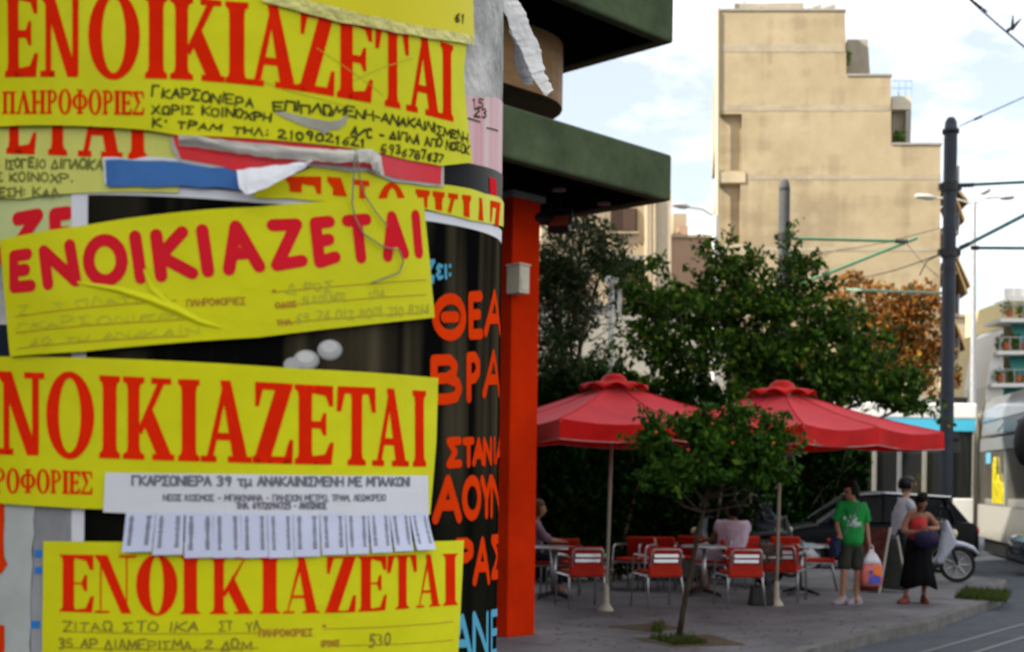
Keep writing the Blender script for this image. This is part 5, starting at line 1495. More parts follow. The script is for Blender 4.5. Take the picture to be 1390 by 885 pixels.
# ------------------------------------------------------------------ chairs and tables
M_cush = mat('red_cushion', (.40, .018, .005), .8, var=.15, scale=10, bump=.2, bscale=80)
def chair():
    """aluminium cafe chair with red cushions; faces +y, origin on the ground under the seat"""
    t = thing('cafe_chair', 'x', 'chair', (0, 0, 0), 0, 'aluminium cafe chairs with red cushions')
    r = .0125
    for s in (-1, 1):
        bm = BM(); tube(bm, [(s*.255, -.30, 0), (s*.235, -.215, .40), (s*.215, -.20, .45)], r*1.1, 8); obj('leg', bm, M_alu, t, smooth=True)
        bm = BM(); tube(bm, [(s*.275, .27, 0), (s*.268, .245, .45), (s*.268, .225, .64), (s*.268, .17, .68), (s*.262, -.2, .68), (s*.24, -.245, .66)], r*1.1, 8); obj('leg', bm, M_alu, t, smooth=True)
        bm = BM(); box(bm, (s*.268, 0, .693), (.045, .30, .012)); obj('armrest', bm, M_alu, t, bevel=.004)
    bm = BM(); tube(bm, [(-.215, -.2, .44), (-.205, -.255, .62), (-.2, -.285, .745), (-.175, -.292, .775), (.175, -.292, .775), (.2, -.285, .745), (.205, -.255, .62), (.215, -.2, .44)], r, 8); obj('back_frame', bm, M_alu, t, smooth=True)
    bm = BM()
    for (z, h) in [(.69, .046), (.622, .046)]:
        bmesh.ops.create_cube(bm, size=1, matrix=Matrix.Translation((0, -.272 + (.70-z)*.2, z)) @ Matrix.Rotation(R_(-10), 4, 'X') @ Matrix.Diagonal((.34, .008, h, 1)))
    obj('back_slat', bm, M_alu, t, bevel=.003)
    bm = BM()
    tube(bm, [(-.24, -.22, .415), (.24, -.22, .415)], r, 8); tube(bm, [(-.265, .24, .43), (.265, .24, .43)], r, 8)
    for s in (-1, 1): tube(bm, [(s*.24, -.22, .425), (s*.262, .24, .43)], r, 8)
    obj('seat_frame', bm, M_alu, t)
    bm = BM(); box(bm, (0, .01, .465), (.47, .46, .05)); c = obj('seat', bm, M_cush, t, bevel=.02)
    bm = BM()
    bmesh.ops.create_cube(bm, size=1, matrix=Matrix.Translation((0, -.205, .605)) @ Matrix.Rotation(R_(-12), 4, 'X') @ Matrix.Diagonal((.475, .05, .40, 1)))
    obj('backrest', bm, M_cush, t, bevel=.025)
    return t
proto = chair()
CH = [(789, 823, R_(14), 'aluminium cafe chair with red cushions in front of the left parasol pole, seen from behind'),
      (893, 823, R_(16), 'aluminium cafe chair with red cushions between the left parasol pole and the orange tree trunk'),
      (1004, 823, R_(8), 'aluminium cafe chair with red cushions behind the seated woman in lilac'),
      (1063, 814, R_(-22), 'aluminium cafe chair turned a little with a patterned jacket over its back'),
      (762, 806, R_(172), 'red cushioned cafe chair facing the camera behind the chair near the red pillar'),
      (893, 800, R_(168), 'red cushioned cafe chair facing the camera behind the chair by the orange tree'),
      (932, 797, R_(150), 'red cushioned cafe chair half hidden by the orange tree trunk'),
      (1067, 797, R_(176), 'red cushioned cafe chair at the right parasol pole, facing the camera'),
      (1109, 800, R_(78), 'red cushioned cafe chair in profile beside the man in green'),
      (968, 803, R_(70), 'red cushioned cafe chair on which the woman in lilac sits')]
chairs = []
for i, (px, py, rz, lab) in enumerate(CH):
    c = proto if i == 0 else copy_tree(proto)
    g = G(px, py); c.location = (g.x, g.y, 0); c.rotation_euler = (0, 0, rz); c['label'] = lab; chairs.append(c)
for px, py, rz, lab in [(862, 800, R_(150), 'red cushioned cafe chair just right of the left parasol pole, in the shade'), (1020, 797, R_(200), 'red cushioned cafe chair in the shade behind the black handbag')]:
    c = copy_tree(proto); g = G(px, py); c.location = (g.x, g.y, 0); c.rotation_euler = (0, 0, rz); c['label'] = lab
def table(px, py, lab):
    g = G(px, py)
    t = thing('cafe_table', lab, 'table', (g.x, g.y, 0), R_(20), 'round cafe tables')
    bm = BM(); lathe(bm, [(.0, .70), (.33, .70), (.345, .705), (.345, .722), (.33, .728), (0, .728)], 32); obj('tabletop', bm, M_alu, t)
    bm = BM(); tube(bm, [(0, 0, .05), (0, 0, .7)], .03, 14); obj('pillar', bm, M_alu, t, smooth=True)
    bm = BM()
    for k in range(4):
        a = math.pi/2*k + .4; tube(bm, [(0, 0, .09), (.15*math.cos(a), .15*math.sin(a), .06), (.32*math.cos(a), .32*math.sin(a), .02)], [.03, .026, .018], 8)
    obj('foot', bm, mat('black_iron', (.02, .02, .022), .5, metal=.3), t)
    return t
table(955, 808, 'round cafe table behind the orange tree trunk, left of the woman in lilac')
table(1087, 806, 'round cafe table between the right parasol and the man in green')
table(752, 812, 'round cafe table at the red pillar with the seated guest')
tt = G(752, 812)
# things on tables
for (px, py, lab, col) in [(1095, 806, 'small pale blue box lying on the table beside the man in green', (.35, .5, .55))]:
    g = G(1090, 806); bm = BM(); box(bm, (g.x+.05, g.y-.05, .745), (.2, .12, .03), .3); tag(obj('napkin_box', bm, mat('pale_blue_box', col, .5), bevel=.004), lab, 'box')
# black bag on the pavement
g = G(1033, 821)
bag = thing('handbag', 'black bag standing on the paving between two aluminium chairs', 'bag', (g.x, g.y, 0), R_(10))
bm = BM()
for (w, d, z) in [(.34, .16, 0)]: prism(bm, [(-.17, -.09, 0), (.17, -.09, 0), (.17, .09, 0), (-.17, .09, 0)], (0, 0, .26))
for v in bm.verts:
    if v.co.z > .1: v.co.x *= .86; v.co.y *= .5
obj('body', bm, mat('black_leather', (.008, .008, .009), .5), bag, bevel=.02)
bm = BM(); tube(bm, [(-.09, 0, .25), (-.08, 0, .36), (0, 0, .4), (.08, 0, .36), (.09, 0, .25)], .008, 6); obj('strap', bm, _mats['black_leather'], bag)
# jacket over the chair with turned back
ck = chairs[3]
jk = thing('jacket', 'brown patterned jacket draped over the back of the turned chair', 'jacket', ck.location, R_(-22))
bm = BM(); rows = [(-.24, .50), (-.26, .6), (-.31, .7), (-.335, .765), (-.30, .81), (-.25, .79), (-.2, .68), (-.17, .56)]
g_ = []
rr = random.Random(2)
for (y, z) in rows: g_.append([bm.verts.new((-.27 + .30*k/8 + rr.uniform(-.012, .012), y + rr.uniform(-.012, .012), z + rr.uniform(-.015, .015))) for k in range(9)])
for a_, b_ in zip(g_, g_[1:]):
    for k in range(8): bm.faces.new((a_[k], b_[k], b_[k+1], a_[k+1]))
o_ = obj('cloth', bm, mat('brown_pattern', (.05, .03, .025), .9, col2=(.22, .16, .14), scale=22), jk, smooth=True)
md = o_.modifiers.new('thick', 'SOLIDIFY'); md.thickness = .02

# ------------------------------------------------------------------ menu board
g = G(1196, 803)
mb = thing('menu_board', 'folding pavement menu board with brown picture side and grey green side', 'sign', (g.x, g.y, 0), R_(-52))
M_board = mat('board_pictures', (.03, .012, .010), .5, col2=(.14, .04, .03), scale=9)
def board(name, y0, y1, x0, x1, zt, face, edge):
    bm = BM(); d = Vector((0, y1-y0, zt)); n = Vector((0, zt, -(y1-y0))).normalized()
    prism(bm, [(x0, y0, .02), (x1, y0, .02), (x1, y1, zt), (x0, y1, zt)], n*.025); bd = obj(name, bm, face, mb)
    for (xa, xb) in ((x0-.025, x0-.001), (x1+.001, x1+.025)):
        bm = BM(); prism(bm, [(xa, y0, 0), (xb, y0, 0), (xb, y1, zt+.02), (xa, y1, zt+.02)], n*.035); obj('frame', bm, edge, bd)
M_edge = mat('worn_frame', (.36, .33, .28), .7)
board('picture_panel', -.28, -.02, -.30, .14, .98, M_board, M_edge)
board('back_panel', .30, .02, -.18, .24, .84, mat('grey_green_board', (.11, .13, .11), .7, var=.15), M_edge)
# ------------------------------------------------------------------ people
def skin_mesh(name, joints, edges, root, material, parent, sub=2, world=False, fat=0.0, sq=(1, 1)):
    names = list(joints)
    me = bpy.data.meshes.new(name)
    me.from_pydata([joints[n][:3] for n in names], [(names.index(a), names.index(b)) for a, b in edges], [])
    o = bpy.data.objects.new(name, me); COL.objects.link(o)
    md = o.modifiers.new('skin', 'SKIN'); md.use_smooth_shade = True
    if fat: sub = 3
    ss = o.modifiers.new('sub', 'SUBSURF'); ss.levels = sub; ss.render_levels = sub
    if not me.skin_vertices: me.skin_vertices.new(name='')
    for i, n in enumerate(names):
        v = me.skin_vertices[0].data[i]
        r = joints[n][3:]
        v.radius = (r[0], r[1] if len(r) > 1 else r[0])
        v.use_root = (n == root); v.use_loose = False
    bpy.context.view_layer.update()
    dg = bpy.context.evaluated_depsgraph_get()
    m2 = bpy.data.meshes.new_from_object(o.evaluated_get(dg))
    bpy.data.objects.remove(o); 
    m2.name = name
    if sq != (1, 1):
        for v in m2.vertices: v.co.x *= sq[0]; v.co.y *= sq[1]
        m2.update()
    if fat:
        nn = [v.normal.copy() for v in m2.vertices]
        for v, q in zip(m2.vertices, nn): v.co = v.co + q*(fat + .011*noise.noise(v.co*9) + .006*noise.noise(Vector((v.co.x*22, v.co.y*22, v.co.z*9))))
    m2.materials.clear()
    for p in m2.polygons: p.use_smooth = True
    return link(name, m2, material, parent)
def chain(*n): return list(zip(n, n[1:]))
def head_mesh(t, c, yaw, tilt, r=.1, hair=None, bald=False, material=None, neck=None, pitch=0):
    """head lofted with brow, nose, mouth, chin and ears; looks along -y before yaw"""
    M = Matrix.Translation(Vector(c)) @ Matrix.Rotation(yaw, 4, 'Z') @ Matrix.Rotation(pitch, 4, 'X') @ Matrix.Rotation(tilt, 4, 'Y')
    bm = BM()
    bmesh.ops.create_uvsphere(bm, u_segments=28, v_segments=20, radius=1)
    for v in bm.verts:
        x, y, z = v.co
        jaw = 1 - .28*max(0, -z)**1.3
        px_, py_, pz_ = x*.078*jaw, y*.097*(1 - .12*max(0, -z)), z*.118
        f = max(0, -y)
        if f > .75 and abs(x) < .22 and -.42 < z < .12: py_ -= .024*(1-abs(x)/.22)*(1 - abs(z+.24)/.36 if abs(z+.24) < .36 else 0)
        if f > .6 and .15 < z < .35: py_ -= .006
        if f > .6 and abs(abs(x)-.38) < .16 and abs(z-.06) < .13: py_ += .010
        if f > .6 and abs(x) < .3 and abs(z+.58) < .1: py_ -= .006
        if f > .5 and -1 < z < -.78: py_ -= .010
        v.co = (px_*r/.1, py_*r/.1, pz_*r/.1)
    for s in (-1, 1): ell(bm, (s*.079*r/.1, .008, .0), (.012, .022, .032), u=10, v=8)
    bmesh.ops.transform(bm, matrix=M, verts=bm.verts)
    h = obj('head', bm, material or M_skin, t, smooth=True)
    bm = BM()
    for s in (-1, 1): ell(bm, (s*.031*r/.1, -.083*r/.1, .008), (.013, .008, .008), u=10, v=8)
    bmesh.ops.transform(bm, matrix=M, verts=bm.verts); obj('eyes', bm, mat('eye_dark', (.03, .02, .015), .2), h, smooth=True)
    bm = BM(); ell(bm, (0, -.087*r/.1, -.068*r/.1), (.026, .008, .006), u=10, v=6)
    bmesh.ops.transform(bm, matrix=M, verts=bm.verts); obj('mouth', bm, mat('lips', (.35, .12, .1), .5), h, smooth=True)
    return M, h
def hair_mesh(t, M, parent, scale=(1.2, 1.2, 1.16), off=(0, .012, .012), cut=-.3, long_=0.0, material=None, seed=1, r=.1):
    """cap of hair whose hairline dips inside the head over the face and below the nape"""
    bm = BM(); bmesh.ops.create_uvsphere(bm, u_segments=36, v_segments=26, radius=1)
    cl = lambda q: max(0.0, min(1.0, q))
    for v in bm.verts:
        x, y, z = v.co
        m1 = cl((-y - .12 - .25*abs(x))/.2) * cl((.52 + .12*x - z)/.14)
        low = cut - .5*max(0, y) - long_
        m2 = cl((low - z)/.16)
        mm = max(m1, m2)
        n = 1 + .07*noise.noise(Vector((x*3+seed, y*3, z*3)))
        k = [(s_*n)*(1-mm) + .80*mm for s_ in scale]
        v.co = ((x*.078*k[0] + off[0]*(1-mm))*r/.1, (y*.097*k[1] + off[1]*(1-mm))*r/.1, (z*.118*k[2] + off[2]*(1-mm))*r/.1)
    bmesh.ops.transform(bm, matrix=M, verts=bm.verts)
    return obj('hair', bm, material or M_hair, parent, smooth=True)
def hand(bmj, edges, wrist, d, side, up, tag_):
    """five short finger chains rooted inside the palm; adds to joints and edges"""
    d = Vector(d).normalized(); s = Vector(side).normalized(); w = Vector(wrist)
    palm = w + d*.055
    bmj[tag_+'palm'] = (*palm, .030, .018); edges.append((tag_+'wrist', tag_+'palm'))
    for i, (off, ln) in enumerate([(-.028, .062), (-.009, .075), (.010, .070), (.028, .055)]):
        a = palm + s*off + d*.035; b_ = a + d*ln*.55 + Vector(up)*.006; c = b_ + d*ln*.3 + Vector(up)*.03
        for j, p in enumerate((a, b_, c)): bmj[f'{tag_}f{i}{j}'] = (*p, .009 - .001*j)
        edges += [(tag_+'palm', f'{tag_}f{i}0'), (f'{tag_}f{i}0', f'{tag_}f{i}1'), (f'{tag_}f{i}1', f'{tag_}f{i}2')]
    a = w + d*.03 - s*.03; b_ = a + d*.03 - s*.018 + Vector(up)*.01; c = b_ + d*.025 + Vector(up)*.012
    for j, p in enumerate((a, b_, c)): bmj[f'{tag_}t{j}'] = (*p, .010 - .001*j)
    edges += [(tag_+'wrist', tag_+'t0'), (tag_+'t0', tag_+'t1'), (tag_+'t1', tag_+'t2')]

# ---- man in the green T-shirt, standing, looking left
g = G(1149, 820); mx_, my_ = g.x, g.y
man = thing('person', 'person in green printed T-shirt, dark knee shorts and trainers, looking left with a carrier bag', 'person', (mx_, my_, 0))
J = {'pel': (.07, 0, .90, .15, .12), 'bel': (.06, -.02, 1.06, .155, .13), 'che': (.07, 0, 1.24, .155, .12), 'nk0': (.075, .01, 1.40, .06, .06), 'nk': (.07, 0, 1.46, .052, .055), 'hb': (.06, -.005, 1.50, .055, .06),
     'shR': (.235, .01, 1.345, .06), 'elR': (.305, .02, 1.07, .042), 'Rwrist': (.335, -.02, .85, .027),
     'shL': (-.105, .01, 1.345, .06), 'elL': (-.17, -.02, 1.08, .042), 'Lwrist': (-.17, -.20, .95, .027),
     'hiR': (.15, 0, .84, .088), 'knR': (.165, -.02, .46, .056), 'caR': (.165, .0, .33, .056), 'anR': (.16, .02, .09, .036), 'toR': (.14, -.10, .045, .035),
     'hiL': (-.01, 0, .84, .088), 'knL': (-.05, -.02, .46, .056), 'caL': (-.05, .0, .33, .056), 'anL': (-.06, .02, .09, .036), 'toL': (-.15, -.06, .045, .035)}
Ed = chain('pel', 'bel', 'che', 'nk0', 'nk', 'hb') + chain('che', 'shR', 'elR', 'Rwrist') + chain('che', 'shL', 'elL', 'Lwrist') + chain('pel', 'hiR', 'knR', 'caR', 'anR', 'toR') + chain('pel', 'hiL', 'knL', 'caL', 'anL', 'toL')
hand(J, Ed, J['Rwrist'][:3], (.06, -.05, -1), (0, 1, 0), (-.9, 0, 0), 'R')
hand(J, Ed, J['Lwrist'][:3], (-.2, -1, -.3), (1, 0, 0), (0, .3, .6), 'L')
skin_mesh('body', J, Ed, 'pel', M_skin, man)
M_gt = mat('green_tshirt', (.012, .26, .05), .85, var=.15, scale=7, bump=.3, bscale=14)
S = {'h0': (.065, -.01, .80, .185), 'b': (.06, -.02, 1.1, .18), 'c': (.07, 0, 1.26, .172), 'n': (.075, .008, 1.375, .10), 'n2': (.072, .004, 1.425, .065),
     'sR': (.24, .01, 1.335, .085), 'eR': (.285, .015, 1.17, .072), 'eR2': (.292, .017, 1.13, .066), 'sL': (-.11, .01, 1.335, .085), 'eL': (-.155, -.005, 1.17, .072), 'eL2': (-.16, -.01, 1.13, .066)}
sh = skin_mesh('tshirt', S, chain('h0', 'b', 'c', 'n', 'n2') + chain('c', 'sR', 'eR', 'eR2') + chain('c', 'sL', 'eL', 'eL2'), 'b', M_gt, man, fat=.014, sq=(1, .86))
# pale print across the chest, wrapped on the shirt by projecting onto it
from mathutils.bvhtree import BVHTree
def project_print(target, parent, blobs, material, name, lift=.014):
    me = target.data; bv = BVHTree.FromPolygons([v.co[:] for v in me.vertices], [p.vertices[:] for p in me.polygons])
    vs, fs = [], []
    for poly_ in blobs:
        dense = poly_
        b_ = len(vs); ok = True; loc = []
        for (x, z) in dense:
            h = bv.ray_cast(Vector((x, -2, z)), Vector((0, 1, 0)))
            if h[0] is None: ok = False; break
            loc.append((h[0].x, h[0].y - lift, h[0].z))
        if ok:
            vs += loc; fs.append(tuple(range(b_, b_ + len(loc))))
    me2 = bpy.data.meshes.new(name); me2.from_pydata(vs, [], fs); me2.update()
    return link(name, me2, material, parent)
rr = random.Random(11)
bl = []
for (cx_, cz_, n_, sp) in [(-.03, 1.18, 9, .06), (.12, 1.09, 12, .06), (.05, 1.15, 8, .08)]:
    for k in range(n_):
        x, z, s_ = cx_ + rr.gauss(0, sp*.6), cz_ + rr.gauss(0, sp*.6), rr.uniform(.012, .03)
        a0 = rr.uniform(0, 3)
        bl.append([(x + s_*rr.uniform(.6, 1.1)*math.cos(a0 + q*1.047), z + s_*rr.uniform(.6, 1.1)*math.sin(a0 + q*1.047)) for q in range(6)])
project_print(sh, sh, bl, mat('pale_shirt_print', (.42, .55, .50), .8), 'print')
strap = []
for k in range(14):
    t_ = k/13; x = .14 - .23*t_; z = 1.38 - .42*t_
    strap.append([(x-.012, z), (x+.012, z+.006), (x+.012-.0177, z-.032), (x-.012-.0177, z-.038)])
project_print(sh, man, strap, mat('grey_strap', (.12, .16, .2), .7), 'shoulder_strap', .008)
M_short = mat('dark_shorts', (.035, .038, .03), .9, var=.2, scale=9)
skin_mesh('shorts', {'w': (.065, 0, .93, .165, .135), 'p': (.065, 0, .86, .175, .14), 'hR': (.15, 0, .80, .112), 'kR': (.165, -.015, .56, .098), 'eR': (.166, -.018, .48, .092), 'hL': (-.01, 0, .80, .112), 'kL': (-.045, -.015, .56, .098), 'eL': (-.05, -.018, .48, .092)},
          chain('w', 'p', 'hR', 'kR', 'eR') + chain('p', 'hL', 'kL', 'eL'), 'p', M_short, man, fat=.012)
M_shoe = mat('pale_trainer', (.30, .27, .33), .7, var=.25, scale=18)
def shoe(px_, py_, ang, parent, material, L_=.27, heel=.0):
    bm = BM(); M = Matrix.Translation((px_, py_, 0)) @ Matrix.Rotation(ang, 4, 'Z')
    secs = [(-.085, .036, .10), (-.05, .046, .135), (0, .047, .128), (.06, .048, .10), (.12, .050, .075), (.17, .042, .06), (.195, .018, .04)]
    rings = []
    for (x, w, h) in secs:
        x *= L_/.27
        rings.append([bm.verts.new(M @ Vector(p)) for p in [(x, -w, 0), (x, -w*1.02, .025), (x, -w*.8, h*.75), (x, 0, h), (x, w*.8, h*.75), (x, w*1.02, .025), (x, w, 0)]])
    for a_, b_ in zip(rings, rings[1:]):
        for k in range(7): bm.faces.new((a_[k], a_[(k+1) % 7], b_[(k+1) % 7], b_[k]))
    bm.faces.new(rings[0]); bm.faces.new(rings[-1][::-1])
    return obj('shoe', bm, material, parent, smooth=True)
shoe(.16, .01, R_(-160), man, M_shoe); shoe(-.06, .01, R_(-155), man, M_shoe)
M_, hd = head_mesh(man, (.04, -.01, 1.545), R_(-72), 0, r=.108, pitch=R_(6))
hair_mesh(man, M_, hd, scale=(1.26, 1.24, 1.22), cut=-.25, r=.108)
# carrier bag in the right hand
M_bagp = mat('pink_red_plastic', (.62, .16, .14), .45, var=.12, scale=8); M_bagw = mat('white_plastic_film', (.62, .60, .66), .4, var=.1)
pb = thing('carrier_bag', 'pink and white plastic carrier bag with blue and orange mark, held by person in green', 'bag', (mx_ + .318, my_ - .05, .26))
prof = [(.0, .10, .05), (.015, .135, .085), (.12, .15, .10), (.25, .145, .10)]
def loft_bag(name, prof, material, parent):
    bm = BM(); rings = []; rr = random.Random(4)
    for (z, wx, wy) in prof:
        rings.append([bm.verts.new(((wx*(abs(math.cos(a))**.6)*(1 if math.cos(a) > 0 else -1)) + rr.uniform(-.006, .006), wy*(abs(math.sin(a))**.8)*(1 if math.sin(a) > 0 else -1) + rr.uniform(-.008, .008), z)) for a in [2*math.pi*k/20 for k in range(20)]])
    for a_, b_ in zip(rings, rings[1:]):
        for k in range(20): bm.faces.new((a_[k], a_[(k+1) % 20], b_[(k+1) % 20], b_[k]))
    bm.faces.new(rings[0][::-1]); bm.faces.new(rings[-1])
    return obj(name, bm, material, parent, smooth=True)
body_ = loft_bag('body', [(.0, .09, .04), (.012, .135, .08), (.10, .155, .10), (.20, .15, .095), (.31, .14, .08)], M_bagp, pb)
loft_bag('upper', [(.3105, .138, .078), (.37, .11, .06), (.43, .07, .04), (.48, .035, .022), (.51, .03, .018)], M_bagw, pb)
bm = BM(); tube(bm, [(-.03, 0, .5), (-.02, .0, .55), (0, 0, .565), (.02, 0, .55), (.03, 0, .5)], .008, 6); obj('handle', bm, M_bagw, pb)
project_print(body_, pb, [[(-.06, .05), (.02, .04), (.11, .05), (.12, .13), (.04, .155), (-.05, .14)], [(-.05, .165), (-.01, .165), (-.01, .225), (-.05, .225)]], mat('blue_mark_print', (.06, .10, .45), .5), 'blue_mark')
project_print(body_, pb, [[(.005, .17), (.06, .16), (.12, .16), (.115, .27), (.05, .28), (.005, .24)]], mat('orange_mark_print', (.75, .16, .03), .5), 'orange_mark')
jb = thing('folded_jacket', 'dark blue folded jacket carried under the arm of the person in green', 'jacket', (mx_ - .2, my_ - .12, .68))
bm = BM(); bmesh.ops.create_icosphere(bm, subdivisions=3, radius=1)
for v in bm.verts:
    n_ = 1 + .28*noise.noise(v.co*2.1)
    v.co = (v.co.x*.075*n_, v.co.y*.10*n_, v.co.z*.15*n_ + .12)
obj('cloth', bm, mat('navy_cloth', (.018, .026, .08), .8, var=.3, scale=9), jb, smooth=True)

man.scale = (.88, .95, 1)
# ---- woman walking, head bowed, coral top and long black skirt
g = G(1240, 818); wx_, wy_ = g.x, g.y
wo_ = thing('person', 'person in coral sleeveless top and long black skirt walking with head bowed', 'person', (wx_, wy_, 0))
J = {'pel': (.06, .02, .86, .14, .12), 'bel': (.05, .0, 1.0, .13, .12), 'che': (.03, -.05, 1.17, .14, .115), 'nk0': (.04, -.08, 1.28, .06), 'nk': (.045, -.12, 1.345, .047), 'hb': (.05, -.15, 1.38, .05),
     'shR': (.20, -.06, 1.24, .056), 'elR': (.36, -.08, 1.05, .045), 'Rwrist': (.16, -.27, 1.06, .028), 'shL': (-.12, -.06, 1.23, .056), 'elL': (-.24, -.12, 1.00, .045), 'Lwrist': (-.02, -.28, 1.00, .028),
     'hiR': (.14, .02, .80, .085), 'knR': (.18, -.02, .44, .06), 'caR': (.18, .03, .3, .05), 'anR': (.185, .06, .085, .032), 'toR': (.185, -.05, .03, .028),
     'hiL': (-.02, .02, .80, .085), 'knL': (-.08, -.08, .44, .06), 'caL': (-.12, -.06, .3, .05), 'anL': (-.155, -.05, .085, .032), 'toL': (-.24, -.12, .03, .028)}
Ed = chain('pel', 'bel', 'che', 'nk0', 'nk', 'hb') + chain('che', 'shR', 'elR', 'Rwrist') + chain('che', 'shL', 'elL', 'Lwrist') + chain('pel', 'hiR', 'knR', 'caR', 'anR', 'toR') + chain('pel', 'hiL', 'knL', 'caL', 'anL', 'toL')
hand(J, Ed, J['Rwrist'][:3], (-1, -.2, .05), (0, -.2, 1), (0, .8, 0), 'R'); hand(J, Ed, J['Lwrist'][:3], (1, -.3, .1), (0, .2, -1), (0, .8, 0), 'L')
M_skin2 = mat('tanned_skin', (.26, .125, .075), .55, var=.08, scale=20)
skin_mesh('body', J, Ed, 'pel', M_skin2, wo_)
M_coral = mat('coral_top', (.48, .035, .04), .85, var=.15, scale=9)
skin_mesh('top', {'h': (.06, .02, .80, .15), 'b': (.05, .0, 1.0, .15), 'c': (.035, -.05, 1.15, .155), 'n': (.03, -.075, 1.25, .12)}, chain('h', 'b', 'c', 'n'), 'b', M_coral, wo_, fat=.010, sq=(1, .92))
M_skirt = mat('black_skirt', (.006, .006, .007), .95, spec=.05)
bm = BM(); rings = []
for (z, rx, ry, cx_, cy_) in [(.94, .155, .135, .055, .015), (.84, .19, .165, .06, .01), (.65, .215, .19, .06, 0), (.42, .25, .22, .065, -.01), (.235, .29, .26, .075, -.01)]:
    rings.append([bm.verts.new((cx_ + rx*(1 + .07*math.sin(9*a)*(1 - z))*math.cos(a), cy_ + ry*(1 + .07*math.sin(9*a)*(1-z))*math.sin(a), z + .03*math.sin(3*a)*(z < .3))) for a in [2*math.pi*k/48 for k in range(48)]])
for a_, b_ in zip(rings, rings[1:]):
    for k in range(48): bm.faces.new((a_[k], a_[(k+1) % 48], b_[(k+1) % 48], b_[k]))
sk_ = obj('skirt', bm, M_skirt, wo_, smooth=True); md = sk_.modifiers.new('thick', 'SOLIDIFY'); md.thickness = .01
M_sand = mat('red_brown_sandal', (.16, .03, .02), .5)
shoe(.185, .05, R_(-90), wo_, M_sand, .24); shoe(-.155, -.06, R_(-145), wo_, M_sand, .24)
M_, hd = head_mesh(wo_, (.05, -.20, 1.41), R_(-14), 0, r=.10, material=M_skin2, pitch=R_(34))
hair_mesh(wo_, M_, hd, scale=(1.34, 1.28, 1.22), cut=-.45, long_=.25)
pu = thing('waist_bag', 'dark purple soft bag the bowed walking person is looking into', 'bag', (wx_ + .08, wy_ - .26, .80))
bm = BM(); bmesh.ops.create_icosphere(bm, subdivisions=3, radius=1)
for v in bm.verts:
    n_ = 1 + .22*noise.noise(v.co*1.9 + Vector((3, 1, 2))); v.co = (v.co.x*.17*n_, v.co.y*.09*n_, v.co.z*.13*n_ + .12)
obj('cloth', bm, mat('purple_cloth', (.014, .009, .042), .7, var=.3, scale=7), pu, smooth=True)

wo_.scale = (.87, .95, 1)
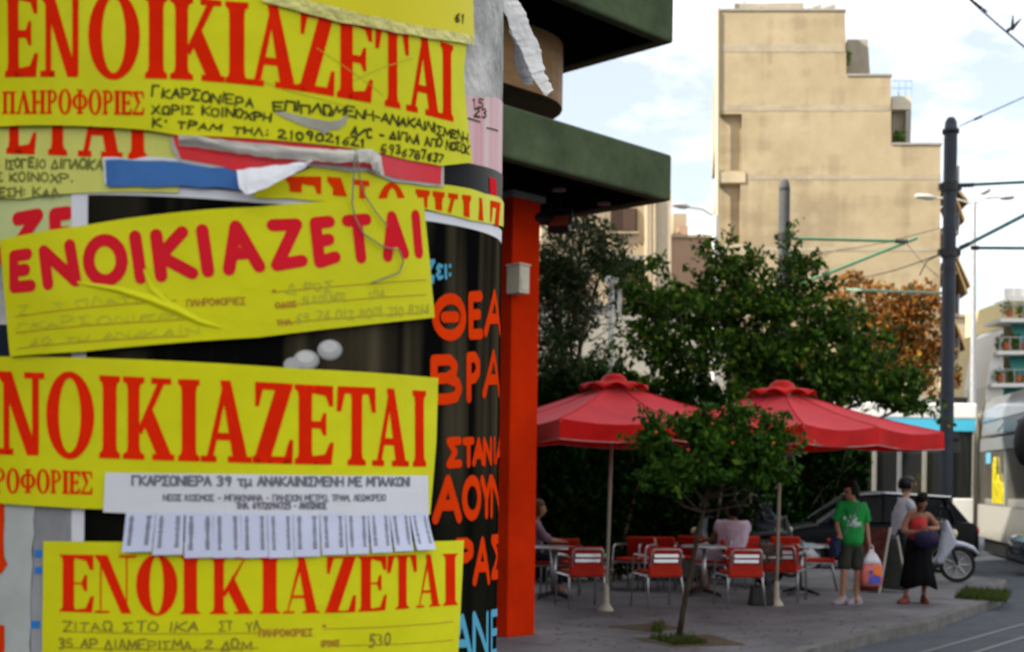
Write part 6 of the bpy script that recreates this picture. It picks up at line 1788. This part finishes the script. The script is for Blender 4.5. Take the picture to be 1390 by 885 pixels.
# ---- scooter and its rider
def wheel(bm_t, c, r, w, M):
    Mw = M @ Matrix.Translation(Vector(c)) @ Matrix.Rotation(R_(90), 4, 'X')
    n = 28; prof = [(r-.07, -w*.35), (r-.02, -w*.5), (r, -w*.2), (r, w*.2), (r-.02, w*.5), (r-.07, w*.35)]
    rings = [[bm_t.verts.new(Mw @ Vector((rr_*math.cos(2*math.pi*k/n), rr_*math.sin(2*math.pi*k/n), z))) for k in range(n)] for rr_, z in prof]
    for a_, b_ in zip(rings, rings[1:] + rings[:1]):
        for k in range(n): bm_t.faces.new((a_[k], a_[(k+1) % n], b_[(k+1) % n], b_[k]))
M_silver = mat('silver_blue_paint', (.40, .43, .50), .35, metal=.3, var=.08); M_blkpl = mat('black_plastic', (.012, .012, .013), .45)
def scooter(label, loc, rz, paint, lean=0.0):
    t = thing('scooter', label, 'scooter', loc, rz, 'parked scooters')
    I = Matrix.Identity(4)
    def spk(c, r):
        bm = BM(); lathe(bm, [(.05, -.05), (.05, .05)], 14, Matrix.Translation(c) @ Matrix.Rotation(R_(90), 4, 'X'))
        for k in range(7):
            a = 2*math.pi*k/7; tube(bm, [Vector(c) + Vector((.04*math.cos(a), 0, .04*math.sin(a))), Vector(c) + Vector(((r-.06)*math.cos(a), 0, (r-.06)*math.sin(a)))], [.018, .013], 6)
        lathe(bm, [(r-.085, -.03), (r-.065, -.03), (r-.065, .03), (r-.085, .03), (r-.085, -.03)], 28, Matrix.Translation(c) @ Matrix.Rotation(R_(90), 4, 'X'))
        return bm
    for c, r in [((.66, 0, .30), .30), ((-.60, 0, .29), .29)]:
        bm = BM(); wheel(bm, c, r, .10, I); w = obj('wheel', bm, M_rubber, t, smooth=True)
        obj('rim', spk(Vector(c), r), M_gal, w)
    bm = BM(); tube(bm, [(.66, -.07, .30), (.56, -.07, .62)], .022, 8); tube(bm, [(.66, .07, .30), (.56, .07, .62)], .022, 8); tube(bm, [(.56, 0, .6), (.43, 0, 1.02)], .03, 8); obj('fork', bm, M_blkpl, t)
    def loft(name, secs, material, par=t):
        bm = BM(); rings = []
        for (x, z, w, h) in secs:
            rings.append([bm.verts.new((x + 0, w*math.cos(a)*1.0, z + h*math.sin(a))) for a in [2*math.pi*k/16 for k in range(16)]])
        for a_, b_ in zip(rings, rings[1:]):
            for k in range(16): bm.faces.new((a_[k], a_[(k+1) % 16], b_[(k+1) % 16], b_[k]))
        bm.faces.new(rings[0][::-1]); bm.faces.new(rings[-1]); return obj(name, bm, material, par, smooth=True)
    loft('front_mudguard', [(1.0, .50, .03, .03), (.92, .58, .075, .05), (.76, .64, .085, .05), (.6, .66, .08, .06), (.46, .60, .06, .07)], paint)
    bm = BM()
    pts = [(.60, .62), (.62, .70), (.54, .92), (.47, 1.06), (.40, 1.06), (.42, .86), (.36, .5), (.30, .32), (.38, .30), (.48, .45)]
    prism(bm, [(x, -.17, z) for x, z in pts], (0, .34, 0)); obj('leg_shield', bm, paint, t, bevel=.05)
    loft('headlight', [(.66, .83, .02, .02), (.64, .83, .075, .06), (.58, .83, .09, .08)], mat('headlight_glass', (.6, .5, .35), .15))
    bm = BM(); boxr(bm, -.2, .36, -.17, .17, .24, .33); obj('floorboard', bm, M_blkpl, t, bevel=.03)
    loft('rear_body', [(-.15, .42, .12, .12), (-.25, .52, .17, .2), (-.5, .60, .19, .19), (-.8, .66, .15, .14), (-1.0, .70, .08, .07)], paint)
    loft('seat', [(-.05, .72, .1, .04), (-.15, .76, .15, .06), (-.45, .79, .17, .06), (-.75, .83, .15, .06), (-.9, .84, .08, .04)], M_blkpl)
    bm = BM(); tube(bm, [(.36, -.36, 1.06), (.42, -.2, 1.07), (.44, 0, 1.04), (.42, .2, 1.07), (.36, .36, 1.06)], .017, 8); hb = obj('handlebar', bm, M_blkpl, t)
    for s in (-1, 1):
        bm = BM(); tube(bm, [(.40, s*.24, 1.07), (.44, s*.3, 1.24)], .007, 6); ell(bm, (.44, s*.31, 1.27), (.015, .06, .045)); obj('mirror', bm, M_blkpl, t, smooth=True)
    bm = BM(); tube(bm, [(-.35, -.16, .26), (-.85, -.18, .36)], [.04, .055], 10); obj('exhaust', bm, M_gal, t)
    bm = BM(); tube(bm, [(-.1, .12, .24), (-.02, .26, .01)], .014, 6); obj('stand', bm, M_gal, t)
    return t
g = G(1297, 790)
SC = (g.x - .62, g.y + .12, 0)
scooter('silver blue scooter with its front wheel showing right of the walking person', SC, R_(-8), M_silver)
g = G(975, 792)
scooter('dark parked scooter with silver parts behind the seated woman in lilac', (g.x + .2, 21.0, 0), R_(160), mat('dark_grey_paint', (.10, .11, .13), .35, metal=.3))
scooter('black scooter parked in the shade between the right parasol pole and the dark car', (P(1030, 650, 22.3).x, 22.3, 0), R_(20), mat('black_scooter_paint', (.015, .016, .02), .3, spec=.3))
rd = thing('person', 'person in grey T-shirt and dark open face helmet astride the silver scooter', 'person', (P(1226, 700, 21.6).x, 21.6, 0))
J = {'pel': (-.03, 0, .86, .14, .13), 'bel': (-.03, 0, 1.02, .14, .12), 'che': (.0, 0, 1.24, .16, .12), 'nk0': (.03, 0, 1.42, .06), 'nk': (.045, 0, 1.5, .055), 'hb': (.05, 0, 1.54, .055),
     'shR': (.03, -.19, 1.36, .062), 'elR': (.20, -.26, 1.13, .045), 'Rwrist': (.40, -.26, 1.06, .03), 'shL': (.03, .19, 1.36, .062), 'elL': (.20, .26, 1.13, .045), 'Lwrist': (.40, .26, 1.06, .03),
     'hiR': (-.01, -.12, .82, .09), 'knR': (.06, -.25, .47, .06), 'caR': (.02, -.26, .3, .052), 'anR': (.0, -.27, .09, .036), 'toR': (.14, -.28, .04, .034),
     'hiL': (-.01, .12, .82, .09), 'knL': (.06, .25, .47, .06), 'caL': (.02, .26, .3, .052), 'anL': (.0, .27, .09, .036), 'toL': (.14, .28, .04, .034)}
Ed = chain('pel', 'bel', 'che', 'nk0', 'nk', 'hb') + chain('che', 'shR', 'elR', 'Rwrist') + chain('che', 'shL', 'elL', 'Lwrist') + chain('pel', 'hiR', 'knR', 'caR', 'anR', 'toR') + chain('pel', 'hiL', 'knL', 'caL', 'anL', 'toL')
hand(J, Ed, J['Rwrist'][:3], (1, .05, -.1), (0, 1, 0), (0, 0, -.6), 'R'); hand(J, Ed, J['Lwrist'][:3], (1, -.05, -.1), (0, 1, 0), (0, 0, -.6), 'L')
skin_mesh('body', J, Ed, 'pel', M_skin, rd)
M_gts = mat('grey_lilac_tshirt', (.33, .33, .38), .85, var=.12, scale=8)
skin_mesh('tshirt', {'h': (-.035, 0, .80, .18), 'b': (-.035, 0, 1.0, .18), 'c': (.0, 0, 1.25, .185), 'n': (.03, 0, 1.40, .10), 'sR': (.03, -.2, 1.345, .085), 'eR': (.11, -.235, 1.24, .078), 'sL': (.03, .2, 1.345, .085), 'eL': (.11, .235, 1.24, .078)},
          chain('h', 'b', 'c', 'n') + chain('c', 'sR', 'eR') + chain('c', 'sL', 'eL'), 'b', M_gts, rd, fat=.018, sq=(.92, 1))
skin_mesh('trousers', {'w': (-.03, 0, .88, .155, .14), 'hR': (-.01, -.12, .80, .11), 'kR': (.06, -.25, .47, .08), 'aR': (.0, -.27, .12, .06), 'hL': (-.01, .12, .80, .11), 'kL': (.06, .25, .47, .08), 'aL': (.0, .27, .12, .06)},
          chain('w', 'hR', 'kR', 'aR') + chain('w', 'hL', 'kL', 'aL'), 'w', mat('dark_trousers', (.02, .022, .03), .9), rd)
shoe(.0, -.27, 0, rd, M_blkpl); shoe(.0, .27, 0, rd, M_blkpl)
M_, hd = head_mesh(rd, (.065, 0, 1.63), R_(80), 0)
bm = BM(); bmesh.ops.create_uvsphere(bm, u_segments=28, v_segments=18, radius=1)
dl = [v for v in bm.verts if v.co.z < -.55 or (v.co.y < -.45 and v.co.z < .25)]
bmesh.ops.delete(bm, geom=dl, context='VERTS')
bmesh.ops.transform(bm, matrix=M_ @ Matrix.Translation((0, .012, .022)) @ Matrix.Diagonal((.125, .15, .15, 1)), verts=bm.verts)
o_ = obj('helmet', bm, mat('helmet_shell', (.008, .009, .013), .25, spec=.15), rd, smooth=True); md = o_.modifiers.new('thick', 'SOLIDIFY'); md.thickness = .025; md.offset = -1
bm = BM(); bmesh.ops.create_uvsphere(bm, u_segments=24, v_segments=14, radius=1)
bmesh.ops.delete(bm, geom=[v for v in bm.verts if not (v.co.y < -.5 and -.45 < v.co.z < .3)], context='VERTS')
bmesh.ops.transform(bm, matrix=M_ @ Matrix.Translation((0, .008, .02)) @ Matrix.Diagonal((.128, .158, .152, 1)), verts=bm.verts)
obj('visor', bm, mat('smoky_visor', (.06, .065, .075), .15, spec=.3), o_, smooth=True)

# ---- woman in lilac, seated with her back to us
ck = chairs[9]
sw = thing('person', 'seated woman in lilac top with dark hair, her back to the camera', 'person', (P(992, 700, ck.location.y).x, ck.location.y - .02, 0))
J = {'pel': (.0, 0, .55, .16, .14), 'bel': (.01, -.01, .70, .14, .12), 'che': (.03, -.01, .92, .16, .12), 'nk0': (.04, -.01, 1.07, .06), 'nk': (.035, -.01, 1.13, .046), 'hb': (.03, -.01, 1.17, .05),
     'shR': (.225, -.02, 1.01, .056), 'elR': (.24, .10, .80, .042), 'Rwrist': (.05, .24, .76, .027), 'shL': (-.165, .0, 1.01, .056), 'elL': (-.26, .10, .78, .042), 'Lwrist': (-.38, .22, .77, .027),
     'hiR': (-.03, -.09, .53, .09), 'knR': (-.42, -.07, .50, .062), 'caR': (-.40, -.06, .32, .052), 'anR': (-.38, -.06, .08, .034), 'toR': (-.50, -.06, .035, .03),
     'hiL': (-.03, .10, .53, .09), 'knL': (-.44, .12, .51, .062), 'caL': (-.42, .12, .32, .052), 'anL': (-.40, .12, .08, .034), 'toL': (-.52, .12, .035, .03)}
Ed = chain('pel', 'bel', 'che', 'nk0', 'nk', 'hb') + chain('che', 'shR', 'elR', 'Rwrist') + chain('che', 'shL', 'elL', 'Lwrist') + chain('pel', 'hiR', 'knR', 'caR', 'anR', 'toR') + chain('pel', 'hiL', 'knL', 'caL', 'anL', 'toL')
hand(J, Ed, J['Rwrist'][:3], (-1, .4, 0), (0, 1, 0), (0, 0, -.5), 'R'); hand(J, Ed, J['Lwrist'][:3], (-1, .4, 0), (0, 1, 0), (0, 0, -.5), 'L')
skin_mesh('body', J, Ed, 'pel', M_skin2, sw)
M_lil = mat('lilac_blouse', (.62, .50, .62), .85, var=.14, scale=9, bump=.3, bscale=16)
skin_mesh('blouse', {'h': (.0, 0, .54, .20, .17), 'b': (.01, -.01, .70, .175, .15), 'c': (.03, -.012, .92, .185, .145), 'n': (.04, -.01, 1.055, .10, .075), 'sR': (.225, -.015, 1.0, .085), 'eR': (.245, .04, .90, .08), 'sL': (-.17, .0, 1.0, .085), 'eL': (-.215, .045, .90, .08)},
          chain('h', 'b', 'c', 'n') + chain('c', 'sR', 'eR') + chain('c', 'sL', 'eL'), 'b', M_lil, sw, fat=.014)
skin_mesh('skirt', {'p': (.0, 0, .54, .19, .15), 'm': (-.22, 0, .54, .15, .15), 'k': (-.44, .02, .51, .13, .13), 'd': (-.47, .02, .36, .12, .12)}, chain('p', 'm', 'k', 'd'), 'p', mat('lilac_skirt', (.52, .42, .54), .85, var=.2, scale=8), sw, fat=.03)
shoe(-.38, -.06, R_(180), sw, M_sand, .24); shoe(-.40, .12, R_(180), sw, M_sand, .24)
M_, hd = head_mesh(sw, (.02, .0, 1.235), R_(-118), 0, r=.098, material=M_skin2)
hair_mesh(sw, M_, hd, scale=(1.28, 1.26, 1.2), cut=-.5, long_=.1)
bm = BM(); ell(bm, (.07, .05, 1.27), (.075, .07, .07)); obj('hair', bm, M_hair, hd, smooth=True)

# ---- guest half hidden by the red pillar
g = G(737, 806)
gu = thing('person', 'seated person with brown hair and mauve sleeve, mostly hidden by the red pillar', 'person', (g.x - .16, g.y, 0))
J = {'pel': (.0, 0, .55, .15, .13), 'bel': (.0, -.0, .70, .14, .12), 'che': (.02, 0, .92, .155, .12), 'nk0': (.04, 0, 1.06, .06), 'nk': (.06, 0, 1.12, .048), 'hb': (.07, 0, 1.16, .05),
     'shR': (.06, -.17, 1.0, .056), 'elR': (.17, -.2, .80, .044), 'Rwrist': (.36, -.12, .77, .028), 'shL': (.06, .17, 1.0, .056), 'elL': (.17, .2, .80, .044), 'Lwrist': (.36, .1, .77, .028),
     'hiR': (.05, -.1, .53, .09), 'knR': (.42, -.12, .5, .062), 'caR': (.4, -.12, .3, .05), 'anR': (.38, -.12, .08, .034), 'toR': (.5, -.12, .035, .03), 'hiL': (.05, .1, .53, .09), 'knL': (.42, .12, .5, .062), 'caL': (.4, .12, .3, .05), 'anL': (.38, .12, .08, .034), 'toL': (.5, .12, .035, .03)}
Ed = chain('pel', 'bel', 'che', 'nk0', 'nk', 'hb') + chain('che', 'shR', 'elR', 'Rwrist') + chain('che', 'shL', 'elL', 'Lwrist') + chain('pel', 'hiR', 'knR', 'caR', 'anR', 'toR') + chain('pel', 'hiL', 'knL', 'caL', 'anL', 'toL')
hand(J, Ed, J['Rwrist'][:3], (1, .2, 0), (0, 1, 0), (0, 0, -.5), 'R'); hand(J, Ed, J['Lwrist'][:3], (1, -.2, 0), (0, 1, 0), (0, 0, -.5), 'L')
skin_mesh('body', J, Ed, 'pel', M_skin, gu)
skin_mesh('blouse', {'h': (.0, 0, .56, .18, .155), 'b': (.0, 0, .70, .17, .145), 'c': (.02, 0, .92, .175, .14), 'n': (.045, 0, 1.05, .09, .07), 'sR': (.06, -.18, .99, .08), 'eR': (.15, -.2, .84, .068), 'wR': (.27, -.16, .78, .056), 'sL': (.06, .18, .99, .08), 'eL': (.15, .2, .84, .068), 'wL': (.27, .15, .78, .056)},
          chain('h', 'b', 'c', 'n') + chain('c', 'sR', 'eR', 'wR') + chain('c', 'sL', 'eL', 'wL'), 'b', mat('mauve_blouse', (.20, .13, .18), .85, var=.2, scale=8), gu)
skin_mesh('trousers', {'p': (.0, 0, .55, .165, .14), 'hR': (.1, -.1, .53, .1), 'kR': (.42, -.12, .5, .08), 'aR': (.38, -.12, .14, .06), 'hL': (.1, .1, .53, .1), 'kL': (.42, .12, .5, .08), 'aL': (.38, .12, .14, .06)}, chain('p', 'hR', 'kR', 'aR') + chain('p', 'hL', 'kL', 'aL'), 'p', _mats['dark_trousers'], gu)
M_, hd = head_mesh(gu, (.085, 0, 1.225), R_(80), 0)
hair_mesh(gu, M_, hd, scale=(1.25, 1.22, 1.18), cut=-.5, long_=.3, material=mat('brown_hair', (.09, .04, .018), .6))
c = copy_tree(proto); c.location = (gu.location.x + .02, gu.location.y, 0); c.rotation_euler = (0, 0, R_(-90)); c['label'] = 'aluminium cafe chair hidden behind the red pillar, carrying the seated guest'
# ------------------------------------------------------------------ cars
M_carblk = mat('black_car_paint', (.005, .0055, .007), .3, spec=.07)
M_cglass = mat('car_glass', (.003, .004, .005), .06, spec=.07)
M_chrome = mat('chrome_trim', (.55, .56, .58), .2, metal=.9)
def car(label, loc, rz, paint, L_=4.2, W=1.75, H=1.52, group='parked cars'):
    """nose towards +x; body lofted from cross sections along x"""
    t = thing('parked_car', label, 'car', loc, rz, group)
    h2 = L_/2; k = H/1.5
    def loft(name, secs, material, par=t, smooth=True):
        bm = BM(); rings = []
        for (x, prof) in secs: rings.append([bm.verts.new((x, y, z)) for (y, z) in prof])
        n = len(rings[0])
        for a_, b_ in zip(rings, rings[1:]):
            for q in range(n): bm.faces.new((a_[q], a_[(q+1) % n], b_[(q+1) % n], b_[q]))
        bm.faces.new(rings[0][::-1]); bm.faces.new(rings[-1])
        o_ = obj(name, bm, material, par, smooth=smooth)
        return o_
    def lower(w, z0, zb, zt):
        w2 = w/2
        return [(-w2*.92, z0), (-w2, z0+.12), (-w2*1.0, zb), (-w2*.95, zt-.04), (-w2*.80, zt), (w2*.80, zt), (w2*.95, zt-.04), (w2*1.0, zb), (w2, z0+.12), (w2*.92, z0)]
    b = loft('body', [(-h2, lower(W*.80, .35, .62, .86*k)), (-h2+.12, lower(W*.93, .24, .65, .96*k)), (-h2+.5, lower(W, .2, .66, 1.0*k)), (-.4, lower(W, .18, .66, .96*k)), (.55, lower(W, .18, .66, .93*k)), (1.1, lower(W*.99, .2, .64, .91*k)), (h2-.45, lower(W*.96, .22, .6, .82*k)), (h2-.1, lower(W*.84, .26, .55, .70*k)), (h2, lower(W*.70, .34, .5, .60*k))], paint)
    md = b.modifiers.new('sub', 'SUBSURF'); md.levels = 1; md.render_levels = 2
    def cab(w, z0, zt): return [(-w*.5, z0), (-w*.405, zt-.05), (-w*.34, zt), (w*.34, zt), (w*.405, zt-.05), (w*.5, z0)]
    gl = loft('windows', [(-h2+.22, cab(W*.86, .93*k, .98*k)), (-h2+.62, cab(W*.90, .95*k, 1.40*k)), (-.2, cab(W*.92, .93*k, 1.47*k)), (.35, cab(W*.92, .92*k, 1.42*k)), (1.12, cab(W*.88, .88*k, .93*k))], M_cglass, smooth=False)
    loft('roof', [(-h2+.5, [(-W*.36, 1.40*k), (-W*.30, 1.425*k), (W*.30, 1.425*k), (W*.36, 1.40*k)]), (-.2, [(-W*.375, 1.455*k), (-W*.31, 1.50*k), (W*.31, 1.50*k), (W*.375, 1.455*k)]), (.42, [(-W*.37, 1.40*k), (-W*.3, 1.435*k), (W*.3, 1.435*k), (W*.37, 1.40*k)])], paint)
    for s in (-1, 1):
        bm = BM(); tube(bm, [(-h2+.6, s*W*.372, 1.41*k), (-.2, s*W*.388, 1.47*k), (.38, s*W*.386, 1.42*k), (1.10, s*W*.43, .94*k)], .024, 6); obj('roof_rail', bm, M_chrome, t)
        bm = BM(); tube(bm, [(-.15, s*W*.465, .94*k), (-.2, s*W*.40, 1.45*k)], .028, 6); tube(bm, [(-h2+.55, s*W*.455, .97*k), (-h2+.72, s*W*.39, 1.39*k)], .04, 6); obj('pillar', bm, paint, gl)
        bm = BM(); ell(bm, (.86, s*W*.56, .98*k), (.07, .1, .075)); obj('mirror', bm, paint, t, smooth=True)
        bm = BM(); ell(bm, (h2-.22, s*W*.33, .66*k), (.16, .13, .07)); obj('headlight', bm, mat('car_headlight', (.6, .62, .65), .1), t, smooth=True)
        bm = BM(); ell(bm, (-h2+.1, s*W*.36, .80*k), (.07, .1, .1)); obj('tail_light', bm, mat('tail_light_red', (.5, .01, .01), .2), t, smooth=True)
        for x in (-h2+.78, h2-.78):
            bm = BM(); wheel(bm, (x, s*(W/2-.09), .31), .31, .2, Matrix.Identity(4)); w = obj('wheel', bm, M_rubber, t, smooth=True)
            bm = BM(); lathe(bm, [(0, -.02), (.06, -.02), (.21, .02), (.235, -.02), (.235, .02), (0, .03)], 20, Matrix.Translation((x, s*(W/2-.01), .31)) @ Matrix.Rotation(R_(90), 4, 'X')); obj('rim', bm, M_gal, w)
        bm = BM(); box(bm, (-.45, s*(W/2+.004), .80*k), (.16, .02, .03)); obj('door_handle', bm, M_chrome, t)
    bm = BM(); box(bm, (h2-.03, 0, .48), (.04, .9, .14)); obj('grille', bm, M_blkpl, t)
    return t
p = P(1188, 654, 26.5)
car('black car with pale roof edge behind the person in green', (p.x - .15, 26.5, -.12), R_(176), M_carblk, H=1.62)
p = P(985, 654, 27.0)
car('dark car whose sloping rear shows behind the seated woman in lilac', (p.x + -.9, 26.8, -.12), R_(178), mat('dark_blue_car_paint', (.01, .012, .02), .3, spec=.12), H=1.58)
p = P(1372, 654, 24.8)
car('dark blue grey car nosing in at the right edge', (p.x + 2.5, 25.4, -.12), R_(176), mat('blue_grey_car_paint', (.05, .065, .085), .22, coat=.4), H=1.62)

# ------------------------------------------------------------------ tram
M_tw = mat('tram_white', (.80, .80, .78), .35, var=.04); M_tblue = mat('tram_blue', (.08, .50, .72), .35); M_tgrey = mat('tram_grey', (.19, .20, .21), .35, var=.1)
M_tglass = mat('tram_glass', (.018, .02, .02), .06, spec=.8); M_tsilver = mat('tram_silver', (.38, .365, .33), .35, metal=.35, var=.1)
YT = 34.0
x0, x1 = P(1090, 654, YT).x, P(1326, 654, YT).x
tr = thing('tram', 'white and blue tram passing behind the dark pole, with a grey glazed cab end', 'tram', (x0, YT, -.12))
TL_ = x1 - x0
zt_ = P(1300, 547, YT).z + .12; zb1 = P(1300, 569.5, YT).z + .12; zb0 = P(1300, 585, YT).z + .12; zl = P(1300, 676, YT).z + .12
bm = BM(); boxr(bm, 0, TL_, 0, 2.4, zb1, zt_); obj('upper_body', bm, M_tw, tr, bevel=.06)
bm = BM(); boxr(bm, 0, TL_, -.004, 2.39, zb0, zb1-.004); obj('blue_band', bm, M_tblue, tr)
bm = BM(); boxr(bm, 0, TL_, .06, 2.34, zl, zb0-.003); obj('window', bm, M_tglass, tr)
for k in range(7):
    x = TL_ - .06 - k*.66; bm = BM(); boxr(bm, x-.05, x+.05, .0, .058, zl, zb0-.004); obj('window_post', bm, M_tgrey if k % 2 else M_tsilver, tr)
bm = BM(); boxr(bm, 0, TL_, -.002, 2.4, .45, zl-.003); obj('lower_body', bm, M_tw, tr, bevel=.03)
bm = BM(); boxr(bm, 0, TL_, .15, 2.25, .08, .447); obj('underframe', bm, M_black, tr)
bm = BM(); boxr(bm, .4, TL_-.8, .5, 2.0, zt_+.003, zt_+.16); obj('roof_equipment', bm, M_tgrey, tr, bevel=.03)
bm = BM(); boxr(bm, TL_-.75, TL_-.05, .6, 1.8, zt_+.003, zt_+.2); obj('roof_equipment', bm, M_black, tr, bevel=.03)
# cab end, swung towards the viewer
A0 = Vector((P(1326, 654, 33.6).x, 33.6, 0)); A1 = Vector((P(1440, 654, 24.9).x + .2, 26.0, 0))
cdir = (A1 - A0).normalized(); cn = Vector((-cdir.y, cdir.x, 0))
if cn.x < 0: cn = -cn
clen = (A1 - A0).length
CM = Matrix(((cdir.x, cn.x, 0, A0.x - x0), (cdir.y, cn.y, 0, A0.y - YT), (0, 0, 1, 0), (0, 0, 0, 1)))
def cabpart(name, pts, y0, y1, material, bevel=0, par=None):
    bm = BM(); prism(bm, [(x, y0, z) for x, z in pts], (0, y1-y0, 0)); bmesh.ops.transform(bm, matrix=CM, verts=bm.verts)
    return obj(name, bm, material, par or tr, bevel=bevel)
zt2 = zt_ + .02
prof = [(0.0, .45), (0.0, 2.2), (.12, 2.75), (.4, 3.2), (.9, 3.55), (1.6, zt2-.05), (clen, zt2)]
roofp = [(.12, 2.75), (.4, 3.2), (.9, 3.55), (1.6, zt2-.05), (clen, zt2), (clen, 2.95), (.22, 2.95)]
cabpart('cab_roof', [(.14, 2.99), (.2, 3.3), (.42, 3.6), (.85, zt2-.03), (clen, zt2), (clen, 2.99)], .05, 2.3, M_tgrey, .04)
cabpart('roof_window', [(.5, 3.36), (.8, 3.62), (2.2, 3.7), (clen-.3, 3.7), (clen-.3, 3.4), (1.4, 3.36)], .02, .048, mat('sky_tinted_glass', (.25, .32, .42), .1, metal=.4))  # blue sky reflection put into the pane colour
cabpart('destination_band', [(.2, 2.62), (.24, 2.93), (clen, 2.93), (clen, 2.62)], .03, 2.3, M_tgrey)
cabpart('cab_window', [(.14, 1.28), (.14, 2.6), (clen, 2.6), (clen, 1.28)], .06, 2.28, mat('cab_reflection_glass', (.095, .09, .078), .1, spec=.4, var=.5, scale=.6))  # patchy beige stands in for street reflections in the glass
cabpart('cab_lower', [(.1, .42), (.1, 1.27), (clen, 1.27), (clen, .42)], .0, 2.3, M_tsilver, .03)
cabpart('cab_skirt', [(.3, .06), (.3, .41), (clen, .41), (clen, .06)], .15, 2.2, M_black)
bm = BM()
tube(bm, [(0.02, 0, .42), (0.0, 0, 2.2), (.06, 0, 2.85), (.2, 0, 3.3), (.42, 0, 3.6)], .09, 8); bmesh.ops.transform(bm, matrix=CM, verts=bm.verts); obj('door_edge', bm, mat('bronze_edge', (.30, .27, .21), .4, metal=.4), tr, smooth=True)
cabpart('window_post', [(3.3, 1.28), (3.3, 2.6), (3.42, 2.6), (3.42, 1.28)], .03, .058, M_tgrey)
cabpart('notice_sticker', [(.9, 2.3), (.9, 2.58), (1.5, 2.58), (1.5, 2.3)], .052, .059, mat('sticker_blue', (.12, .35, .5), .5))
# yellow poles and seats seen through the cab window
for k, (xx, za, zb) in enumerate([(2.1, 1.33, 2.42), (2.5, 1.33, 2.0), (2.8, 1.33, 1.85), (3.05, 1.33, 1.8)]):
    bm = BM(); tube(bm, [(xx, .03, za), (xx, .03, zb - .1), (xx + .12, .03, zb), (xx + .2, .03, zb - .2), (xx + .2, .03, za)], .045, 7); bmesh.ops.transform(bm, matrix=CM, verts=bm.verts); obj('handrail', bm, mat('yellow_rail_worn', (.42, .36, .01), .5, var=.35, scale=4), tr)
bm = BM(); ell(bm, (0, 0, 0), (.2, .22, .48)); bmesh.ops.transform(bm, matrix=Matrix.Translation(P(1390, 600, 26.2) - Vector((x0, YT, -.12))), verts=bm.verts); 
tube(bm, [P(1390, 600, 26.2) - Vector((x0, YT, -.12)), P(1384, 572, 26.6) - Vector((x0, YT, -.12)), P(1395, 566, 27.0) - Vector((x0, YT, -.12))], .05, 6)
obj('mirror', bm, M_black, tr, smooth=True)
